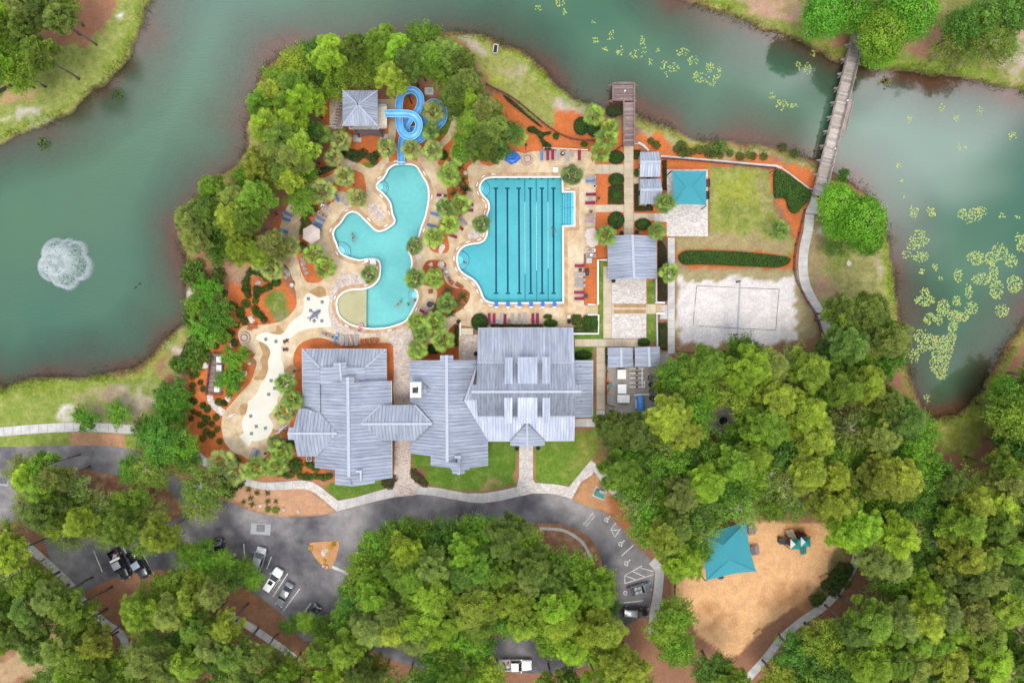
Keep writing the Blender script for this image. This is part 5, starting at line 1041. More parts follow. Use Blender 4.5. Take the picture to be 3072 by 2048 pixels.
def pine_crown(seed, Rr=3.6, dep=5.5, nc=16, nt=24, sparse=1.0):
    r = np.random.default_rng(seed); Q = []; CL = []; clumps = []
    for i in range(nc):
        a = i*2.4 + r.uniform(-.5, .5); q = math.sqrt((i + .5)/nc); rr = Rr*.85*q*r.uniform(.8, 1.1)
        c = np.array([rr*math.cos(a), rr*math.sin(a), dep*(.95 - .75*q**1.5) + r.uniform(-.7, .5)]); clumps.append(c); cr = r.uniform(.55, 1.15)*Rr/3.6
        cv = r.uniform(.25, .75)
        for j in range(nt):
            u = unit(r.normal(size=3)); u[2] = abs(u[2])*.8 - .12; t = c + u*cr*np.array([1, 1, .75])*r.uniform(.6, 1.25)
            k = 9; an = np.arange(k)*2*math.pi/k + r.uniform(0, 6); el = r.uniform(.25, .9, k)
            d = np.stack([np.cos(an)*np.cos(el), np.sin(an)*np.cos(el), np.sin(el)], 1) + u*.35
            L = r.uniform(.24, .34); Q.append(cards(np.repeat(t[None], k, 0), d, np.array([[0, 0, 1.]]) + r.normal(size=(k, 3))*.5, np.full(k, L), np.full(k, .09)))
            CL.append(np.clip(cv + r.uniform(-.35, .35) + .2*u[2], 0, 1)*np.ones(k))  # upper tufts lighter: light from above put into the clump value
    return np.concatenate(Q), np.concatenate(CL), clumps
def leaf_crown(seed, Rr=3.6, dep=5.0, nb=34, nl=170, size=.17, droop=0, shell=.85, rough=1.0, feath=1.0):
    r = np.random.default_rng(seed); Q = []; CL = []; clumps = []
    for i in range(nb):
        u = unit(r.normal(size=3)); u[2] = abs(u[2])*1.0 - .25; rad_ = r.uniform(.5, 1)**.5*.78
        c = u*rad_*np.array([Rr, Rr, dep*.62])*r.uniform(1-.18*rough, 1+.12*rough) + np.array([0, 0, dep*.4]); br = r.uniform(.75, 1.3)*Rr/3.6; cv = r.uniform(.15, .8); clumps.append(c)
        w = unit(r.normal(size=(nl, 3))); w[:, 2] = np.abs(w[:, 2])*.95 - .25; p = c + w*br*r.uniform(shell, 1.12, (nl, 1))*(1 + .22*np.sin(5*w[:, :1] + i)*np.sin(4*w[:, 1:2] + 2*i))
        o_ = unit(np.array([u[0], u[1], .35*u[2] + .12])); q_ = p - c; al = (q_ @ o_)[:, None]; p = c + (q_ - al*o_)*(1 - .32*feath) + al*o_*(1 + .75*feath)
        d = unit(np.cross(w, r.normal(size=(nl, 3)))) + w*.25 + o_*.5*feath; d[:, 2] -= droop
        Q.append(cards(p, d, w + r.normal(size=(nl, 3))*.35, r.uniform(.7, 1.2, nl)*size, r.uniform(.6, 1, nl)*size*.8, .5))
        CL.append(np.clip(cv + .22*w[:, 2] + r.uniform(-.18, .18, nl), 0, 1))  # leaves facing up paler, lower ones darker: shading carried by the colour
    return np.concatenate(Q), np.concatenate(CL), clumps
def trunk_mb(h, r0, clumps, n=7, base=.0, seed=0):
    r = random.Random(seed); m_ = MB(); pts = [(0, 0, -.3)]
    for i in range(1, 6): pts.append((r.uniform(-.15, .15), r.uniform(-.15, .15), h*i/5))
    m_.tube(pts, [r0*(1 - .13*i) for i in range(6)], n)
    for c in clumps:
        s = r.uniform(.55, .9); a = Vector((0, 0, base + (h - base)*s)); e = Vector(c) + Vector((0, 0, base)) ; mid = (a + e)/2 + Vector((r.uniform(-.2,.2), r.uniform(-.2,.2), .15))
        m_.tube([a, mid, e], [r0*.38, r0*.25, .03], 5, False)
    return m_
PROTO = {}
def proto_tree(kind, i, name, cr, htrunk, r0, mat, bark, cz, ncl=8):
    Q, CL, cl = cr; Q = Q + np.array([0, 0, cz]); t = thing(name, None, 'tree')
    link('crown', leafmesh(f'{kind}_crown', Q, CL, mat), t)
    trunk_mb(htrunk, r0, [np.array(c) for c in cl[::max(1, len(cl)//ncl)]], base=cz, seed=i).build('trunk', bark, t, False, True)
    PROTO.setdefault(kind, []).append(t)
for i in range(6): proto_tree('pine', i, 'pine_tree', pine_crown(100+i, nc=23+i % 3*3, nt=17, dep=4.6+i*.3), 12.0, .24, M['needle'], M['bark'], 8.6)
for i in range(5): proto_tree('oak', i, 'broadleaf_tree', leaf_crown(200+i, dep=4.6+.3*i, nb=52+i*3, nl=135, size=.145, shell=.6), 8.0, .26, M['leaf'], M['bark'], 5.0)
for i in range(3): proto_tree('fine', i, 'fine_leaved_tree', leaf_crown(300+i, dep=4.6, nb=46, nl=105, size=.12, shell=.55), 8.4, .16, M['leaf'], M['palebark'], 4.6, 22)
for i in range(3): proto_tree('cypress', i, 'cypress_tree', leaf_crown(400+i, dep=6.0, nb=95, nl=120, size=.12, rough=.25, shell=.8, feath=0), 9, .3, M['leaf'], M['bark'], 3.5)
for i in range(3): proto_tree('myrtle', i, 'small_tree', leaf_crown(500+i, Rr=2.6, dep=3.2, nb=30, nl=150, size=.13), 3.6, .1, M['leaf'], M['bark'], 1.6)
USED = set()
ZC = dict(pine=11.5, oak=8.0, fine=7.5, cypress=7.0, myrtle=3.3)
BASE_R = dict(pine=3.6, oak=3.6, fine=3.6, cypress=3.6, myrtle=2.6)
TONE = {'pine':[(0.286,0.421,0.051),(0.21,0.337,0.051),(0.322,0.413,0.063),(0.174,0.259,0.059),(0.26,0.337,0.088)],'oak':[(0.172,0.33,0.045),(0.214,0.363,0.048),(0.131,0.265,0.051),(0.276,0.401,0.058)],'fine':[(0.249,0.342,0.07),(0.276,0.356,0.103),(0.193,0.323,0.064),(0.318,0.413,0.077)],'cypress':[(0.172,0.385,0.046),(0.22,0.419,0.046)],'myrtle':[(0.151,0.346,0.045),(0.193,0.381,0.051),(0.138,0.31,0.051)]}
LOOKS = dict(pine=['lime-green pine','mid-green pine','yellow-green pine','dark olive pine','olive pine'], oak=['green leafy tree','fresh green leafy tree','dark green leafy tree','light green leafy tree'], fine=['fine-leaved olive tree','grey-green airy tree','fine-leaved green tree','pale lime airy tree'], cypress=['bright green rounded tree','light green rounded tree'], myrtle=['small bright green tree','small lime-green tree','small green tree'])
ISLW = ISL; ROADW = ROAD
def tree(kind, f, x, y, rD=None, tone=None, group=None, sc=None, check=False):
    """crown centre at a photo position; the trunk stands where that really is"""
    s = sc or (rD/12.55*(H-ZC[kind])/H/BASE_R[kind]); z = ZC[kind]*s**.5
    zs = s**.5/s if kind == 'pine' else 1.0
    p = W(f, x, y, ZC[kind]*(s*zs)); p.z = 0
    if check:
        q = (p.x, p.y)
        if in1(q, ROADW) and not in1(q, ISLW) and not in1(q, MED) and min(pdist(np.array([q[0]]), np.array([q[1]]), k)[0] for k in (ROADW, ISLW, MED)) > 2.5: return None
        if in1(q, DECK) or any(in1(q, k) for k in KEEPOUT) or not any(in1(q, k) for k in (landA, landB, landC)): return None
    pr = PROTO[kind]; i = R.randrange(len(pr)); o = pr[i]
    if (kind, i) in USED: o = copy_tree(o)
    USED.add((kind, i)); o.location = p; o.rotation_euler = (R.uniform(-.04, .04), R.uniform(-.04, .04), R.uniform(0, 6.28)); o.scale = (s, s, s*zs)
    k = R.randrange(len(TONE[kind])) if tone is None else tone
    v = R.uniform(.8, 1.18); tint(o, tuple(c*v*R.uniform(.92, 1.08) for c in TONE[kind][k]))
    o['group'] = group or 'trees of the woods'
    ITEMS.append((o, LOOKS[kind][k], toD(W(f, x, y, 0)))); return o
KEEPOUT = [WP('F1', [(690,590),(820,520),(1000,440),(1400,120),(2170,200),(2170,380),(2000,700),(1740,900),(1500,1060),(1290,1300),(1170,1310),(900,1100),(760,900)]), WP('D', [(1390,790),(1525,790),(1525,945),(1390,945)]), WP('D', [(1325,740),(1375,740),(1375,985),(1325,985)]),
           WP('C3', [(135,200),(1120,200),(1120,1500),(570,1500),(135,1250)]), WP('D', [(755,225),(912,225),(912,330),(755,330)])]
def forest(f, poly, spacing, kinds, rr, group, avoid=()):
    P = np.array(poly, float); lo, hi = P.min(0), P.max(0); pts = []; tries = 0
    ks = [k for k, w in kinds for _ in range(w)]
    while tries < 4000:
        tries += 1; q = (R.uniform(lo[0], hi[0]), R.uniform(lo[1], hi[1]))
        if not in1(q, poly) or any((q[0]-p[0])**2 + (q[1]-p[1])**2 < (spacing*R.uniform(.85, 1.1))**2 for p in pts): continue
        if any((q[0]-a[0])**2 + (q[1]-a[1])**2 < a[2]**2 for a in avoid): continue
        pts.append(q); tree(R.choice(ks), f, q[0], q[1], R.uniform(*rr), group=group, check=True)
    return len(pts)
G1 = [(655,165),(690,105),(745,95),(800,98),(840,95),(885,82),(930,88),(985,95),(1030,110),(1085,120),(1105,165),(1090,205),(1125,245),(1165,290),(1165,330),(1110,345),(1085,310),(1060,260),(1045,215),(1010,180),(960,165),(905,185),(800,175),(745,215),(725,285),(690,300),(705,350),(730,390),(690,385),(650,420),(620,470),(610,530),(590,580),(540,580),(470,575),(435,545),(430,500),(450,460),(510,410),(580,385),(615,340),(605,285),(600,235),(610,195)]
forest('D', G1, 34, [('pine', 5), ('oak', 3)], (36, 47), 'trees of the point grove', [(825,205,28),(725,315,22),(950,200,58)])
for x, y, r_, k, tn in [(960,135,36,'pine',1),(1010,140,40,'oak',3),(1075,330,40,'oak',0),(1100,295,40,'oak',2),(690,460,36,'oak',1),(660,400,36,'pine',2),(700,390,34,'oak',1),(620,560,38,'pine',4)]: tree(k, 'D', x, y, r_, tn, 'trees of the point grove')
for x, y, r_ in [(475,665,30),(497,725,36),(468,760,34),(452,700,26),(505,755,28)]: tree('myrtle', 'D', x, y, r_, R.randrange(3), 'small trees of the left bank')
for x, y, r_, tn in [(537,825,30,1),(524,878,30,0),(540,862,20,0),(407,893,24,2),(385,930,28,2),(400,957,28,0),(375,900,22,2),(420,920,22,0),(197,960,28,0),(270,948,28,1)]: tree('myrtle', 'D', x, y, r_, tn, 'small trees of the left lawn and garden')
for k, x, y, r_, tn in [('oak',362,1015,48,2),('oak',330,985,30,2),('oak',405,1030,42,0),('fine',337,1072,45,0),('oak',300,1080,35,0),('fine',375,1085,40,0),('fine',462,1120,55,2),('fine',455,1165,45,3),('oak',430,1060,30,2)]: tree(k, 'D', x, y, r_, tn, 'trees over the left driveway')
TLp = [(0,20),(60,0),(120,5),(150,30),(135,50),(110,35),(80,45),(60,70),(95,100),(90,125),(60,150),(20,170),(-20,180),(-30,60)]
forest('D', TLp, 34, [('pine', 3), ('oak', 2)], (34, 46), 'trees of the top left corner')
G2 = [(40,1085),(85,1070),(135,1090),(180,1130),(250,1150),(300,1150),(340,1170),(370,1200),(365,1235),(310,1240),(230,1230),(150,1240),(110,1200),(60,1160)]
for k, x, y, r_, tn in [('oak',430,1272,28,1),('oak',470,1262,26,0),('oak',465,1300,30,0),('oak',515,1292,30,1),('oak',555,1305,28,0),('oak',578,1332,26,1),('oak',530,1325,28,2),('fine',395,1240,30,0),('oak',490,1330,30,0),('oak',700,1430,26,1),('oak',738,1445,28,0),('oak',668,1435,24,2),('fine',210,1205,36,3),('fine',160,1205,34,0),('pine',60,1100,38,0),('pine',100,1065,36,1)]: tree(k, 'D', x, y, r_, tn, 'trees of the parking row')
forest('D', G2, 33, [('fine', 2), ('pine', 2), ('oak', 1)], (38, 50), 'trees of the left median')
G3 = [(-20,1210),(50,1210),(100,1290),(170,1300),(190,1330),(140,1345),(150,1380),(205,1440),(240,1480),(300,1470),(300,1400),(310,1370),(370,1360),(380,1300),(400,1265),(450,1250),(540,1285),(590,1320),(560,1370),(520,1400),(530,1450),(620,1510),(680,1530),(740,1440),(780,1470),(830,1520),(980,1570),(980,1600),(-20,1600)]
forest('D', G3, 41, [('pine', 4), ('oak', 2), ('fine', 2)], (36, 50), 'trees of the bottom left woods', [(30,1550,70),(265,1490,45),(120,1440,40),(250,1370,60),(590,1370,40)])
G4 = [(850,1265),(910,1225),(955,1240),(1050,1230),(1110,1215),(1150,1225),(1230,1260),(1280,1300),(1330,1320),(1385,1370),(1395,1440),(1370,1475),(1300,1490),(1240,1440),(1150,1430),(1090,1460),(1050,1480),(960,1450),(900,1450),(830,1440),(805,1390),(825,1320)]
forest('D', G4, 38, [('pine', 4), ('oak', 4)], (40, 54), 'trees of the road island')
for k, x, y, r_, tn in [('oak',890,1265,45,1),('oak',1120,1245,50,0),('oak',1200,1275,45,0),('oak',830,1360,45,0),('oak',800,1430,40,0),('pine',1000,1370,60,0),('pine',1080,1400,60,2),('pine',960,1430,55,0),('oak',1330,1330,40,1),('oak',1380,1340,35,3),('pine',1180,1380,50,0),('pine',1280,1400,55,0),('oak',1040,1485,44,1),('oak',1000,1515,40,0),('oak',820,1490,44,2),('pine',1310,1490,44,0),('pine',1350,1450,44,0),('oak',1100,1495,38,0),('oak',770,1480,38,0),('oak',1260,1470,36,3)]: tree(k, 'D', x, y, r_, tn, 'trees of the road island')
G4b = [(1010,1565),(1130,1550),(1130,1600),(1010,1600)]
forest('D', G4b, 36, [('oak', 3), ('pine', 1)], (36, 46), 'trees of the lower edge'); forest('D', [(1260,1560),(1320,1545),(1400,1510),(1480,1540),(1480,1600),(1260,1600)], 38, [('pine', 2), ('oak', 2)], (38, 48), 'trees of the lower edge')
G5 = [(1400,980),(1430,960),(1490,980),(1545,910),(1560,840),(1620,825),(1680,805),(1740,825),(1800,840),(1880,830),(1920,740),(1960,700),(2020,710),(2050,760),(2055,850),(2070,930),(2110,985),(2150,1050),(2220,1100),(2300,1150),(2400,1180),(2400,1600),(1780,1600),(1770,1500),(1848,1475),(1918,1437),(2000,1418),(2022,1335),(2002,1250),(1955,1180),(1830,1165),(1700,1175),(1640,1230),(1570,1280),(1520,1250),(1475,1190),(1470,1140),(1430,1100),(1400,1040)]
forest('D', G5, 43, [('pine', 5), ('oak', 4), ('fine', 2)], (40, 56), 'trees of the right woods', [(1658,958,66),(1870,1270,30),(2335,1450,46)])
for k, x, y, r_, tn in [('fine',1420,1010,45,1),('fine',1440,1060,40,1),('oak',1480,1000,35,0),('oak',1550,1380+40,45,1),('oak',1530,1450,42,3),('oak',1560,1490,45,1),('pine',1570,1300,45,0),('pine',1530,1240,50,2),('oak',1640,1540,45,2),('pine',1690,1420+150,40,1),('pine',2000,720,50,3),('pine',1940,715,42,3),('pine',2040,770,40,1),('oak',1600,870,50,1),('oak',1530,870,34,3),('oak',1700,820,48,0),('pine',1945,1215,46,0),('pine',1935,1165,44,2),('fine',1905,1175,36,0),('oak',1590,1225,45,0),('oak',1605,1275,32,0)]: tree(k, 'D', x, y, r_, tn, 'trees of the right woods')
G6 = [(2400,760),(2340,830),(2310,890),(2305,960),(2330,1050),(2400,1080)]
forest('D', G6, 38, [('oak', 3), ('cypress', 2)], (40, 52), 'trees of the far right bank')
forest('D', [(2290,1080),(2350,1050),(2400,1060),(2400,1180),(2330,1160)], 42, [('pine', 2)], (38, 46), 'trees of the far right bank')
for x, y, r_, tn in [(1925,462,50,1),(1985,500,62,0),(1990,545,48,0),(1930,520,40,0)]: tree('cypress', 'D', x, y, r_, tn, 'rounded trees by the footbridge')
for x, y, r_, tn in [(1905,30,58,0),(1955,15,55,0),(2035,75,62,1),(2030,112,45,1),(2100,25,62,0),(2060,15,50,0),(1990,35,40,0)]: tree('cypress', 'D', x, y, r_, tn, 'rounded trees at the top of the footbridge')
for k, x, y, r_, tn in [('fine',2190,105,44,0),('oak',2215,60,45,2),('oak',2265,35,48,2),('fine',2280,95,50,0),('oak',2320,30,45,2),('fine',2225,130,35,0),('oak',2350,5,45,2),('fine',2320,105,36,0)]: tree(k, 'D', x, y, r_, tn, 'olive trees of the top right bank')
tree('oak', 'F3', 690, 140, 16, 2, 'rounded trees by the footbridge'); tree('fine', 'F3', 640, 840, 28, 2, 'rounded trees by the footbridge')
for kind, prs in PROTO.items():
    for i, o in enumerate(prs):
        if (kind, i) not in USED:
            for q in tree_objs(o)[::-1]: bpy.data.objects.remove(q)

# ---- palms: trunk and every frond its own part
def frond_mesh(seed, L=1.95):
    r = random.Random(seed); V = []; CL = []
    n = 11; cv = r.uniform(.15, .8); pet = L*.42
    base = np.array([pet, 0, .0])
    V.append([[0, -.03, 0], [0, .03, 0], [pet, .02, 0], [pet, -.02, 0]]); CL.append(.45)
    for k in range(n):
        a = rad(-50 + 100*k/(n-1)); l = (L - pet)*(1 - .35*abs(math.sin(a)))*r.uniform(.92, 1.05); d = np.array([math.cos(a), math.sin(a), 0]); s = np.array([-d[1], d[0], 0])*.05
        m1 = base + d*l*.6 + np.array([0, 0, -.04 + .03*(k % 2)]); e = base + d*l + np.array([0, 0, -.22])
        V.append([base - s*.4, base + s*.4, m1 + s*1.3, m1 - s*1.3]); V.append([m1 - s*1.3, m1 + s*1.3, e + s*.25, e - s*.25]); c = cv + r.uniform(-.2, .2); CL += [c, c + .1]
    return leafmesh('frond', np.array(V, float), np.clip(np.array(CL), 0, .92), M['frond'])
FR_M = [frond_mesh(i) for i in range(4)]
dead = frond_mesh(9); dead.attributes['cl'].data.foreach_set('value', np.ones(len(dead.vertices), np.float32))
ptk = MB(); ptk.tube([(0,0,-.2),(.04,0,1.5),(0,.05,3.2),(0,0,5)], [.2,.17,.16,.2], 9); PT = ptk.build('trunk', M['bark']); PTM = PT.data; bpy.data.objects.remove(PT)
PALMC = [(.22,.34,.06),(.16,.27,.055),(.27,.35,.10),(.14,.215,.06)]; PALML = ['green fan palm','deep green fan palm','pale yellow-green fan palm','dark green fan palm']
def palm(f, x, y, s=1.0, tone=0, hgt=4.6, nf=27):
    p = W(f, x, y, hgt); p.z = 0; t = thing('palm_tree', None, 'palm tree', p, R.uniform(0, 6), 'fan palms of the pool garden')
    tr = link('trunk', PTM, t); tr.scale = (s, s, hgt/5)
    for i in range(-5, nf):
        fr_ = link('frond', dead if (tone == 2 and R.random() < .1) else R.choice(FR_M), t); q = max(0, i)/nf; up_ = i < 0
        fr_.location = (0, 0, hgt + .1*s*(1-q)); fr_.rotation_euler = (R.uniform(-.2, .2), (rad(-72) if up_ else rad(-48 + 88*q**.8)) + R.uniform(-.12, .12), i*2.39996 + R.uniform(-.15, .15)); k = s*R.uniform(.86, 1.12)*(.75 if up_ else 1 if q > .25 else .85); fr_.scale = (k, k, k)
        v = R.uniform(.75, 1.22); fr_.color = (*[c*v for c in PALMC[tone]], 1)
    ITEMS.append((t, PALML[tone], toD(W(f, x, y, 0)))); return t
for f, x, y, s, tn in [('A2',810,1230,1.05,1),('A2',985,1280,1.15,2),('A2',915,1440,.95,2),('A2',1405,1350,1.05,2),('A2',1630,1370,1.1,2),('A2',1830,1385,1.1,2),('A2',1835,1020,1.2,2),('A2',1815,1200,.95,1),('A2',2080,1420,1.1,0),('A2',1990,1560,.9,2),
    ('B1',655,515,1.3,2),('B1',905,350,1.1,2),('B1',1055,600,1.1,2),('B1',265,1175,1.1,2),('B1',545,1260,1.1,0),('B1',690,1410,1.15,0),('B1',1740,1170,.95,3),('B1',2145,340,1.25,0),('B1',2270,680,1.15,0),('B1',2090,710,1.0,1),('B1',2150,915,1.05,0),('B1',1960,1065,1.05,0),('B1',1970,1545,1.1,0),('B1',1745,1550,1.1,1),('B1',1212,1500,1.0,3),('B1',60,1410,1.2,2),('B1',785,130,.9,2),
    ('B4',870,120,1.1,2),('B4',985,215,1.15,2),('B2',1632,338,1.15,3),('B2',562,910,.95,3),('B2',2032,1040,1.1,1),('A3',1170,1050,1.1,0),('A3',1315,1170,1.0,0),('A3',1290,1265,1.2,0),('A3',1235,1390,1.1,0),('A3',470,1260,1.0,0),('A3',285,1390,.95,0),
    ('C1',540,1060,1.1,1),('C1',195,1270,1.05,0),('C1',405,1275,1.25,0),('C1',260,1400,1.0,1),('C1',500,1490,1.2,0),('C3',1355,215,1.1,0),('C3',110,530,1.1,1),('C3',185,690,1.05,1),('C3',95,800,1.15,2),
    ('F6',965,600,.9,3),('F6',1055,740,1.3,0),('F6',980,920,1.2,0),('F6',690,950,1.25,0),('F6',210,880,1.35,2),('F6',410,1035,1.2,2),('B3',675,592,1.1,1),('B3',602,860,.95,1),('B3',712,1250,1.0,0),('B3',1762,850,1.0,1)]: palm(f, x, y, s, tn)
# ---- shrubs and hedges
def shrub_mesh(seed, kind):
    r = np.random.default_rng(seed)
    if kind == 'leafy':
        n = 170; w = unit(r.normal(size=(n, 3))); w[:, 2] = np.abs(w[:, 2]); p = w*np.array([.5, .5, .55])*r.uniform(.5, 1.05, (n, 1)); d = unit(np.cross(w, r.normal(size=(n, 3)))) + w*.5
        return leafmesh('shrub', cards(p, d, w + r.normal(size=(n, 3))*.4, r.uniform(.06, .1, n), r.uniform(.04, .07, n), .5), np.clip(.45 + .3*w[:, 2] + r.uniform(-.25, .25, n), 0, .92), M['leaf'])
    n = 46; a = r.uniform(0, 6.28, n); e = r.uniform(.15, 1.3, n); d = np.stack([np.cos(a)*np.cos(e), np.sin(a)*np.cos(e), np.sin(e)], 1)
    return leafmesh('shrub', cards(np.zeros((n, 3)) + r.normal(size=(n, 3))*.05, d, np.array([[0, 0, 1.]]) + r.normal(size=(n, 3))*.2, r.uniform(.22, .36, n), r.uniform(.02, .035, n), 1), np.clip(r.uniform(.1, .9, n), 0, .92), M['leaf'])
SHR = dict(leafy=[shrub_mesh(i, 'leafy') for i in range(4)], spiky=[shrub_mesh(i, 'spiky') for i in range(3)])
def shrub(f, x, y, s, kind='leafy', col=(.06,.11,.025), label=None, group=None, z=0.03, look=None):
    o = link('shrub', R.choice(SHR[kind])); p = W(f, x, y); o.location = (p.x, p.y, z); k = s*R.uniform(.85, 1.2); o.scale = (k, k, k*R.uniform(.8, 1.1)); o.rotation_euler = (0, 0, R.uniform(0, 6)); v = R.uniform(.8, 1.25)
    o.color = (*[c*v for c in col], 1); o['category'] = 'shrub'
    if group: o['group'] = group
    if label: o['label'] = label
    else: ITEMS.append((o, look or 'dark green shrub', toD(p)))
    return o
def shrubs(f, pts, s, kind='leafy', col=(.06,.11,.025), label=None, group=None):
    for x, y in pts: shrub(f, x, y, s, kind, tuple(1.25*c for c in col), None, group, .03, label)
lab = 'dark shrub on orange mulch'; gp = 'small shrubs of the left mulch garden'
shrubs('B4', [(775,250),(800,225),(830,235),(860,245),(890,235),(905,260),(760,300),(745,340),(735,400),(760,420),(770,460),(755,385),(945,300),(870,420),(900,410),(940,390),(975,375),(850,400),(845,460),(840,510),(850,440),(835,590),(850,620),(880,640),(900,660),(920,690),(745,530),(760,545),(640,560),(600,550),(700,600),(705,640),(735,700),(660,740),(640,900),(535,890),(470,935),(395,945),(615,820),(555,790),(345,900),(300,850),(560,640),(520,540),(545,440)], 1.35, 'leafy', (.055,.105,.02), lab, gp)
shrubs('B4', [(320,1275),(255,1215),(350,1335),(255,1455),(345,1490),(385,1530),(280,1190),(200,1170),(240,1370),(490,1460),(545,1470),(250,1300)], 1.2, 'leafy', (.055,.10,.02), lab, gp)
shrubs('E1', [(1780,190),(1870,230),(1830,310),(1880,340),(1910,350),(1950,400),(1850,410),(1900,470),(1990,340),(2000,450),(2020,560),(1950,500),(1870,530),(1915,250),(1780,290),(1760,350),(1890,390),(2060,210)], 1.15, 'leafy', (.055,.10,.02), lab, gp)
lab = 'leafy shrub on orange mulch'; gp = 'shrubs below the left clubhouse'
shrubs('F6', [(1190,600),(1200,640),(1220,560),(1160,590),(1250,860),(1200,880),(1270,940),(1300,880),(1330,930),(1230,950),(1440,890),(1470,920),(1520,940),(1320,1070),(1370,1080),(1420,1070),(1480,1080),(1540,1070),(1600,1080),(1650,1090),(1700,1080),(1740,1070),(1090,1040),(1130,1050),(1180,1050),(1010,1040),(1560,970),(1290,1000),(1190,920),(420,830),(460,860),(380,800)], 1.3, 'leafy', (.075,.14,.03), lab, gp)
lab = 'small dry tuft on wood chips'; gp = 'tufts of the road bed'
shrubs('E3', [(410,295),(503,300),(575,378),(500,375),(360,405),(345,345),(280,380),(330,270)], 1.0, 'spiky', (.13,.15,.05), lab, gp); shrubs('E3', [(502,450),(575,455)], 1.3, 'leafy', (.12,.22,.03), 'round light green shrub', None)
lab = 'dark driveway shrub'; shrubs('E3', [(195,240),(150,300),(90,190),(230,200)], 2.2, 'leafy', (.05,.09,.02), lab, 'dark shrubs by the driveway')
lab = 'lake bank shrub'; gp = 'shrubs of the north bank'
shrubs('B3', [(540,10),(590,55),(785,90),(830,130),(845,60),(885,120),(940,110),(1000,95),(1075,130),(1120,140),(1190,140),(1280,125),(1375,160),(1460,150),(1500,155),(1600,160),(1780,70),(1900,130),(1060,90),(815,40)], 1.5, 'leafy', (.09,.125,.03), lab, gp)
shrub('B3', 1180, 70, 2.6, 'leafy', (.10,.17,.04))
lab = 'spiky dark shrub on mulch'; gp = 'shrubs between the pools'
shrubs('B2', [(320,240),(345,400),(260,470),(250,555),(370,510),(235,180),(385,500)], 1.7, 'spiky', (.08,.12,.045), lab, gp); shrubs('C1', [(740,980),(670,1070),(560,915),(585,1160),(440,1110),(430,1180)], 2.0, 'spiky', (.09,.14,.05), lab, gp)
lab = 'grey-green low shrub'; gp = 'shrubs of the long mulch island'
shrubs('B1', [(455,830),(480,800),(440,870),(470,900),(500,760),(550,750),(440,1180),(400,1190),(430,1000),(450,960),(520,780),(560,730),(380,1180)], 1.4, 'leafy', (.10,.12,.035), lab, gp)
lab = 'low spreading shrub'; gp = 'shrubs below the slide tower'
shrubs('A2', [(1010,1390),(1050,1400),(1090,1410),(1130,1420),(1170,1430),(1200,1410),(1060,1430),(1100,1450),(1140,1460),(1030,1365),(1260,1450),(1300,1440),(1290,1480),(1320,1420)], 1.5, 'leafy', (.06,.095,.03), lab, gp)
lab = 'variegated flowering shrub'; gp = 'flowering shrubs by the passage'
shrubs('C3', [(1320,1365),(1345,1390),(1370,1410),(1395,1430),(1410,1460),(1430,1480),(1330,1400),(1360,1440),(1050,1460),(1085,1470),(1110,1450),(1135,1430),(1060,1485),(1100,1490)], 1.3, 'leafy', (.11,.10,.05), lab, gp)
lab = 'bright bank shrub'; gp = 'shrubs of the lake bank'
shrubs('B4', [(210,270),(245,210),(260,250),(330,290),(310,170),(290,350),(245,600),(230,690),(500,260),(480,350),(360,1020),(280,950),(320,990),(100,1100),(150,1080),(210,1090),(280,1100),(180,1040),(240,1060),(140,1120),(300,1130),(390,1040),(220,960),(260,900),(340,930)], 2.4, 'leafy', (.085,.16,.025), lab, gp)
lab = 'dark undergrowth shrub'; gp = 'undergrowth by the right path'
shrubs('F5', [(620,560),(650,600),(680,560),(590,620),(640,650),(700,640),(720,560),(730,510),(520,670),(600,720),(470,770),(540,640),(430,800),(580,600),(660,500)], 2.0, 'leafy', (.055,.09,.02), lab, gp)
def hedge(label, outline, h, col=(.075,.17,.022), dens=46, z=0.0, leaf=.075, name='hedge', dome=False):
    """clipped hedge: dense leaf surface over a rounded mound"""
    P = np.array(outline); lo, hi = P.min(0), P.max(0); r = np.random.default_rng(len(label)); A = abs(area2(outline)); n = int(A*dens*2.2) + 250
    x = r.uniform(lo[0], hi[0], n*3); y = r.uniform(lo[1], hi[1], n*3); m_ = inpoly(x, y, outline); x, y = x[m_][:n], y[m_][:n]; d = pdist(x, y, outline)
    dm = d.max(); e = min(.45, dm*.8) if not dome else dm
    t = np.clip(d/e, 0, 1); zz = h*np.sqrt(1 - (1 - t)**2)*(1 + .12*(vnoise(x, y, .7, 4) - .5)); zz = np.where(r.random(len(x)) < .15, zz*r.uniform(0, 1, len(x)), zz)
    # slope normals
    eps = .05; dx = (pdist(x + eps, y, outline) - d)/eps; dy = (pdist(x, y + eps, outline) - d)/eps; s = np.clip((1 - t)*1.6, 0, 1.6)
    nrm = unit(np.stack([-dx*s, -dy*s, np.ones_like(x)], 1) + r.normal(size=(len(x), 3))*.35); c = np.stack([x, y, zz + z], 1); dd = unit(np.cross(nrm, r.normal(size=(len(x), 3)))) + nrm*.3
    cl = np.clip(.45 + (vnoise(x, y, .9, 9) - .5)*.5 + r.uniform(-.28, .28, len(x)), 0, .92)
    mid = np.array([*P.mean(0), 0]); me = leafmesh('hedge', cards(c - mid, dd, nrm, r.uniform(.7, 1.2, len(x))*leaf, r.uniform(.6, 1, len(x))*leaf*.85, .5), cl, M['leaf'])
    t_ = thing(name, label, name, mid); o = link('foliage', me, t_); o.color = (*col, 1)
    inner = offset(outline, -.12) if A > 1 else outline; mm = MB(); mm.prism([tuple(np.array(q) - mid[:2]) for q in inner], 0, h*.6); tw = mm.build('twigs', M['twig'], t_); return t_
M['twig'] = flat('dark_twigs', (.02, .025, .012), .95)
def ell(f, x, y, rx, ry, n=18): return [W2(f, x + rx*math.cos(2*math.pi*k/n), y + ry*math.sin(2*math.pi*k/n)) for k in range(n)]
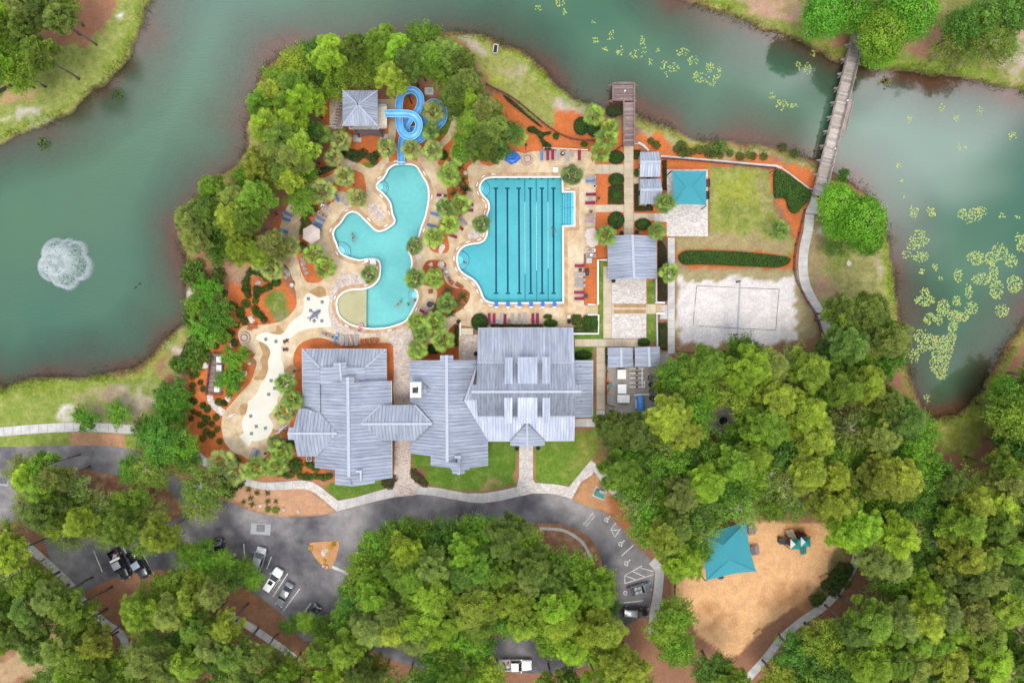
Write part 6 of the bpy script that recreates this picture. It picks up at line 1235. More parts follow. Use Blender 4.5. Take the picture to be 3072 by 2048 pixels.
hedge('long clipped hedge in an orange bed above the sand court', SP('B3', [(792,1110),(830,1060),(920,1042),(1300,1048),(1600,1075),(1800,1100),(1848,1132),(1800,1185),(1700,1205),(1500,1195),(1000,1175),(850,1178)]), 1.1)
hedge('irregular corner hedge below the diagonal white kerb', SP('B3', [(1690,310),(1740,282),(1850,345),(2034,485),(2030,560),(1960,635),(1890,702),(1825,655),(1812,590),(1780,548),(1705,555),(1688,490)], 2), .9, (.085,.2,.025))
for f, x, y, rx, ry, h, lb in [('B2',2145,132,102,82,1.2,'round dark hedge beside the palm at the dock walk'),('B2',2150,395,95,82,1.2,'round hedge, upper of the pair left of the dock walk'),('B2',2142,570,68,66,1.1,'round hedge ringed by brown groundcover, lower of the pair'),('B2',2147,868,102,105,1.3,'round hedge left of the walk, just above the pavilion palm'),('B3',463,796,78,58,1.2,'round hedge right of the walk, above the pavilion'),('B3',402,312,24,36,.7,'small round bush left of the upper cabana'),('C1',940,1278,106,104,1.5,'big round hedge at the left end of the red and grey loungers'),('C1',1768,1292,86,48,1.0,'low round hedge right of the bottom lounger row'),('C1',1737,1213,54,28,.7,'small yellowish bush at the right end of the lounger row'),('C4',1252,390,84,48,1.0,'loose oval bush on the lawn strip right of the great hall'),('C4',1822,270,56,40,.9,'dark bush above the right pump shed'),('A3',1050,1165,72,85,1.3,'round hedge above the double palms near the dock'),('A3',1170,1190,75,75,1.3,'dark hedge between the palms near the dock'),('A3',240,1430,66,62,1.2,'dark green bush left of the blue covered grill'),('A3',820,1255,30,30,.6,'small bush alone in the orange bed below the curved fence'),('A3',1080,1330,36,24,.5,'low bush left of the double palms'),('A2',1930,1430,45,45,.8,'dark bush beside the palm right of the slide exit'),('B4',1035,330,45,48,1.0,'dark bush below the palms at the left garden path')]:
    hedge(lb, ell(f, x, y, rx, ry), h, dome=True, col=(.085,.15,.02) if 'yellow' in lb else (.07,.165,.022))
hedge('yellow-green square hedge in the white planter below the deck', SP('C1', [(2015,1195),(2080,1190),(2130,1200),(2138,1320),(2060,1325),(2018,1300)], 2), .8, (.12,.165,.03)); hedge('dark green square hedge in the white planter corner', SP('C1', [(2150,1205),(2230,1200),(2322,1215),(2320,1370),(2200,1385),(2145,1320)], 2), 1.0)
hedge('grey-green low hedge along the planter below the deck', WP('C1', [(2045,1342),(2140,1340),(2210,1392),(2045,1398)]), .4, (.12,.16,.07))
for lb, f, pts, h, col in [('brown L-shaped groundcover bed around the lower cabana','B3',[(378,415),(436,415),(440,608),(562,612),(562,668),(384,674)],.35,(.10,.09,.03)),('brown groundcover strip right of the cabanas','B3',[(642,195),(690,190),(690,480),(650,470)],.35,(.09,.075,.03)),('dark olive patch left of the upper cabana','B3',[(376,92),(436,95),(470,140),(440,185),(378,185)],.4,(.10,.11,.03)),('brown groundcover around the ringed hedge','B2',[(2055,470),(2238,440),(2242,680),(2048,680)],.28,(.11,.125,.03)),('long brown hedge strip right of the big pavilion','B3',[(602,945),(640,945),(690,1035),(694,1150),(694,1515),(604,1515)],.7,(.085,.062,.03)),('low olive hedge left of the sand court path','C2',[(702,1030),(785,1028),(790,1150),(788,1285),(740,1288),(706,1250)],.7,(.085,.10,.025)),('clipped green strip beside the great hall walkway','C4',[(1460,325),(1482,325),(1482,468),(1460,468)],.6,(.06,.13,.02)),('dark strip hedge behind the bottom lounger row','C1',[(1065,1300),(1680,1302),(1680,1335),(1065,1335)],.5,(.06,.085,.03)),('dense dark hedge below the palms left of the great hall','C3',[(1440,190),(1500,150),(1560,230),(1540,255),(1440,250)],.8,(.04,.085,.015)),('narrow hedge beside the stairs of the great hall','C1',[(640,1320),(690,1310),(690,1560),(640,1560)],.6,(.06,.10,.02))]:
    hedge(lb, WP(f, pts), h, col)
hedge('vine-covered hedge curving through the orange bed above the deck', SP('A3', [(555,1180),(620,1165),(690,1220),(770,1210),(770,1240),(700,1260),(720,1300),(775,1330),(778,1385),(720,1385),(690,1330),(640,1240),(570,1220)], 2), .8, (.05,.11,.02))
hedge('weedy strip along the point fence', SP('A3', [(330,880),(380,890),(480,970),(560,1050),(660,1130),(700,1180),(640,1150),(540,1070),(440,990),(380,940)], 2), .5, (.07,.12,.03)); hedge('scrubby grey hedge below the grove by the left path', SP('B1', [(480,290),(560,250),(700,240),(830,160),(860,230),(760,290),(640,340),(520,380),(470,350)], 2), .9, (.12,.15,.07)); hedge('dark undergrowth at the shore beside the dock', SP('A3', [(1275,995),(1340,985),(1425,1010),(1425,1060),(1330,1080),(1280,1050)], 2), .6, (.06,.10,.03))
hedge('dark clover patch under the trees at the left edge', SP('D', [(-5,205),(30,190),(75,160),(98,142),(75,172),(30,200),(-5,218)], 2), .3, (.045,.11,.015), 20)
# shore reeds and grass: nobody could count them
def reeds(name, loops, n, h, col, seed, spread=.7, off=.2):
    r = np.random.default_rng(seed); Q = []; CL = []
    for lp in loops:
        P = np.array(lp); ok = (np.abs(P[:, 0]) < 110) & (np.abs(P[:, 1]) < 75); e = np.roll(P, -1, 0) - P; L = np.linalg.norm(e, axis=1)*(ok & np.roll(ok, -1)); k = r.choice(len(P), int(n*L.sum()/300) + 1, p=L/L.sum()); t = r.random(len(k))
        c = P[k] + e[k]*t[:, None] + r.normal(size=(len(k), 2))*spread; keep = vnoise(c[:, 0], c[:, 1], 4, seed) > .38; c = c[keep]; m_ = len(c); a = r.uniform(0, 6.28, m_); el = r.uniform(.6, 1.4, m_)
        d = np.stack([np.cos(a)*np.cos(el), np.sin(a)*np.cos(el), np.sin(el)], 1); Q.append(cards(np.c_[c, np.full(m_, WL + off)], d, r.normal(size=(m_, 3)) + np.array([0, 0, .8]), r.uniform(.5, 1, m_)*h, r.uniform(.5, 1, m_)*.045, 1)); CL.append(r.uniform(0, .92, m_))
    o = link(name, leafmesh(name, np.concatenate(Q), np.concatenate(CL), M['leaf'])); o.color = (*col, 1); o['kind'] = 'stuff'; return o
reeds('shore_reeds', [landA, landB, landC], 9000, .28, (.12,.13,.035), 5); reeds('shore_grass', [offset(landA, -.9), offset(landB, -.9), offset(landC, -.9)], 8000, .2, (.20,.24,.035), 6, .6, .45)
# ---- lily pads
M['pad'] = objcolor('lily_pad', .5, .12, .4)
def pad_mesh(seed):
    r = random.Random(seed); n = 9; V = [(0, 0, .01)]; F = []
    for k in range(n + 1): a = .25 + (2*math.pi - .5)*k/n; rr = r.uniform(.9, 1.05); V.append((rr*math.cos(a), rr*math.sin(a), .02*r.random()))
    m_ = MB(); m_.add(V, [(0, k+1, k+2) for k in range(n)]); o = m_.build('lily_pad', M['pad']); me = o.data; bpy.data.objects.remove(o); return me
PADS = [pad_mesh(i) for i in range(4)]
CLU = [('A3',660,75,12,28,25),('A3',850,30,16,45,30),('A3',895,110,14,25,30),('A3',1165,195,4,25,20),('A3',1320,320,9,40,45),('A3',1180,370,9,35,25),('A3',1275,460,6,25,25),('A3',1405,465,12,30,40),('A3',1615,370,9,25,40),('A3',1560,500,20,60,40),('A3',1640,450,7,20,40),('A3',1755,470,5,25,20),('A3',1680,570,10,25,35),('A3',1810,600,14,30,45),('A3',1900,620,16,55,40),('A3',1985,480,22,60,35),('A3',2075,555,22,45,45),('A3',1828,700,5,15,45),('A3',2135,700,32,60,50),('A3',2230,620,24,35,50),('A3',2255,740,18,50,45),('A3',2320,670,12,25,50),
  ('A4',40,880,14,30,35),('A4',130,960,26,50,50),('A4',240,975,14,35,25),('A4',285,605,16,25,35),('A4',365,625,22,30,55),('A4',415,485,10,25,30),('A4',1295,1095,14,20,40),('A4',1590,990,5,30,35),('A4',1730,1085,9,20,25),('A4',1940,1020,14,35,35),('A4',2245,1245,18,40,40),('A4',1755,1345,12,20,35),('A4',1810,1355,6,20,15),
  ('F3',1205,55,6,20,20),('F3',1240,190,6,25,15),('F3',1250,340,5,15,10),('F3',1340,475,30,45,50),('F3',1500,475,26,40,45),('F3',1780,495,22,45,40),('F3',1900,500,60,60,60),('F3',1970,465,30,45,40),('F3',1840,545,16,35,35),('F3',2155,515,10,30,25),('F3',2290,525,8,25,25),('F3',1390,720,75,80,70),('F3',1340,790,26,70,30),('F3',1280,870,20,50,35),('F3',1400,890,55,70,45),('F3',1535,980,14,22,28),('F3',1415,1025,9,25,20),('F3',1750,1060,34,35,60),('F3',1590,1085,6,20,20),('F3',2130,840,75,65,70),('F3',1910,900,70,75,60),('F3',2050,910,55,55,55),('F3',2230,925,55,60,55),('F3',2070,1040,40,40,65),('F3',1960,1090,75,80,50),('F3',2100,1190,85,60,80),('F3',2265,1140,80,65,75),('F3',2310,710,22,40,40),('F3',2330,800,26,40,45),('F3',1440,1220,34,40,45),('F3',1440,1290,80,85,45),('F3',1610,1350,80,55,70),('F3',1735,1300,36,35,45),('F3',1845,1210,40,30,70),('F3',1870,1360,85,55,60),('F3',1485,1460,45,50,50),('F3',1570,1470,40,35,50),('F3',2150,1385,65,60,55),('F3',1720,1440,80,65,55),('F3',1700,1530,60,45,40),('F3',1790,1440,50,50,40),
  ('F4',1420,330,70,70,60),('F4',1520,390,110,70,60),('F4',1640,400,120,70,70),('F4',1600,480,170,85,80),('F4',1570,590,150,80,80),('F4',1590,680,60,45,45),('F4',1340,520,50,45,60),('F4',1460,905,16,40,35),('F4',1430,440,40,60,40),('F4',1690,330,40,40,45)]
allp = []
for f, x, y, n, rx, ry in CLU:
    for _ in range(int(n*1.35)):
        a = R.uniform(0, 6.28); q = math.sqrt(R.random()); p = W(f, x + 1.12*rx*q*math.cos(a), y + 1.12*ry*q*math.sin(a), WL); sz = R.uniform(.09, .18)*(1.15 if f in ('F3','F4') else 1)
        if all((p.x-o_[0].x)**2 + (p.y-o_[0].y)**2 > (.8*(sz+o_[1]))**2 for o_ in allp[-260:]): allp.append((p, sz))
allp.sort(key=lambda t: -t[1])
PADC = [(.34,.42,.12),(.28,.38,.13),(.40,.42,.13),(.20,.31,.12),(.46,.36,.10)]
PADL = []
for p, sz in allp[:300]:
    o = link('lily_pad', R.choice(PADS)); o.location = (p.x, p.y, WL + .012); o.scale = (sz, sz, sz); o.rotation_euler = (R.uniform(-.06,.06), R.uniform(-.06,.06), R.uniform(0, 6)); o.color = (*R.choice(PADC), 1)
    tag(o, None, 'lily pad', 'lily pads on the lake'); PADL.append((o, toD(p)))
V = []; 
m_ = MB()
for p, sz in allp[300:]:
    n = 7; a0 = R.uniform(0, 6); b = len(m_.v); m_.v.append((p.x, p.y, WL + .014)); m_.v += [(p.x + sz*math.cos(a0 + 5.8*k/n), p.y + sz*math.sin(a0 + 5.8*k/n), WL + .012) for k in range(n+1)]; m_.f += [(b, b+k+1, b+k+2) for k in range(n)]
o = m_.build('lily_pads', M['padmix'] if 'padmix' in M else pmat('lily_pads_small', [(.3,(.22,.34,.10)),(.5,(.34,.42,.09)),(.72,(.46,.42,.09))], .9, 3, .2, .5)); o['kind'] = 'stuff'; o.color = (.34, .42, .09, 1)
# ================================================================ POOL FURNITURE
FC = dict(maroon=(.22,.018,.05), blue=(.10,.16,.30), grey=(.30,.27,.26), navy=(.05,.09,.2), white=(.7,.7,.72), orange=(.38,.11,.04), pink=(.75,.08,.42), dark=(.05,.05,.055), tan=(.55,.44,.40))
def lounger_proto():
    t = thing('sun_lounger', None, 'sun lounger')
    m_ = MB(); m_.bar((-.95,-.31,.3),(.95,-.31,.3),.05); m_.bar((-.95,.31,.3),(.95,.31,.3),.05)
    for x in (-.93, -.1, .93): m_.bar((x,-.31,.3),(x,.31,.3),.04)
    m_.build('frame', M['lgrey'], t)
    for x in (-.75, .75):
        for y in (-.29, .29): m_ = MB(); m_.bar((x,y,.3),(x,y,0),.045); m_.build('leg', M['lgrey'], t)
    m_ = MB(); m_.add([(-.2,-.29,.33),(.95,-.29,.31),(.95,.29,.31),(-.2,.29,.33)], [(0,1,2,3)]); m_.box((.37,0,.315),(1.13,.56,.03)); m_.build('seat_sling', M['fabric'], t)
    m_ = MB(); a = Vector((-.2,0,.33)); e = Vector((-.93,0,.58)); m_.add([(a.x,-.29,a.z),(a.x,.29,a.z),(e.x,.29,e.z),(e.x,-.29,e.z),(a.x,-.29,a.z-.04),(a.x,.29,a.z-.04),(e.x,.29,e.z-.04),(e.x,-.29,e.z-.04)], [(0,3,2,1),(4,5,6,7),(0,1,5,4),(1,2,6,5),(2,3,7,6),(3,0,4,7)]); m_.build('backrest', M['fabric'], t)
    m_ = MB(); m_.box((-.82,0,.56),(.2,.5,.05)); m_.build('headrest', M['fabric'], t)
    return t
LP = lounger_proto(); LUSED = [False]
def lounger(f, x, y, ang, col, label=None, head=None):
    """ang: direction of the foot end on the photo, degrees anticlockwise from right"""
    p = W(f, x, y); o = LP if not LUSED[0] else copy_tree(LP); LUSED[0] = True
    o.location = (p.x, p.y, .07); o.rotation_euler = (0, 0, rad(ang)); c = FC[col]; v = R.uniform(.88, 1.12); tint(o, tuple(q*v for q in c)); o['group'] = 'sun loungers round the pools'
    for q in o.children:
        if q.name.startswith('headrest'): q.color = (*[min(1, z*1.25*v) for z in c], 1)
    if label: o['label'] = label
    else: ITEMS.append((o, f'{col} sun lounger', toD(p)))
    return o
for a in [('B1',320,672,-25,'blue'),('B1',255,797,-25,'blue'),('B1',230,858,-18,'blue'),('B1',205,995,-20,'blue'),('B1',168,1090,-10,'blue'),('B1',825,600,-58,'blue'),('B1',912,605,232,'grey'),('B1',962,645,235,'grey'),('B1',700,722,-32,'white'),('B1',665,800,-30,'grey'),('B1',636,856,-27,'blue'),('B1',606,912,-25,'blue'),('B1',586,962,-22,'navy'),('B1',2062,580,170,'maroon'),('B1',1985,798,165,'blue'),('B1',1945,936,160,'blue'),
  ('B2',415,686,0,'maroon'),('B2',412,752,0,'maroon'),('B2',355,880,-45,'grey'),('B2',308,945,-40,'maroon'),('B2',225,1050,-22,'maroon'),
  ('B2',1275,108,-90,'blue'),('B2',1344,108,-90,'maroon'),('B2',1402,104,-90,'maroon'),('B2',1465,100,-90,'grey'),('B2',1576,108,-90,'grey'),('B2',1715,108,-90,'maroon'),('B2',1850,368,180,'grey'),('B2',1850,410,180,'blue'),('B2',1852,568,180,'maroon'),('B2',1842,667,180,'maroon'),('B2',1842,815,180,'grey'),('B2',1838,877,180,'grey'),('B2',1842,1222,180,'white'),('B2',1848,1282,180,'grey'),('B2',1720,1403,180,'maroon'),('B2',1722,1502,180,'grey'),
  ('C1',2116,784,180,'grey'),('C1',2116,848,180,'grey'),('C1',2106,931,180,'maroon'),('C1',2108,1003,180,'maroon'),
  ('C1',1050,1232,90,'maroon'),('C1',1107,1238,90,'maroon'),('C1',1190,1242,90,'grey'),('C1',1234,1245,90,'maroon'),('C1',1325,1238,90,'grey'),('C1',1403,1242,90,'grey'),('C1',1465,1237,90,'grey'),('C1',1562,1235,90,'maroon'),('C1',1615,1235,90,'maroon'),
  ('B4',1656,882,90,'grey'),('B4',1698,882,90,'grey'),('B4',1741,882,90,'grey'),('B4',1788,882,90,'grey'),('B4',1505,822,160,'grey'),('B4',1603,862,75,'blue'),('F6',655,742,75,'grey'),('F6',716,768,80,'blue'),('C1',290,1162,155,'maroon'),('C1',570,755,120,'maroon'),('C1',548,695,110,'grey')]: lounger(*a)
def chair_proto():
    t = thing('deck_chair', None, 'chair')
    m_ = MB()
    for k in range(5): m_.box((-.24+.12*k+.1, 0, .34-.02*k), (.1, .5, .03))
    m_.build('seat', M['fabric'], t); m_ = MB()
    for k in range(5): m_.bar((-.2,-.2+.1*k,.28),(-.45,-.2+.1*k,.9),.085,.03)
    m_.build('backrest', M['fabric'], t)
    for y in (-.33,.33): m_ = MB(); m_.box((.0,y,.55),(.75,.13,.035)); m_.build('arm', M['fabric'], t); m_ = MB(); m_.bar((.3,y,.55),(.3,y,0),.08,.04); m_.bar((-.5,y*.85,.02),(.3,y*.85,.36),.08,.04); m_.build('leg', M['fabric'], t)
    return t
CP = chair_proto(); CUSED = [False]
def chair(f, x, y, ang, col='orange', s=1.0):
    p = W(f, x, y); o = CP if not CUSED[0] else copy_tree(CP); CUSED[0] = True; o.location = (p.x, p.y, .07); o.rotation_euler = (0, 0, rad(ang)); o.scale = (s, s, s); v = R.uniform(.85, 1.15); tint(o, tuple(q*v for q in FC[col])); o['group'] = 'rust-orange deck chairs'
    ITEMS.append((o, 'rust-orange slatted deck chair', toD(p)))
for a in [('B1',780,625,-35),('B1',726,665,-38),('B4',790,766,260),('B4',838,752,280),('B4',782,990,-20),('B4',812,1016,-35),('B4',1845,886,90),('B4',1891,882,90),('B4',1938,876,90),('B4',1985,876,90),('C1',360,920,190),('C1',606,815,150),('C1',676,836,140),('C1',720,866,145)]: chair(*a)
def umbrella(label, f, x, y, r=1.75, rz=0, hgt=2.4):
    p = W(f, x, y, hgt); t = thing('sun_umbrella', label, 'umbrella', (p.x, p.y, .05), rz, 'beige sun umbrellas')
    V = [(0,0,hgt+.35)] + [(r*math.cos(k*math.pi/3), r*math.sin(k*math.pi/3), hgt-.1) for k in range(6)] 
    m_ = MB(); m_.add(V, [(0,k+1,(k+1) % 6+1) for k in range(6)]); m_.add([(v[0]*1.0, v[1]*1.0, v[2]-.12) for v in V[1:]] + V[1:], [(k, (k+1) % 6, 6+(k+1) % 6, 6+k) for k in range(6)]); c = m_.build('canopy', M['canopy'], t)
    m_ = MB(); m_.cyl((0,0,0),.03,hgt+.4,8); m_.build('pole', M['dark'], t); m_ = MB(); m_.cyl((0,0,0),.3,.1,14); m_.build('base', M['dark'], t)
    for k in range(6): m_ = MB(); m_.bar((0,0,hgt+.3),(r*.97*math.cos(k*math.pi/3), r*.97*math.sin(k*math.pi/3), hgt-.13),.03); m_.build('rib', M['dark'], t)
M['canopy'] = pmat('beige_canopy', [(.3,(.50,.41,.37)),(.7,(.58,.49,.45))], 1, 6, .05, .9, obj=True)
umbrella('beige hexagonal umbrella at the foot of the blue lounger row', 'B1', 525, 1027, 1.75, rad(30)); umbrella('upper beige umbrella left of the big pavilion', 'B2', 1858, 1035, 1.3, .2); umbrella('lower beige umbrella left of the big pavilion', 'B2', 1872, 1105, 1.25, .5); umbrella('small beige umbrella half under the palm by the right path', 'B1', 2045, 640, .95, .3)
def roundtable(label, f, x, y, r=.42, mat='black', h=.55, top=None):
    p = W(f, x, y); t = thing('side_table', label, 'table', (p.x, p.y, .07)); m_ = MB(); m_.cyl((0,0,h-.04), r, .04, 16); m_.build('table_top', M[mat], t)
    for k in range(3): a = k*2.1; m_ = MB(); m_.bar((r*.8*math.cos(a), r*.8*math.sin(a), 0), (r*.4*math.cos(a), r*.4*math.sin(a), h-.04), .04); m_.build('leg', M['grey'], t)
    if top: m_ = MB(); m_.cyl((.05,.05,h), r*.5, .08, 10); m_.build('rim', M[top], t)
def boxtable(label, f, x, y, w=.45, mat='grey', h=.4, rz=0, name='side_table', cat='table'):
    p = W(f, x, y); t = thing(name, label, cat, (p.x, p.y, .07), rz); m_ = MB(); m_.box((0,0,h-.02),(w,w,.05)); m_.build('table_top', M[mat], t)
    for sx in (-1,1):
        for sy in (-1,1): m_ = MB(); m_.box((sx*w*.42, sy*w*.42, h/2-.03),(.05,.05,h-.06)); m_.build('leg', M['dark'], t)
roundtable('black round table with pale rim in the top lounger row', 'B2', 1518, 92, .42, 'black', .55, 'lgrey'); boxtable('small dark square table in the top lounger row', 'B2', 1637, 98, .55); roundtable('dark round table below the grey and blue pair of loungers', 'B2', 1890, 475, .4, 'lgrey', .5, 'black')
boxtable('small grey table between the two maroon loungers right of the pool steps', 'B2', 1853, 624, .55); boxtable('grey square table in the red bed below the white lounger', 'B2', 1827, 1345, 1.0, 'lgrey', .6); boxtable('dark square table below the right maroon lounger', 'C1', 2118, 668, .6, 'dark'); boxtable('dark small table at the mulch edge beside two maroon loungers', 'C1', 2182, 972, .7, 'dark', .5)
boxtable('grey low table in the bottom lounger row', 'C1', 1147, 1278, .6, 'grey', .3); roundtable('olive round table beside the blue towel lounger', 'B4', 1566, 850, .42, 'grey', .45, 'dark')
boxtable('white lifeguard cabinet left of the palm at the lap pool corner', 'B2', 1433, 290, .9, 'white', .9, 0, 'cabinet', 'cabinet'); boxtable('white towel cart at the free-form pool peninsula', 'B1', 1262, 1365, 1.05, 'white', .9, .15, 'cart', 'cart'); boxtable('low white stool beside the towel cart', 'B1', 1178, 1342, .7, 'white', .4, .3, 'stool', 'stool')
# dark grill / tarp / fire rings
m_ = MB(); p = W('C1', 2198, 695); t = thing('barbecue_grill', 'dark rounded barbecue grill in the red bed beside the deck', 'grill', (p.x, p.y, .05)); m_.ball((0,0,.85), .5, 12, (.75,1.3,.5)); m_.build('lid', M['dark'], t, False, True); m_ = MB(); m_.box((0,0,.45),(.6,1.1,.7)); m_.build('cart', M['black'], t); m_ = MB(); m_.bar((.3,-.5,.95),(.3,.5,.95),.05); m_.build('handle', M['grey'], t)
p = W('A3', 418, 1450); t = thing('covered_grill', 'shiny blue tarp cover over a grill on the upper deck', 'grill cover', (p.x, p.y, .05)); m_ = MB(); n = 26; rr = random.Random(4); ring = lambda k, s_, z: [((1.32+.13*math.cos(3*a+1)+.1*math.cos(5*a))*s_*math.cos(a)*1.05, (1.15+.12*math.cos(4*a)+.1*math.cos(7*a+k))*s_*math.sin(a), z+.04*rr.random()) for a in [2*math.pi*i/n for i in range(n)]]
V = ring(0,1,0)+ring(1,.97,.45)+ring(2,.9,.85)+ring(3,.7,.98)+ring(1,.35,.9)+[(0,0,.86)]; m_.add(V, [(j*n+i, j*n+(i+1) % n, (j+1)*n+(i+1) % n, (j+1)*n+i) for j in range(4) for i in range(n)] + [(4*n+i, 4*n+(i+1) % n, 5*n) for i in range(n)]); M['tarp'] = flat('blue_tarp', (.015,.14,.55), .3, .6, var=.3, scale=2); m_.build('cover', M['tarp'], t, False, True)
m_ = MB()
for y in (-.5, .5): m_.bar((-1.1, y, .99), (1.1, y*.8, .99), .05)
m_.build('strap', M['navy'], t)
def firering(label, f, x, y, r, mat='palerock', n=14, pit=True):
    p = W(f, x, y); t = thing('fire_pit', label, 'fire pit', (p.x, p.y, .05))
    for k in range(n):
        a = 2*math.pi*k/n; m_ = MB(); m_.box((r*math.cos(a), r*math.sin(a), .2), (.34, 2*math.pi*r/n*.9, .4 + .06*R.random()), a); m_.build('stone', M[mat], t)
    if pit: m_ = MB(); m_.cyl((0,0,0), r-.2, .08, 20); m_.build('ash_bed', M['dark'], t)
    return t
M['pinkstone'] = pmat('pink_stone', [(.3,(.40,.28,.23)),(.7,(.55,.42,.36))], 3, 9, .2, .9, obj=True)
firering('round pink stone fire pit between the rust chairs, left', 'B4', 738, 855, .85, 'pinkstone', 12, False); firering('round stone fire pit on the deck left of the lower palms', 'C1', 352, 1070, .75, 'pinkstone', 14); firering('round pink stone fire pit right of the blue covered grill', 'B2', 1105, 150, .9, 'pinkstone', 12, False)
m_ = MB(); p = W('B4', 738, 855); m_.cyl((p.x,p.y,.38),.5,.12,16); tag(m_.build('stone_table', M['pinkstone']), 'round pink stone table inside the left fire pit ring', 'table')
m_ = MB(); p = W('B2', 1105, 150); m_.cyl((p.x,p.y,.38),.55,.12,16); tag(m_.build('stone_table', M['pinkstone']), 'round pink stone table inside the upper fire pit ring', 'table')
for f, x, y, lab in [('B2',380,315,'terracotta bowl at the mulch edge of the upper deck'),('B4',1183,362,'terracotta bowl in the orange mulch beside the left path'),('C1',1983,1215,'terracotta bowl beside the square hedges below the deck')]:
    p = W(f, x, y); t = thing('plant_bowl', lab, 'bowl', (p.x, p.y, .05)); m_ = MB(); m_.cyl((0,0,0),.25,.35,16,.42); m_.build('bowl', M['orangepot'] if 'orangepot' in M else M.setdefault('orangepot', flat('terracotta', (.5,.2,.09), .8)), t); m_ = MB(); m_.cyl((0,0,.34),.36,.03,16); m_.build('soil', M['concrete'], t)
for f, x, y, lab in [('C1',692,1275,'round dark planter at the top of the white wall'),('C1',1987,1270,'square planter beside the square hedges'),('C3',2290,1142,'dark planter left of the entrance gable'),('C4',828,1262,'dark planter right of the entrance gable'),('B3',262,880,'iron planter stand left of the pavilion ridge'),('B3',405,870,'iron planter stand right of the pavilion ridge'),('B3',185,1325,'dark pot below the lower left pavilion corner'),('C4',245,378,'dark round bin beside the great hall, left')]:
    p = W(f, x, y); t = thing('planter', lab, 'planter', (p.x, p.y, .02)); m_ = MB(); m_.cyl((0,0,0),.3,.55,14,.42); m_.build('pot', M['dark'], t); m_ = MB(); m_.ball((0,0,.6),.33,10,(1,1,.6)); m_.build('plant', M['twig'], t)
p = W('B2', 470, 105); t = thing('planter_box', 'square stone planter box at the head of the upper deck', 'planter', (p.x, p.y, .02), .15); m_ = MB(); m_.box((0,0,.3),(1.5,1.5,.6)); m_.build('box', M['cream'], t)
for k in range(10): q = link('leaf', R.choice(SHR['spiky']), t); q.location = (R.uniform(-.5,.5), R.uniform(-.5,.5), .6); q.color = (.15,.2,.05,1)
# towels, floats, small things on loungers
def towel(label, f, x, y, w, h, col, rz=0, z=.45, name='towel', cat='towel'):
    p = W(f, x, y); m_ = MB(); n = 5; V = [(-w/2 + w*i/n, -h/2 + h*j/n, .025*math.sin(3*i+j*2)) for i in range(n+1) for j in range(n+1)]
    m_.add(V, [(i*(n+1)+j, (i+1)*(n+1)+j, (i+1)*(n+1)+j+1, i*(n+1)+j+1) for i in range(n) for j in range(n)]); o = m_.build(name, M['fabric']); o.location = (p.x, p.y, z); o.rotation_euler = (0, 0, rz); o.color = (*col, 1); return tag(o, label, cat)
towel('pale blue towel on the white lounger', 'B1', 672, 700, .7, .5, (.5,.62,.72), -.5); towel('white towel lying on the maroon lounger by the right path', 'B1', 2080, 582, .6, .45, (.75,.72,.7), .1); towel('white towel over the lounger below the beige umbrellas', 'B2', 1840, 1222, 1.3, .6, (.75,.73,.72)); towel('white bundle on the grey lounger below the white towel', 'B2', 1855, 1275, .5, .45, (.78,.77,.78), .3)
towel('magenta towel on the grey lounger right of the pool steps', 'B2', 1858, 876, .45, .4, FC['pink'], .2, .5); towel('orange bag on the grey lounger right of the pool steps', 'B2', 1814, 812, .4, .4, (.6,.15,.05), .2, .5, 'bag', 'bag'); towel('pale blue towel draped on the blue lounger near the roof', 'B4', 1600, 895, .4, .6, (.45,.55,.8), -.3, .5); towel('blue patterned towel at the head of the blue lounger', 'B4', 1608, 830, .5, .4, (.30,.42,.75), .1, .5)
towel('pink towel on the grey lounger of the row above the roof', 'B4', 1730, 850, .35, .5, (.7,.4,.42), .4, .5); towel('white bag at the foot of a grey lounger above the roof', 'B4', 1744, 905, .35, .35, (.75,.73,.68), 0, .5, 'bag', 'bag'); towel('purple towel on the lounger beside the round fire pit', 'C1', 305, 1155, .6, .4, (.35,.12,.35), -.4, .5); towel('white towel beside the right path umbrella', 'B1', 1992, 716, .4, .55, (.75,.75,.75), .3, .3)
towel('black and white towel on the chair at the red bed corner', 'C1', 550, 690, .5, .5, (.55,.53,.56), .4, .5); towel('red towel on the navy lounger above the beige umbrella', 'B1', 572, 950, .35, .3, (.55,.06,.15), .4, .5)
p = W('B4', 1828, 748); t = thing('swim_ring', 'pink swim ring lying on the pool coping at the beach entry', 'swim ring', (p.x, p.y, .2)); m_ = MB(); m_.tube([(.34*math.cos(a), .34*math.sin(a), 0) for a in np.linspace(0, 2*math.pi, 17)], .13, 8, False); o = m_.build('ring', M['fabric'], t, False, True); o.color = (.75,.35,.42,1)
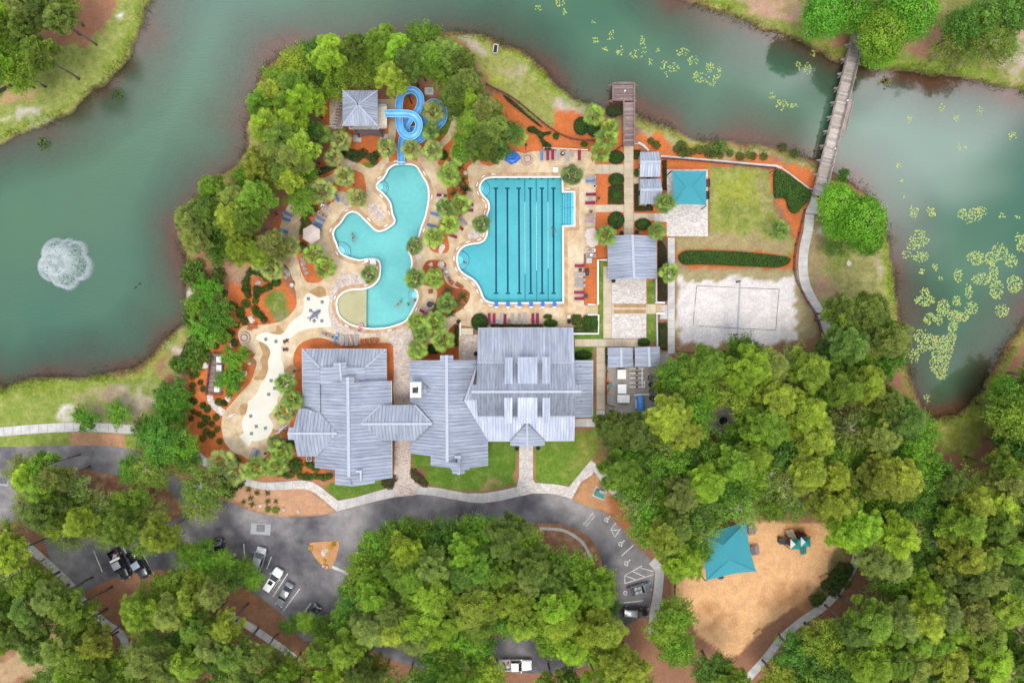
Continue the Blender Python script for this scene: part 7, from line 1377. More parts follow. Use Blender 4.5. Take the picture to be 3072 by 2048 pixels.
# ================================================================ PEOPLE
def person(label, f, x, y, z, rz, pose, skin=(.42,.25,.17), wear=(.03,.04,.12), hair=(.03,.02,.015), tilt=None):
    """one continuous skinned body; joints in metres, x = towards the head"""
    J = dict(lie=dict(pel=(0,0,.1), ch=(.28,0,.12), nk=(.5,0,.13), hd=(.66,0,.16), sh=.19, el=[(.2,.33,.08),(.2,-.33,.08)], ha=[(-.05,.3,.06),(-.05,-.3,.06)], kn=[(-.45,.1,.12),(-.45,-.1,.17)], ft=[(-.88,.12,.05),(-.86,-.11,.05)], toe=(0,.0,.1)),
             sit=dict(pel=(0,0,.1), ch=(.05,0,.42), nk=(.06,0,.62), hd=(.03,0,.8), sh=.19, el=[(-.05,.3,.36),(-.05,-.3,.36)], ha=[(-.28,.18,.3),(-.28,-.18,.3)], kn=[(-.42,.14,.22),(-.42,-.14,.22)], ft=[(-.48,.13,-.2),(-.48,-.13,-.2)], toe=(-.14,0,-.02)),
             swim=dict(pel=(0,0,0), ch=(.28,0,.06), nk=(.5,0,.1), hd=(.66,0,.16), sh=.19, el=[(.6,.4,.02),(.2,-.45,0)], ha=[(.85,.25,.0),(-.05,-.5,-.05)], kn=[(-.42,.12,-.06),(-.42,-.14,-.02)], ft=[(-.85,.16,-.1),(-.8,-.2,-.06)], toe=(-.12,0,0)),
             stand=dict(pel=(0,0,0), ch=(0,0,.3), nk=(0,0,.5), hd=(.02,0,.68), sh=.2, el=[(.05,.32,.2),(.1,-.34,.25)], ha=[(.3,.34,.22),(.32,-.3,.24)], kn=[(0,.1,-.42),(.05,-.1,-.42)], ft=[(0,.11,-.85),(.02,-.11,-.85)], toe=(.14,0,0)))[pose]
    V = []; E = []; Rd = []
    def add(p, r, par=None): V.append(p); Rd.append(r); (E.append((par, len(V)-1)) if par is not None else None); return len(V)-1
    pel = add(J['pel'], .13); ch = add(J['ch'], .145, pel); nk = add(J['nk'], .06, ch); hd = add(J['hd'], .1, nk)
    hv = Vector(J['hd']) - Vector(J['nk']); add(tuple(Vector(J['hd']) + hv*.55), .075, hd)
    c = Vector(J['ch'])*.35 + Vector(J['nk'])*.65
    for i, s in ((0, 1), (1, -1)):
        sh = add((c.x, c.y + s*J['sh'], c.z), .062, ch); el = add(J['el'][i], .045, sh); ha = add(J['ha'][i], .032, el); d = (Vector(J['ha'][i]) - Vector(J['el'][i])).normalized(); add(tuple(Vector(J['ha'][i]) + d*.12), .026, ha); sd_ = Vector((-d.y, d.x, 0)); 
        for k in (-1, 1): add(tuple(Vector(J['ha'][i]) + d*.08 + sd_*.045*k), .016, ha)
        p_ = Vector(J['pel']); hp = add((p_.x - .04 if pose != 'stand' else 0, s*.1, p_.z - (.06 if pose == 'stand' else 0)), .098, pel); kn = add(J['kn'][i], .066, hp); ft = add(J['ft'][i], .042, kn); add(tuple(Vector(J['ft'][i]) + Vector(J['toe'])), .035, ft)
    me = bpy.data.meshes.new('body'); me.from_pydata(V, E, []); o = bpy.data.objects.new('body', me); COL.objects.link(o)
    sk = o.modifiers.new('s', 'SKIN'); 
    for i, d in enumerate(me.skin_vertices[0].data): d.radius = (Rd[i], Rd[i]); d.use_root = (i == 0)
    o.modifiers.new('u', 'SUBSURF').levels = 1
    dg = bpy.context.evaluated_depsgraph_get(); dg.update(); bm_ = bpy.data.meshes.new_from_object(o.evaluated_get(dg)); bpy.data.objects.remove(o); bm_.materials.clear(); bm_.materials.append(M['skin']); bm_.polygons.foreach_set('use_smooth', [True]*len(bm_.polygons))
    p = W(f, x, y, z); t = thing('person', label, 'person', (p.x, p.y, z), rz); b = link('body', bm_, t); b.color = (*skin, 1)
    h = Vector(J['hd']); m_ = MB(); m_.ball(h + hv*.28 + Vector((0, 0, .03)), .118, 10, (1, 1, .95)); q = m_.build('hair', M['skin'], t, False, True); q.color = (*hair, 1)
    m_ = MB(); fr_ = Vector((-.1, 0, 0)) if pose in ('sit', 'stand') else Vector((0, 0, .1)); fr_ = -fr_ if pose == 'stand' else fr_; up_ = hv.normalized(); sdv = up_.cross(fr_).normalized()
    for k in (-1, 1): m_.ball(h + fr_*.98 + sdv*.035*k + up_*.02, .014, 6)
    m_.ball(h + fr_*1.08 - up_*.01, .018, 6); m_.build('face', M['dark'], t)
    for k in (-1, 1): m_ = MB(); m_.ball(h + sdv*.105*k, .03, 6, (.6,.6,1)); q = m_.build('ear', M['skin'], t); q.color = (*skin, 1)
    pp = Vector(J['pel']); dirv = (Vector(J['ch']) - pp).normalized(); m_ = MB(); a_ = pp - dirv*.12; b_ = pp + dirv*.1; m_.tube([a_, pp, b_], [.15,.162,.15], 12); q = m_.build('swimwear', M['fabric'], t, False, True); q.color = (*wear, 1)
    return t
def pz(f, a): return a
person('person swimming alone in the left bay of the free-form pool', 'B1', 1015, 1070, -.02, rad(95), 'swim', (.30,.17,.12), (.05,.05,.06)); person('person swimming near the round steps of the free-form pool, left of two', 'B4', 2180, 540, -.02, rad(40), 'swim'); person('person wading beside the round steps of the free-form pool', 'B4', 2275, 540, -.3, rad(200), 'stand', (.35,.2,.14), (.3,.05,.05)); person('person in red swimwear sitting on the pool edge by the round steps', 'C1', 182, 1025, .12, rad(-20), 'sit', (.5,.32,.24), (.5,.05,.08))
person('person sitting on the round corner steps of the lap pool', 'B2', 360, 1360, -.25, rad(160), 'sit', (.42,.27,.19), (.04,.04,.05), (.15,.08,.03)); person('person swimming along the rightmost dark lane of the lap pool', 'B2', 1412, 1000, -.02, rad(90), 'swim', (.10,.08,.08), (.02,.03,.06))
person('person lying on the white lounger of the left row', 'B1', 698, 728, .42, rad(150), 'lie', (.45,.28,.2), (.6,.55,.6)); person('person lying on the grey lounger below the white one', 'B1', 662, 808, .42, rad(150), 'lie', (.4,.24,.17), (.08,.02,.03)); person('person in dark clothes lying on the lounger by the splash pad', 'B4', 1503, 824, .42, rad(-20), 'lie', (.4,.25,.18), (.25,.02,.03)); person('person lying on the white towel below the beige umbrellas', 'B2', 1835, 1222, .46, rad(0), 'lie', (.5,.3,.22), (.5,.12,.08))
person('person in dark swimwear sitting at the right pool loungers', 'B2', 1858, 772, .38, rad(-40), 'sit', (.25,.15,.1), (.03,.03,.035)); person('person sitting on the dark lounger at the red bed corner', 'C1', 574, 758, .38, rad(120), 'sit', (.42,.27,.2), (.03,.02,.03)); person('person lying on the grey lounger with the pink towel above the roof', 'B4', 1735, 880, .42, rad(-90), 'lie', (.48,.3,.22), (.6,.55,.52)); person('person bending beside the beach entry of the free-form pool', 'B4', 1810, 790, .9, rad(60), 'stand', (.45,.25,.2), (.5,.1,.12)); person('person in light shirt sitting at the bottom lounger row', 'C1', 1285, 1262, .38, rad(80), 'sit', (.4,.25,.18), (.5,.48,.45))
# ================================================================ SPLASH PAD, STATUES, ROCKS
DR = [('B4',1335,490,0),('B4',1465,520,0),('B4',1355,600,0),('B4',1390,697,.7),('B4',1462,697,.25),('B4',935,870,.4),('B4',1030,890,.6),('B4',985,1258,.2),('B4',1017,1330,0),('B4',962,1387,0),('F6',625,222,.1),('F6',703,368,.2),('F6',832,393,.2),('F6',635,468,0)]
for f, x, y, rz in DR:
    p = W(f, x, y); t = thing('drain_grate', None, 'drain', (p.x, p.y, .08), rz, 'square drains of the splash pad'); m_ = MB(); m_.box((0,0,.012),(.62,.62,.03)); m_.build('frame', M['grey'], t); m_ = MB()
    for k in range(5): m_.box((0,-.2+.1*k,.03),(.5,.045,.02))
    m_.build('bar', M['dark'], t); item(t, 'dark square drain grate')
p = W('B4', 1395, 637, .4); t = thing('whale_statue', 'grey-blue whale statue on the white splash pad', 'statue', (p.x, p.y, .08), rad(38)); M['whale'] = flat('whale_grey', (.16,.17,.24), .4)
m_ = MB(); ns = 14; prof2 = [(-1.25,.02,.2),(-1.1,.16,.22),(-.7,.28,.3),(-.2,.34,.38),(.3,.36,.42),(.7,.34,.42),(1.0,.26,.36),(1.2,.12,.28),(1.25,.02,.25)]; V = []
for x, r_, z in prof2: V += [(x, r_*math.cos(2*math.pi*k/12), z + r_*.9*math.sin(2*math.pi*k/12)) for k in range(12)]
m_.add(V, [(i*12+k, i*12+(k+1) % 12, (i+1)*12+(k+1) % 12, (i+1)*12+k) for i in range(8) for k in range(12)]); m_.build('body', M['whale'], t, False, True)
for s in (-1, 1): m_ = MB(); m_.prism([(.15,.3*s),(.0,.75*s),(-.25,.9*s),(-.1,.3*s)], .22, .3); m_.build('fin', M['whale'], t); m_ = MB(); m_.prism([(-1.15,0),(-1.35,.42*s),(-1.55,.5*s),(-1.3,.02*s)], .22, .3); m_.build('fluke', M['whale'], t)
m_ = MB(); m_.bar((-.5,.0,.58),(.6,.0,.8),.1,.06); m_.build('back_ridge', M['dark'], t)
def gator(label, f, x, y, rz, L=3.0):
    p = W(f, x, y); t = thing('alligator_statue', label, 'statue', (p.x, p.y, .08), rz); s = L/3; m_ = MB(); pr = [(-1.5,.02,.25),(-1.1,.07,.05),(-.6,.12,-.08),(-.2,.22,0),(.25,.26,.04),(.6,.2,.02),(.8,.16,0),(1.1,.12,-.03),(1.45,.07,-.05),(1.5,.02,-.05)]; V = []
    for x_, r_, yo in pr: V += [(x_*s, (yo + r_*math.cos(2*math.pi*k/10))*s, (.22 + .7*r_*math.sin(2*math.pi*k/10))*s) for k in range(10)]
    m_.add(V, [(i*10+k, i*10+(k+1) % 10, (i+1)*10+(k+1) % 10, (i+1)*10+k) for i in range(9) for k in range(10)]); m_.build('body', M['white'], t, False, True)
    for x_, sy in ((.5,1),(.5,-1),(-.25,1),(-.25,-1)): m_ = MB(); m_.tube([(x_*s,.15*sy*s,.2*s),((x_+.1)*s,.42*sy*s,.15*s),((x_+.22)*s,.45*sy*s,.02)], .06*s, 6); m_.build('leg', M['white'], t)
    for sy in (-1,1): m_ = MB(); m_.ball((.82*s,.1*sy*s,.36*s), .05*s, 6); m_.build('eye', M['dark'], t)
gator('long white alligator statue left of the clubhouse dormer', 'F6', 1062, 412, rad(40), 3.0); gator('small white alligator statue at the garden path end', 'F6', 342, 218, rad(30), 1.9)
def figure(label, f, x, y, rz):
    p = W(f, x, y); t = thing('turtle_statue', label, 'statue', (p.x, p.y, .07), rz); m_ = MB(); m_.ball((0,0,.25), .36, 10, (1.4,.7,.6)); m_.build('shell', M['brown'], t, False, True); m_ = MB(); m_.ball((.58,0,.3), .13, 8); m_.build('head', M['brown'], t)
    for sx, sy in ((.3,.28),(.3,-.28),(-.3,.28),(-.3,-.28)): m_ = MB(); m_.bar((sx*.8,sy*.7,.2),(sx*1.4,sy*1.3,.03),.12,.06); m_.build('leg', M['brown'], t)
figure('dark brown animal statue, upper of two beside the splash pad', 'B4', 1122, 888, rad(25)); figure('dark brown animal statue, lower of two beside the splash pad', 'B4', 1118, 966, rad(5))
def rock(label, f, x, y, sx, sy, h=.5, mat='rock', rz=0, seed=0, z=.03):
    r = np.random.default_rng(seed + int(x)); bm = bmesh.new(); bmesh.ops.create_icosphere(bm, subdivisions=2, radius=1)
    ph = r.uniform(0, 6, 6)
    for v in bm.verts: c = v.co; k = 1 + .18*math.sin(3*c.x + ph[0]) + .14*math.sin(4*c.y + ph[1] + 2*c.z) + .1*r.normal(); v.co = Vector((c.x*k*sx, c.y*k*sy, max(-.1, c.z*k*h)))
    me = bpy.data.meshes.new('boulder'); bm.to_mesh(me); bm.free(); me.materials.append(M[mat]); o = link('boulder', me); p = W(f, x, y); o.location = (p.x, p.y, z); o.rotation_euler = (0, 0, rz); return tag(o, label, 'rock', 'landscape rocks')
for i, (f, x, y, sx, sy, m__, lab) in enumerate([('B1',430,1370,.45,.6,'rock','grey boulder, upper of the heap right of the left path'),('B1',450,1430,.5,.45,'rock','grey boulder in the middle of the heap right of the left path'),('B1',420,1320,.35,.35,'rock','small grey boulder topping the heap right of the left path'),('B1',470,1480,.4,.4,'rock','grey boulder at the foot of the heap right of the left path'),('B1',230,1460,.5,.5,'rock','grey boulder, upper of the heap left of the path'),('B1',255,1500,.45,.4,'rock','grey boulder in the middle of the heap left of the path'),('B1',225,1530,.4,.35,'rock','grey boulder, lower of the heap left of the path'),('B1',2060,1198,.9,.5,'palerock','long pale stone in the upper round red bed'),('B1',1975,1192,.3,.3,'palerock','small pale stone left of the long pale stone'),('B1',2052,1392,.8,.5,'palerock','pale stone, right of two in the lower red bed'),('B1',1932,1388,.5,.35,'palerock','pale stone, left of two in the lower red bed'),('B4',862,338,.6,.6,'rock','grey boulder ringed by shrubs in the left mulch garden'),('B4',795,680,.7,.5,'palerock','flat pale rock in the mulch left of the splash pad'),('B4',615,925,.5,.4,'palerock','flat pale rock above the timber deck trees'),('B4',740,1190,.5,.5,'palerock','pale boulder below the garden tree, right'),('B4',782,1095,.4,.3,'palerock','small pale rock beside the rust chairs'),('B4',580,1430,.5,.6,'palerock','pale pointed rock in the teardrop mulch bed'),('B4',372,1120,.6,.7,'palerock','pale rubble rock beside the timber deck fence'),('E3',438,415,.5,.3,'palerock','pale rock, leftmost of three on the wood chip bed'),('E3',643,450,.35,.3,'palerock','pale rock, middle of three on the wood chip bed'),('E3',780,463,.45,.3,'palerock','pale rock, rightmost of three on the wood chip bed'),('E3',1015,848,.55,.5,'palerock','white boulder, lower left of two on the triangular island'),('E3',1042,825,.4,.4,'palerock','white boulder, upper right of two on the triangular island'),('F3',738,945,.5,.5,'palerock','pale concrete block on the grass bank right of the walk')]):
    rock(lab, f, x, y, sx, sy, .4, m__, R.uniform(0,3), i)
# ================================================================ SHADE SAILS
def sail(label, f, corners, peak, zc, zp, posts, mat, sag=.12):
    c = [W(f, *q, zc) for q in corners]; pk = [W(f, *q, zp) for q in peak]; mid = sum(c, Vector())/4; t = thing('shade_sail', label, 'shade sail', (mid.x, mid.y, 0)); n = 8
    names = ['fabric_panel']*4
    for i in range(4):
        a, b = c[i], c[(i+1) % 4]; pa, pb = (pk[0], pk[0]) if len(pk) == 1 else ((pk[0], pk[1]), (pk[1], pk[1]), (pk[1], pk[0]), (pk[0], pk[0]))[i]
        m_ = MB(); V = []
        for j in range(n+1):
            for k in range(n+1):
                u = k/n; v = j/n; e = a.lerp(b, u); e = e + (mid - e)*(sag*4*u*(1-u)*.55); q = pa.lerp(pb, u); p = e.lerp(Vector((q.x, q.y, q.z)), v); p.z = e.z + (q.z - e.z)*(v**1.15); V.append(p)
        m_.add(V, [(j*(n+1)+k, j*(n+1)+k+1, (j+1)*(n+1)+k+1, (j+1)*(n+1)+k) for j in range(n) for k in range(n)]); m_.build('fabric_panel', mat, t, True, True)
        m_ = MB(); p0 = a + (a - mid)*posts; m_.tube([(p0.x, p0.y, 0), (p0.x, p0.y, zc*.8), a], [.1,.1,.07], 8); m_.build('post', M['dark'], t, True)
    m_ = MB()
    for i in range(4): m_.bar(c[i] + Vector((0,0,.03)), pk[0 if len(pk) == 1 or i in (0, 3) else 1] + Vector((0,0,.03)), .05)
    m_.build('seam', mat, t, True); return t
sail('rectangular teal shade sail over the pale paved terrace', 'B3', [(742,290),(1063,291),(1064,613),(752,606)], [(872,440),(928,440)], 3.3, 4.4, .02, M['teal'], .05)
sail('large teal shade sail over the wood chip playground', 'F1', [(1435,541),(1342,85),(900,180),(975,628)], [(1190,432),(1130,300)], 4.0, 5.8, .02, M['teal'], .12)
for f, x, y, lb in [('B3',1070,410,'rust-red seat under the right edge of the rectangular sail'),('B3',1065,525,'dark bench under the right edge of the rectangular sail')]:
    p = W(f, x, y); t = thing('bench', lb, 'bench', (p.x, p.y, .06)); m_ = MB(); m_.box((0,0,.43),(.5,1.5,.06)); m_.build('seat', M['brown'] if 'rust' in lb else M['dark'], t); m_ = MB(); m_.box((.25,0,.7),(.05,1.5,.35)); m_.build('backrest', M['brown'] if 'rust' in lb else M['dark'], t)
    for yy in (-.6,.6): m_ = MB(); m_.box((0,yy,.2),(.45,.06,.4)); m_.build('leg', M['dark'], t)
# ================================================================ SAND COURT
lt = thing('court_lines', 'thin dark boundary ropes staked out on the white sand court', 'court lines', W('C2', 1450, 890))
for a, b in [((1067,678),(1430,697)),((1480,700),(1845,713)),((1843,713),(1810,1098)),((1810,1098),(1440,1080)),((1440,1080),(1085,1058)),((1067,680),(1048,880)),((1044,910),(1034,1042))]: m_ = MB(); m_.bar(W('C2', *a, .04), W('C2', *b, .04), .07, .02); m_.build('rope', M['dark'], lt, True)
vn = thing('volleyball_net', 'volleyball net strung between two poles across the sand court', 'net', W('C2', 1450, 890)); a = W('C2', 1462, 640, 1.2); b = W('C2', 1438, 1140, 1.2); a.z = b.z = 0
for q in (a, b): m_ = MB(); m_.cyl((q.x, q.y, 0), .07, 2.5, 8); m_.box((q.x, q.y, .9), (.25,.25,1.8)); m_.build('pole', M['dark'], vn, True)
m_ = MB(); m_.bar(a + Vector((0,0,2.4)), b + Vector((0,0,2.4)), .05, .06); m_.bar(a + Vector((0,0,1.5)), b + Vector((0,0,1.5)), .04, .05)
m_.build('net_tape', M['lgrey'], vn, True); m_ = MB()
for k in range(60): q = a.lerp(b, k/59); m_.bar(q + Vector((0,0,1.5)), q + Vector((0,0,2.4)), .012)
for k in range(8): m_.bar(a + Vector((0,0,1.55+.1*k)), b + Vector((0,0,1.55+.1*k)), .012)
m_.build('net_mesh', M['grey'], vn, True)
# ================================================================ PUMP YARD
def tank(label, f, x, y, w, l, h, mat, name='white_tank'):
    p = W(f, x, y, h); t = thing(name, label, 'tank', (p.x, p.y, .02)); m_ = MB(); m_.box((0,0,h/2),(w*.94,l*.94,h)); m_.build('body', M[mat], t); m_ = MB(); m_.box((0,0,h+.03),(w,l,.08)); m_.build('lid', M['white'], t)
for x, y, w, l, lb in [(1615,572,1.55,1.7,'upper of three white square tank lids in the pump yard'),(1618,710,1.55,1.7,'middle of three white square tank lids in the pump yard'),(1632,802,2.2,1.4,'lowest white tank lid of the pump yard, partly under leaves')]: tank(lb, 'C4', x, y, w, l, .9, 'lgrey')
t = thing('pipework', 'white valve pipework rows in the pump yard', 'pipes', W('C4', 1758, 610)); 
for y in (515, 560, 605, 650, 693):
    m_ = MB(); m_.tube([W('C4', 1690, y, .5), W('C4', 1825, y, .5)], .08, 8); m_.build('pipe', M['white'], t, True); m_ = MB(); p = W('C4', 1758, y, .6); m_.tube([(p.x+.2*math.cos(k), p.y+.2*math.sin(k), .75) for k in np.linspace(0, 6.28, 10)], .035, 6, False); m_.cyl((p.x,p.y,.2),.12,.5,10); m_.build('valve', M['dark'], t, True)
m_ = MB(); m_.tube([W('C4', 1808, 515, .45), W('C4', 1808, 693, .45)], .1, 8); m_.tube([W('C4', 1830, 630, .6), W('C4', 1830, 695, .6)], .09, 8); m_.build('manifold', M['white'], t, True)
for i, (x, y) in enumerate([(1893,608),(1900,672),(1905,732),(1905,800),(1985,802),(1975,728)]):
    p = W('C4', x, y, 1.0); t = thing('filter_drum', None, 'filter', (p.x, p.y, .02), 0, 'black filter drums of the pump yard'); m_ = MB(); m_.cyl((0,0,0),.46,1.0,18); m_.build('drum', M['black'], t); m_ = MB(); m_.tube([(.36*math.cos(k), .36*math.sin(k), 1.02) for k in np.linspace(0, 6.28, 16)], .05, 6, False); m_.build('rim', M['grey'] if i % 2 == 0 else M['dark'], t)
    for k in range(3): m_ = MB(); m_.bar((0,0,1.03),(.3*math.cos(k*2.1),.3*math.sin(k*2.1),1.03),.05); m_.build('spoke', M['lgrey'] if i < 4 else M['dark'], t)
    item(t, 'black round filter drum')
m_ = MB(); c = [W('C4', *q, .5) for q in ((1942,600),(1952,835),(2030,832),(2018,650))]
for i in range(4): m_.bar(c[i], c[(i+1) % 4], .12, 1.0)
o = m_.build('filter_enclosure', M['lgrey']); tag(o, 'pale low frame enclosing black filter drums at the yard edge', 'enclosure')
p = W('C4', 1792, 855, 1.0); t = thing('filter_tank', 'blue cylindrical filter tank lying at the foot of the pump yard', 'tank', (p.x, p.y, 0)); m_ = MB(); m_.tube([(0,1.65,1.0),(0,1.5,1.0),(0,1.35,1.0),(0,-1.5,1.0),(0,-1.7,1.0)], [.25,.55,.7,.7,.4], 20); M['tankblue'] = flat('tank_blue', (.06,.22,.55), .4); m_.build('shell', M['tankblue'], t, False, True)
for y in (-1,1): m_ = MB(); m_.box((0,y,.2),(1.1,.2,.4)); m_.build('saddle', M['dark'], t)
m_ = MB(); m_.tube([(-1.1,1.7,.9),(-.3,1.75,1.0),(0,1.8,1.0)], .09, 8); m_.tube([(1.5,1.8,1.0),(0,1.8,1.0),(0,1.4,1.0)], .09, 8); m_.build('inlet_pipe', M['white'], t); m_ = MB(); m_.tube([(-.85,.9,1.2),(-.85,-.7,1.2)], .16, 10); m_.build('side_tube', M['lgrey'], t)
p = W('C4', 1481, 655, .4); t = thing('kayak', 'orange kayak against the left fence of the pump yard', 'kayak', (p.x, p.y, .1), rad(92)); m_ = MB(); V = []; M['kayak'] = flat('orange_plastic', (.75,.2,.02), .4)
for i in range(9): u = i/8; r_ = .34*math.sin(math.pi*min(.97,max(.03,u)))**.6; V += [((u-.5)*2.6, r_*math.cos(2*math.pi*k/8), .25 + r_*.7*math.sin(2*math.pi*k/8)) for k in range(8)]
m_.add(V, [(i*8+k, i*8+(k+1) % 8, (i+1)*8+(k+1) % 8, (i+1)*8+k) for i in range(8) for k in range(8)]); m_.build('hull', M['kayak'], t, False, True); m_ = MB(); m_.ball((0,0,.42),.3,8,(1.4,.7,.4)); m_.build('cockpit', M['dark'], t)
p = W('C4', 1508, 675, .5); t = thing('hose_reel', 'dark green hose reel beside the orange kayak', 'hose reel', (p.x, p.y, .05)); m_ = MB(); m_.cyl((0,0,.2),.4,.35,14); m_.build('drum', M['tealply'], t); m_ = MB(); m_.box((0,0,.12),(.6,.5,.2)); m_.build('stand', M['dark'], t)
p = W('C4', 1476, 545, .4); t = thing('chemical_barrel', 'small yellow chemical barrel by the pump yard fence', 'barrel', (p.x, p.y, 0)); m_ = MB(); m_.cyl((0,0,0),.2,.6,12); M['yellow'] = flat('yellow', (.6,.42,.02), .5); m_.build('drum', M['yellow'], t); m_ = MB(); m_.cyl((0,0,.6),.18,.04,12); m_.build('lid', M['dark'], t)
# ================================================================ ROADSIDE
p = W('E4', 1222, 300); t = thing('utility_box', 'green utility cabinet on the bark bed beside the road bend', 'utility box', (p.x, p.y, .02), rad(-22)); m_ = MB(); m_.box((0,0,.05),(2.3,2.0,.1)); m_.build('pad', M['concrete'], t); m_ = MB(); m_.box((0,-.1,.5),(1.7,1.1,.9)); M['boxgreen'] = flat('box_green', (.02,.2,.15), .5); m_.build('cabinet', M['boxgreen'], t); m_ = MB(); m_.box((.1,.5,.7),(1.1,.5,1.3)); m_.build('meter_cabinet', M['grey'], t)
for f, x, y, w, l, pad, lb in [('E3',435,630,1.5,1.2,(3.6,2.0),'storm drain on a pale concrete pad in the parking area'),('E3',2318,560,1.7,1.3,(2.0,1.6),'storm drain with pale frame at the upper road bend'),('E1',22,928,1.8,1.1,(2.2,1.6),'storm drain on the asphalt at the left edge')]:
    p = W(f, x, y); t = thing('storm_drain', lb, 'storm drain', (p.x, p.y, .016), rad(-4)); m_ = MB(); m_.box((0,-.05,.0),(*pad,.02)); m_.build('pad', M['grey'], t); m_ = MB(); m_.box((0,.15,.012),(w,l,.02)); m_.build('grate_frame', M['dark'], t); m_ = MB()
    for k in range(7): m_.box((-w*.42+w*.14*k,.15,.03),(.08,l*.9,.03))
    m_.build('bar', M['grey'], t)
p = W('E3', 1035, 968); t = thing('island_sign', 'small dark sign plate at the tip of the triangular island', 'sign', (p.x, p.y, .13), rad(-15)); m_ = MB(); m_.box((0,0,.35),(.9,.3,.5)); m_.build('plate', M['white'], t); m_ = MB(); m_.box((0,0,.62),(.6,.26,.04)); m_.build('face', M['red'], t)
for i, (x, y) in enumerate([(900,800),(1110,765),(1080,795),(1020,918),(1045,988)]): shrub('E3', x, y, .75, 'leafy', (.55,.40,.03), ['yellow flower clump at the left corner of the triangular island','yellow flower clump at the right corner of the triangular island','yellow flower clump just inside the right corner of the triangular island','yellow flower clump below the white boulders','yellow flower clump at the tip of the triangular island'][i], 'yellow flowers of the island', .14)
ribbon('kerb_ramp', [W2('E3', 1090, 975), W2('E3', 1270, 1050)], .55, M['concrete'], .1, .1)
for f, a, b, lb in [('F1',(2050,590),0,'tan plank bench at the right edge of the playground'),('F1',(1442,1100),0,'tan plank bench at the lower tip of the playground')]:
    p = W(f, *a); t = thing('bench', lb, 'bench', (p.x, p.y, .02), rad(-62) if '590' in str(a) else rad(-52))
    for k in range(4): m_ = MB(); m_.box((-.27+.18*k,0,.45),(.15,1.5,.05)); m_.build('plank', M['benchwood'] if 'benchwood' in M else M.setdefault('benchwood', flat('bench_wood', (.48,.25,.1), .8)), t)
    for yy in (-.6,.6): m_ = MB(); m_.box((0,yy,.21),(.6,.08,.42)); m_.build('leg', M['brown'], t)
# ---- playground
p = W('F1', 1840, 285, 2); t = thing('play_structure', 'play structure with two teal and white pyramid roofs and twin slides', 'play structure', (p.x, p.y, 0))
for cxy, s in (((1797,293),84), ((1890,272),80)):
    z = 2.9; cs = [W('F1', cxy[0]+dx*s*.55, cxy[1]+dy*s*.55, z) for dx, dy in ((-1,1),(1,1),(1,-1),(-1,-1))]; ap = W('F1', *cxy, z+.9); ap.z = z+.9
    for i in range(4): m_ = MB(); m_.add([cs[i], cs[(i+1) % 4], ap, cs[i]-Vector((0,0,.06)), cs[(i+1) % 4]-Vector((0,0,.06)), ap-Vector((0,0,.06))], [(0,1,2),(5,4,3),(0,3,4,1)]); m_.build('roof_panel', M['white'] if i == 3 else M['tealply'], t, True)
    for q in cs: m_ = MB(); m_.cyl((q.x, q.y, 0), .07, z, 8); m_.build('post', M['dark'], t, True)
    q = sum(cs, Vector())/4; m_ = MB(); m_.box((q.x, q.y, 1.2), (1.5,1.5,.1)); m_.build('platform', M['brown'], t, True)
def chute(a, b, w, mat):
    for k in (-1, 1):
        off_ = (b - a).cross(Vector((0,0,1))).normalized()*w*.5*k; m_ = MB(); pts = [a + off_, a.lerp(b,.3) + off_ + Vector((0,0,.12)), a.lerp(b,.8) + off_ - Vector((0,0,.1)), b + off_]; V = []
        sd_ = (b - a).cross(Vector((0,0,1))).normalized()
        pr = [(-.5,.22),(-.42,.22),(-.36,0),(.36,0),(.42,.22),(.5,.22),(.4,-.06),(-.4,-.06)]; V = [q + sd_*(x*w*.95) + Vector((0,0,z_)) for q in pts for x, z_ in pr]
        m_.add(V, [(i*8+j, i*8+(j+1) % 8, (i+1)*8+(j+1) % 8, (i+1)*8+j) for i in range(3) for j in range(8)]); m_.build('slide_chute', mat, t, True)
M['beigeply'] = flat('beige_plastic', (.7,.56,.38), .4); chute(W('F1', 1865, 300, 1.25), W('F1', 1868, 385, .2), .5, M['tealply']); chute(W('F1', 1768, 245, 1.3), W('F1', 1735, 162, .35), .68, M['beigeply'])
for k in range(9): m_ = MB(); u = k/8; q = W('F1', 1880, 240, 1.2).lerp(W('F1', 1835, 180, .3), u); m_.box((q.x, q.y, q.z), (1.35,.12,.08), rad(-20)); m_.build('climber_rung', M['brown'], t, True)
m_ = MB(); m_.bar(W('F1', 1905, 228, 1.2), W('F1', 1868, 178, .2), .08, .3); m_.bar(W('F1', 1815, 245, 1.2), W('F1', 1805, 185, .2), .08, .3); m_.build('climber_side', M['brown'], t, True)
for k in range(9): m_ = MB(); q = W('F1', 1655+11*k, 268+.8*k, 1.0); m_.box((q.x, q.y, .9+.02*k), (.22,1.0,.08)); m_.build('bridge_plank', M['dark'], t, True)
m_ = MB()
for y in (245, 292): m_.bar(W('F1', 1650, y, 1.6), W('F1', 1755, y, 1.6), .07)
m_.build('bridge_rail', M['brown'], t, True); m_ = MB(); q = W('F1', 1660, 255, .5); m_.box((q.x-.2, q.y, .5), (.5,.9,1.0)); m_.build('step_block', M['dark'], t, True)
p = W('F1', 714, 640, .5); t = thing('spring_rider', 'yellow-green spring rider by the playground gate', 'spring rider', (p.x, p.y, 0), rad(-50)); m_ = MB(); m_.ball((.1,0,.6), .32, 10, (1.5,.7,.7)); M['lime'] = flat('lime_plastic', (.42,.5,.06), .5); m_.build('seat', M['lime'], t, False, True); m_ = MB(); m_.ball((-.45,0,.75), .22, 8); m_.build('head', M['black'], t); m_ = MB(); m_.cyl((0,0,0),.12,.5,10); m_.build('spring', M['dark'], t)
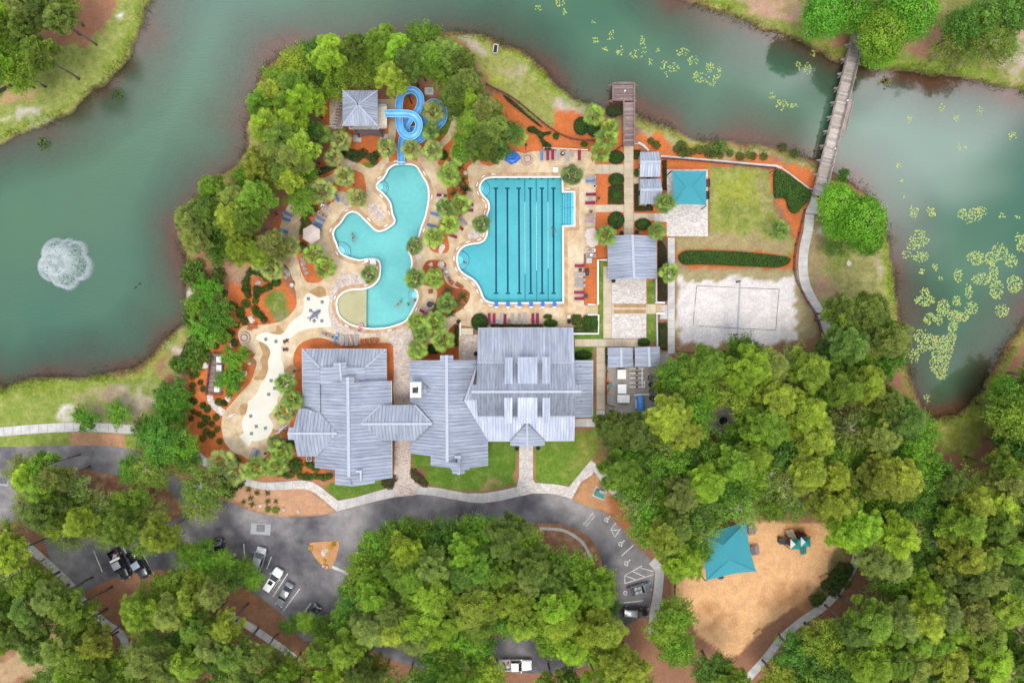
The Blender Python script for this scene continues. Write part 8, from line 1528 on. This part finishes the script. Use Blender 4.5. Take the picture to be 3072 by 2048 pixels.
p = W('F1', 1105, 600, .6); t = thing('swing_seat', 'round cream toddler play panel under the sail edge', 'play panel', (p.x, p.y, 0)); m_ = MB(); m_.tube([(.75*math.cos(k), .6*math.sin(k), .5) for k in np.linspace(math.pi, 2*math.pi, 12)], .1, 8); m_.build('rim', M['cream'], t); m_ = MB(); m_.box((.2,.0,.55),(.7,.35,.5)); m_.build('panel', M['dark'], t)
for x, y, lb in [(1418,350,'grey timber picnic table at the right edge of the playground sail'),(1385,160,'grey timber picnic table near the hidden upper corner of the playground sail')]:
    p = W('F1', x, y, .7); t = thing('picnic_table', lb, 'table', (p.x, p.y, 0), rad(8))
    for k in range(5): m_ = MB(); m_.box((-.5+.25*k,0,.74),(.22,1.7,.05)); m_.build('plank', M['plankred'], t)
    for k in (-1,1): m_ = MB(); m_.bar((-.5,.6*k,0),(.5,.6*k,.7),.1); m_.bar((.5,.6*k,0),(-.5,.6*k,.7),.1); m_.build('leg', M['brown'], t); m_ = MB(); m_.box((.85*k,0,.45),(.28,1.7,.05)); m_.build('seat', M['plankred'], t)
firering('dark ring of stones around a pit in the right woods clearing', 'D', 1660, 966, .95, 'rock', 18); m_ = MB(); p = W('D', 1660, 966)
m_.cyl((p.x, p.y, .0), 2.9, .05, 32); o = m_.build('paved_circle', M['paver']); o['kind'] = 'structure'
for i, (x, y, a_) in enumerate([(1600,930,25),(1612,918,20),(1640,935,-60),(1640,905,10)]): m_ = MB(); p = W('D', x, y); d = Vector((math.cos(rad(a_)), math.sin(rad(a_)), 0)); m_.bar(p - d*1.3 + Vector((0,0,.3)), p + d*1.3 + Vector((0,0,.3)), .35, .08); m_.bar(p - d*.9, p - d*.9 + Vector((0,0,.3)), .2); m_.bar(p + d*.9, p + d*.9 + Vector((0,0,.3)), .2); o = m_.build('log_bench', M['benchwood']); tag(o, ['yellow plank bench, lower left of the fire ring','yellow plank bench, upper left of the fire ring','yellow plank bench nearest the fire ring','yellow plank bench above the fire ring'][i], 'bench')
p = W('A2', 1800, 845, .4); t = thing('service_box', 'pale grey service box beside the top slide loop', 'service box', (p.x, p.y, 0)); m_ = MB(); m_.box((0,0,.4),(1.6,1.3,.8)); m_.build('case', M['lgrey'], t); m_ = MB(); m_.box((.2,.1,.83),(.8,.6,.08)); m_.build('fan_grille', M['grey'], t)
p = W('F6', 1452, 820, .5); t = thing('air_conditioner', 'outdoor air conditioner below the clubhouse dormer', 'air conditioner', (p.x, p.y, 0)); m_ = MB(); m_.box((0,0,.45),(.95,.95,.85)); m_.build('case', M['lgrey'], t); m_ = MB(); m_.cyl((0,0,.86),.4,.05,20); m_.build('fan_grille', M['dark'], t); m_ = MB(); m_.cyl((0,0,.91),.12,.03,12); m_.build('fan_hub', M['lgrey'], t)
p = W('A3', 265, 455); t = thing('drain_box', 'open concrete drain box at the lake point', 'drain', (p.x, p.y, -.1), rad(-8)); m_ = MB()
for dx, dy, w, l in ((-.4,0,.14,1.7),(.4,0,.14,1.7),(0,.8,.9,.14),(0,-.8,.9,.14)): m_.box((dx,dy,.2),(w,l,.45))
m_.build('rim', M['concrete'], t); m_ = MB(); m_.box((0,0,.1),(.7,1.5,.1)); m_.build('hollow', M['black'], t)
# lamp posts with dark shepherd heads seen all over the garden
def lamp(label, f, x, y, hgt=3.2):
    p = W(f, x, y, hgt); t = thing('garden_lamp', label, 'lamp post', (p.x, p.y, 0)); m_ = MB(); m_.cyl((0,0,0),.06,hgt,8); m_.build('pole', M['dark'], t); m_ = MB(); m_.cyl((0,0,hgt),.27,.12,12,.12); m_.build('shade', M['dark'], t); m_ = MB(); m_.cyl((0,0,hgt-.12),.15,.12,10); m_.build('globe', M['lgrey'], t)
for f, x, y, lb in [('B2',320,455,'dark garden lamp in the mulch strip left of the lap pool steps'),('B2',1945,605,'dark garden lamp in the orange bed right of the maroon loungers'),('B4',915,702,'dark garden lamp in the mulch left of the splash pad'),('B4',650,1292,'garden lamp poking through the tree by the timber deck'),('C1',430,845,'garden lamp under the palm in the lower red bed'),('F6',825,750,'garden lamp at the lower tip of the splash pad'),('B1',985,412,'garden lamp in the orange bed above the palm, left pool side'),('B4',1200,1168,'garden lamp on the brown rock beside the clubhouse mulch'),('A3',545,1330,'garden lamp left of the vine hedge on the upper bed'),('B3',1720,272,'small white-headed lamp at the tip of the corner hedge')]: lamp(lb, f, x, y)
# ================================================================ VEHICLES
def loft(m_, secs):
    n = len(secs[0]); b = len(m_.v)
    for s in secs: m_.v += [tuple(q) for q in s]
    for i in range(len(secs)-1):
        for k in range(n): m_.f.append((b+i*n+k, b+i*n+(k+1) % n, b+(i+1)*n+(k+1) % n, b+(i+1)*n+k))
    m_.f.append(tuple(b+k for k in range(n))[::-1]); m_.f.append(tuple(b+(len(secs)-1)*n+k for k in range(n)))
def car(label, f, x, y, fx, fy, kind, col, group='parked vehicles', roofcol=None, L=None, extra=None):
    """front of the vehicle points to photo position (fx, fy)"""
    p = W(f, x, y, .8); q = W(f, fx, fy, .8); rz = math.atan2(q.y-p.y, q.x-p.x); t = thing('parked_car' if kind != 'pickup' else 'pickup_truck', label, 'car' if kind != 'pickup' else 'pickup truck', (p.x, p.y, .014), rz, group)
    L = L or dict(sedan=4.7, suv=4.8, van=5.0, pickup=5.7, convertible=4.2)[kind]; h = L/2; wd = dict(sedan=.91, suv=.96, van=.98, pickup=1.0, convertible=.88)[kind]; belt = dict(sedan=.92, suv=1.05, van=1.05, pickup=1.1, convertible=.88)[kind]; hood = belt - (.06 if kind != 'van' else 0)
    st = [(-h,.80,.62),(-h+.12,.93,.88),(-h+.6,.98,1.0),(-.3*h,1.0,1.0),(.15*h,1.0,1.0),(.45*h,.99,.985),(.75*h,.96,.93),(h-.15,.86,.82),(h,.70,.62)]
    def sec(x_, w, zt): W_ = wd*w; return [(x_,-W_*.9,.24),(x_,-W_,.45),(x_,-W_,zt*.8),(x_,-W_*.94,zt-.03),(x_,-W_*.6,zt+.02),(x_,0,zt+.035),(x_,W_*.6,zt+.02),(x_,W_*.94,zt-.03),(x_,W_,zt*.8),(x_,W_,.45),(x_,W_*.9,.24)]
    m_ = MB()
    if kind == 'pickup':
        fr = [s for s in st if s[0] > -.3*h - .01]; loft(m_, [sec(a, b, belt*c) for a, b, c in fr]); x0 = -h; x1 = -.3*h
        for s in (-1, 1): m_.box(((x0+x1)/2, s*(wd-.06), .66), (x1-x0, .12, .88))
        m_.box((x0+.05, 0, .66), (.1, wd*2-.24, .86)); m_.box(((x0+x1)/2+.02, 0, .5), (x1-x0-.08, wd*2-.24, .3)); m_.box((x0-.06,0,.5),(.14,wd*1.8,.2))
    else: loft(m_, [sec(a, b, belt*c) for a, b, c in st])
    body = m_.build('body', M['paint'], t, False, True); body.color = (*col, 1)
    cab = dict(sedan=(-.72*h,-.42*h,.12*h,.42*h,1.43), suv=(-.93*h,-.80*h,.12*h,.42*h,1.74), van=(-.95*h,-.85*h,.30*h,.62*h,1.78), pickup=(-.28*h,-.24*h,.18*h,.40*h,1.82), convertible=(0,0,.12*h,.36*h,1.28))[kind]
    xb, xbt, xft, xf, zt = cab; wb = wd*.92; wt = wd*.72
    if kind != 'convertible':
        m_ = MB(); m_.add([(xb,-wb,belt-.05),(xf,-wb,belt-.05),(xf,wb,belt-.05),(xb,wb,belt-.05),(xbt,-wt,zt-.04),(xft,-wt,zt-.04),(xft,wt,zt-.04),(xbt,wt,zt-.04)], [(4,5,6,7),(0,1,5,4),(1,2,6,5),(2,3,7,6),(3,0,4,7)]); q = m_.build('cabin_frame', M['paint'], t); q.color = (*col, 1)
        m_ = MB(); n_ = 6; V = []; 
        for i in range(n_+1):
            u = i/n_
            for k in range(5): v = -1+.5*k; V.append((xbt+(xft-xbt)*u, wt*1.01*v, zt - .035*v*v + .03*math.sin(math.pi*u)))
        m_.add(V, [(i*5+k, (i+1)*5+k, (i+1)*5+k+1, i*5+k+1) for i in range(n_) for k in range(4)]); m_.box(((xbt+xft)/2,0,zt-.06),(xft-xbt,wt*2,.05)); q = m_.build('roof', M['paint'], t, False, False); q.color = (*(roofcol or col), 1)
        def pane(nm, pts): m_ = MB(); c = sum([Vector(a) for a in pts], Vector())/4; pts = [c + (Vector(a)-c)*.93 for a in pts]; nr = (pts[1]-pts[0]).cross(pts[2]-pts[0]).normalized(); nr = nr if nr.dot(c - Vector(((xb+xf)/2,0,belt))) > 0 else -nr; m_.add([a + nr*.012 for a in pts] + [a - nr*.01 for a in pts], [(0,1,2,3),(7,6,5,4),(0,4,5,1),(1,5,6,2),(2,6,7,3),(3,7,4,0)]); return m_.build(nm, M['glass'], t)
        pane('windshield', [(xf,-wb,belt-.02),(xf,wb,belt-.02),(xft,wt,zt-.04),(xft,-wt,zt-.04)]); pane('rear_window', [(xb,-wb,belt-.02),(xb,wb,belt-.02),(xbt,wt,zt-.04),(xbt,-wt,zt-.04)])
        for s in (-1,1):
            xm = (xb+xf)/2; xmt = (xbt+xft)/2
            pane('side_window', [(xm,s*wb,belt),(xf,s*wb,belt),(xft,s*wt,zt-.06),(xmt,s*wt,zt-.06)]); pane('side_window', [(xb,s*wb,belt),(xm,s*wb,belt),(xmt,s*wt,zt-.06),(xbt,s*wt,zt-.06)])
    else:
        m_ = MB(); m_.box((-.1*h,0,belt+.0),(1.7,wd*1.5,.1)); m_.build('cockpit', M['black'], t)
        for sx in (-.02,-.35):
            for s in (-1,1): m_ = MB(); m_.box((sx*h+.15,s*.36,belt+.06),(.5,.48,.12)); m_.box((sx*h-.14,s*.36,belt+.22),(.14,.46,.4)); m_.build('seat', M['grey'], t)
        m_ = MB(); m_.add([(xf,-wb,belt),(xf,wb,belt),(xft,wt,zt),(xft,-wt,zt)], [(0,1,2,3)]); m_.build('windshield', M['glass'], t); m_ = MB(); m_.bar((xft,-wt,zt),(xft,wt,zt),.06); m_.bar((xf,-wb,belt),(xft,-wt,zt),.05); m_.bar((xf,wb,belt),(xft,wt,zt),.05); m_.build('windshield_frame', M['lgrey'], t)
        m_ = MB(); m_.tube([(-.1,-.36,belt+.3)]+[(.08*math.cos(k)+.12,.36+.17*math.sin(k),belt+.25) for k in np.linspace(0,6.28,10)][1:], .02, 5) if False else m_.tube([(.2,.36+.17*math.sin(k),belt+.2+.17*math.cos(k)) for k in np.linspace(0,6.28,10)], .02, 5); m_.build('steering_wheel', M['dark'], t); m_ = MB(); m_.box((-.62*h,0,belt+.05),(.7,wd*1.6,.16)); m_.build('folded_roof', M['black'], t)
    wr = .34 if kind in ('sedan','convertible') else .39
    for sx in (.62, -.6):
        for s in (-1,1):
            m_ = MB(); m_.tube([(sx*h, s*(wd-.2), wr), (sx*h, s*(wd+.02), wr)], wr, 16); w_ = m_.build('wheel', M['rubber'], t); m_ = MB(); m_.tube([(sx*h, s*(wd-.1), wr), (sx*h, s*(wd+.035), wr)], wr*.62, 12); m_.build('rim', M['lgrey'], w_)
    for s in (-1,1):
        m_ = MB(); m_.box((h-.17,s*wd*.66,hood*.78),(.2,.34,.14)); m_.build('headlight', M['lamp'], t); m_ = MB(); m_.box((-h+.06,s*wd*.72,belt*.8),(.12,.24,.16)); m_.build('taillight', M['red'], t); m_ = MB(); m_.box((xf-.1,s*(wd+.1),belt+.06),(.14,.22,.14)); q = m_.build('mirror', M['paint'], t); q.color = (*col, 1)
    m_ = MB(); m_.box((h-.01,0,.5),(.06,wd*1.0,.24)); m_.build('grille', M['dark'], t)
    if kind != 'pickup': 
        m_ = MB(); m_.box((.52*h,0,hood+.03),(.04,wd*1.4,.012)); m_.build('wiper', M['black'], t)
    if extra == 'sunroof': m_ = MB(); m_.box((-.1*h,0,zt+.03),(.75,.85,.03)); m_.build('sunroof', M['glass'], t)
    if extra == 'rails':
        for s in (-1,1): m_ = MB(); m_.bar((xbt+.2,s*wt*.9,zt+.03),(xft-.2,s*wt*.9,zt+.03),.05); m_.build('roof_rail', M['black'], t)
    if extra == 'toolbox': m_ = MB(); m_.box((-.38*h,0,1.2),(.42,1.9,.35)); m_.build('toolbox', M['white'], t)
    return t
def cargo(label, t, pts, name='cargo', cat='cargo'):
    M4 = Matrix.Translation(t.location) @ Matrix.Rotation(t.rotation_euler.z, 4, 'Z'); r = thing(name, label, cat, M4 @ Vector((-1.7,0,.68)), t.rotation_euler.z)
    for k, (dx, dy, sz, mt) in enumerate(pts): m_ = MB(); m_.box((dx,dy,sz[2]/2+.03*(k % 3)),sz,R.uniform(0,3)); m_.build('item', M[mt], r)
c1 = car('black pickup with silver cab roof and white toolbox, left of the parked pair', 'E2', 1095, 480, 1165, 615, 'pickup', (.012,.012,.015), roofcol=(.35,.36,.38), extra='toolbox', L=5.9); cargo('pale and reddish clutter in the bed of the left black pickup', c1, [(0,0,(.8,.7,.2),'lgrey'),(-.4,.3,(.4,.3,.3),'red'),(.3,-.3,(.5,.4,.25),'grey'),(-.5,-.4,(.4,.5,.2),'black')])
car('dark grey pickup with empty bed, right of the parked pair', 'E2', 1270, 480, 1355, 615, 'pickup', (.022,.022,.034), roofcol=(.25,.28,.36), L=5.7)
car('dark car almost hidden under trees at the parking lot', 'E2', 2020, 350, 2035, 420, 'sedan', (.015,.015,.018))
car('silver minivan half under the tree in the parking lot', 'E3', 412, 925, 440, 830, 'van', (.40,.41,.43), L=5.1)
car('white sport utility vehicle with a dark sunroof', 'E3', 548, 1100, 618, 990, 'suv', (.72,.72,.72), extra='sunroof', L=4.7)
car('grey sedan, rightmost of the parked row at the lot', 'E3', 652, 1235, 590, 1345, 'sedan', (.16,.175,.19), L=4.7)
car('dark car barely showing under trees below the grey sedan', 'E3', 890, 1430, 925, 1385, 'sedan', (.02,.02,.024))
car('silver and black convertible with its top down', 'E4', 1590, 1187, 1690, 1160, 'convertible', (.12,.13,.15), L=4.4)
car('black sport utility vehicle below the convertible', 'E4', 1545, 1395, 1655, 1398, 'suv', (.01,.01,.012), extra='rails', L=5.0, roofcol=(.10,.105,.12))
c2 = car('white pickup with junk in its bed at the bottom of the photo', 'F2', 1672, 655, 1830, 655, 'pickup', (.75,.75,.75), L=6.0); cargo('brown branches and boxes in the bed of the white pickup', c2, [(.1,.2,(1.2,.12,.12),'benchwood'),(-.2,-.2,(1.1,.14,.14),'brown'),(.3,-.3,(.5,.4,.15),'white'),(-.4,.3,(.4,.4,.3),'brown'),(.4,.4,(.3,.3,.3),'red'),(-.6,-.1,(.3,.6,.2),'benchwood')])
p = W('F2', 1345, 660, .5); t = thing('utility_trailer', 'black open trailer with pale frame behind the white pickup', 'trailer', (p.x, p.y, .014)); m_ = MB(); m_.box((0,0,.5),(3.6,1.8,.06)); m_.build('bed', M['black'], t); m_ = MB()
for s in (-1,1): m_.bar((-1.8,s*.9,.95),(1.8,s*.9,.95),.06); m_.bar((-1.8,s*.9,.55),(1.8,s*.9,.55),.06)
m_.bar((1.8,-.9,.95),(1.8,.9,.95),.06); m_.bar((1.8,0,.5),(2.9,0,.5),.1)
for x_ in (-1.8,-.6,.6,1.8):
    for s in (-1,1): m_.bar((x_,s*.9,.5),(x_,s*.9,.95),.05)
m_.build('frame', M['lgrey'], t)
for s in (-1,1): m_ = MB(); m_.tube([(0,s*.95,.34),(0,s*1.15,.34)], .34, 14); m_.build('wheel', M['rubber'], t)
p = W('F2', 1475, 610, .4); t = thing('garden_engine', 'dark mower and tools between the trailer and white pickup', 'mower', (p.x, p.y, .014)); m_ = MB(); m_.box((0,0,.35),(.9,.8,.5)); m_.build('deck', M['black'], t); m_ = MB(); m_.cyl((0,0,.6),.25,.25,10); m_.build('engine', M['grey'], t); m_ = MB(); m_.bar((-.4,0,.5),(-.9,.1,1.1),.05); m_.build('handle', M['lgrey'], t); m_ = MB(); m_.ball((.2,.4,.5),.22,8); m_.build('fuel_tank', M['red'], t)
# blue roofed pool house peeking through trees at the right edge
p = W('F5', 2300, 545, 3); t = thing('small_building', 'blue-roofed building glimpsed through trees at the right edge', 'building', (p.x, p.y, 0)); m_ = MB(); m_.box((0,0,1.4),(5,5,2.8)); m_.build('wall', M['cream'], t); M['blueroof'] = flat('blue_metal', (.12,.30,.48), .5)
for s in (-1,1):
    for k in range(8): m_ = MB(); y0 = -2.8+.7*k; m_.add([(0,y0+.02,4),(0,y0+.68,4),(2.9*s,y0+.68,2.7),(2.9*s,y0+.02,2.7),(0,y0+.02,3.94),(0,y0+.68,3.94),(2.9*s,y0+.68,2.64),(2.9*s,y0+.02,2.64)], [(0,1,2,3),(7,6,5,4),(0,3,7,4),(1,5,6,2)]); m_.build('roof_panel', M['blueroof'], t)
# ================================================================ FOUNTAIN
p = W('F7', 775, 505, WL); t = thing('lake_fountain', 'white lobed spray fountain on the left lake', 'fountain', (p.x, p.y, WL)); m_ = MB(); m_.cyl((0,0,-.1),.5,.25,14); m_.build('float', M['dark'], t); m_ = MB(); m_.cyl((0,0,.15),.12,.3,10); m_.build('nozzle', M['grey'], t)
r = np.random.default_rng(3); n = 34000; a = r.uniform(0, 2*math.pi, n)
lobe = 4.3 + 1.05*np.abs(np.cos(2.5*a + .7))**.7 - .55*np.exp(-((a - 1.15)/.22)**2) - .5*np.exp(-((a - 4.55)/.2)**2)
u = np.where(r.random(n) < .45, r.uniform(.86, 1.0, n), r.random(n)**.6); rr = lobe*u*r.uniform(.9, 1.03, n); hh = 3.2*(1 - (2*u*.98 - .85)**2/1.0)*r.uniform(.75, 1.05, n); hh = np.clip(hh, .03, None)
c = np.stack([rr*np.cos(a), rr*np.sin(a), hh], 1); sl = 3.2*(-4*(2*u - .85))/4.5; d = np.stack([np.cos(a), np.sin(a), sl], 1)
k = 2500; rj = r.random(k); cj = np.stack([r.normal(size=k)*(.2+.5*(1-rj)), r.normal(size=k)*(.2+.5*(1-rj)), rj*3.3], 1); c = np.r_[c, cj]; d = np.r_[d, np.tile([[.02,.02,1.]], (k, 1)) + r.normal(size=(k, 3))*.1]
V = cards(c, d, np.array([[0, 0, 1.]]) + r.normal(size=(len(c), 3))*.5, r.uniform(.05, .16, len(c)), r.uniform(.015, .035, len(c)), 1)
m, N, L, P = newmat('spray'); P.inputs['Base Color'].default_value = (.85,.88,.9,1); P.inputs['Roughness'].default_value = .6; tb = N.new('ShaderNodeBsdfTranslucent'); tb.inputs['Color'].default_value = (.85,.88,.9,1); x = N.new('ShaderNodeMixShader'); x.inputs['Fac'].default_value = .5; L.new(P.outputs['BSDF'], x.inputs[1]); L.new(tb.outputs['BSDF'], x.inputs[2]); y_ = N.new('ShaderNodeMixShader'); y_.inputs['Fac'].default_value = .48; t_ = N.new('ShaderNodeBsdfTransparent'); L.new(t_.outputs['BSDF'], y_.inputs[1]); L.new(x.outputs['Shader'], y_.inputs[2]); L.new(y_.outputs['Shader'], N['Material Output'].inputs['Surface'])
o = link('spray', leafmesh('spray', V, np.ones(len(V)), m), t); o['kind'] = 'stuff'
for f, x_, y_, lb in [('F7',1643,750,'dark duck on the left lake, upper of two'),('F7',1595,795,'dark duck on the left lake, lower of two')]:
    p = W(f, x_, y_, WL); t = thing('duck', lb, 'duck', (p.x, p.y, WL + .02), rad(50)); m_ = MB(); m_.ball((0,0,.06), .16, 10, (1.7,.9,.6)); m_.ball((.24,0,.2), .07, 8); m_.tube([(.16,0,.1),(.24,0,.2)], [.06,.05], 6); m_.build('body', M['dark'], t, False, True); m_ = MB(); m_.bar((.29,0,.19),(.38,0,.18),.04,.02); m_.build('beak', M['yellow'], t)
for f, x_, y_, lb in [('A1',1060,860,'submerged weed clump beside the upper left bank'),('A1',380,1310,'submerged weed clump below the left bank'),('A4',1085,750,'yellowish weed clump below the top right bank')]:
    o = shrub(f, x_, y_, 2.8, 'leafy', (.08,.12,.035) if 'yell' not in lb else (.2,.2,.05), lb, None, WL - 1.0); o['category'] = 'water weed'; o.name = 'water_weed'
# ================================================================ LABELS FROM WHERE THINGS STAND
LM = [('slide tower',827,249),('blue slide loops',950,255),('lake fountain',152,607),('rectangular teal sail',1584,430),('big pavilion',1452,590),('sand court',1692,712),('lake dock',1431,240),('footbridge middle',1920,250),('lap pool steps',1306,478),('blue covered grill',1177,362),('starting blocks',1207,702),('hexagonal umbrella',715,537),('whale statue',723,722),('roof over the passage',920,970),('square chimney',955,893),('entrance gable',1212,1000),('blue filter tank',1471,928),('green utility cabinet',1382,1132),('triangular road island',745,1275),('convertible',1470,1352),('white pickup',1185,1523),('black pickup pair',290,1290),('white SUV',628,1330),('playground sail',1690,1280),('play structure',1835,1245),('fire ring clearing',1660,967),('timber deck',492,860),('pump sheds',1456,818),('cabanas',1495,408),('beach entry',805,700),('upper corner pool steps',1115,432),('lower corner pool steps',1056,597),('corner hedge',1812,440),('towel cart',858,603),('left lawn path',130,985),('top left corner',0,0),('top right corner',2352,0),('bottom left corner',0,1568),('bottom right corner',2352,1568),('bottom edge middle',1176,1568),('great hall dormers',1210,900),('long alligator statue',650,985),('left driveway bend',250,1045),('lily-covered cove',2160,830),('right lake shore',2352,1000),('playground lower tip',1690,1490),('right winding path',1950,1310),('left fire pit',563,775),('right edge middle',2352,784),('storm drain pad',595,1215),('tower stairs',770,260),('slide exit',922,375),('bottom lounger row',1180,730),('rust chair row',850,780)]
def dirword(dx, dy):
    a = math.degrees(math.atan2(-dy, dx)) % 360; return ['right of','above right of','above','above left of','left of','below left of','below','below right of'][int((a + 22.5)//45) % 8]
RK = ['nearest to it','second nearest','third nearest','fourth nearest','fifth nearest','sixth nearest','seventh nearest','eighth nearest','ninth nearest','tenth nearest','eleventh nearest','twelfth nearest'] + [w + ' nearest' for w in 'thirteenth fourteenth fifteenth sixteenth seventeenth eighteenth nineteenth twentieth twenty-first twenty-second twenty-third twenty-fourth twenty-fifth'.split()]
bk = {}
for o, look, (dx, dy) in ITEMS:
    try: o.name
    except ReferenceError: continue
    nm, lx, ly = min(LM, key=lambda l: (l[1]-dx)**2 + (l[2]-dy)**2); bk.setdefault((look, dirword(dx-lx, dy-ly), nm), []).append((math.hypot(dx-lx, dy-ly), o))
for o, (dx, dy) in PADL:
    nm, lx, ly = min(LM, key=lambda l: (l[1]-dx)**2 + (l[2]-dy)**2); o['label'] = f'larger yellow-green lily pad {dirword(dx-lx, dy-ly)} the {nm}'
for (look, dw, nm), lst in bk.items():
    lst.sort(key=lambda t_: t_[0])
    for i, (_, o) in enumerate(lst):
        o['label'] = f'{look} {dw} the {nm}' + (f', {RK[min(i, 24)]}' if len(lst) > 1 else '')
for o in COL.objects:
    if o.parent is None and o.type == 'EMPTY' and o.name.split('.')[0] in ('pine_tree','broadleaf_tree','fine_leaved_tree','cypress_tree','small_tree'): o['category'] = 'tree'
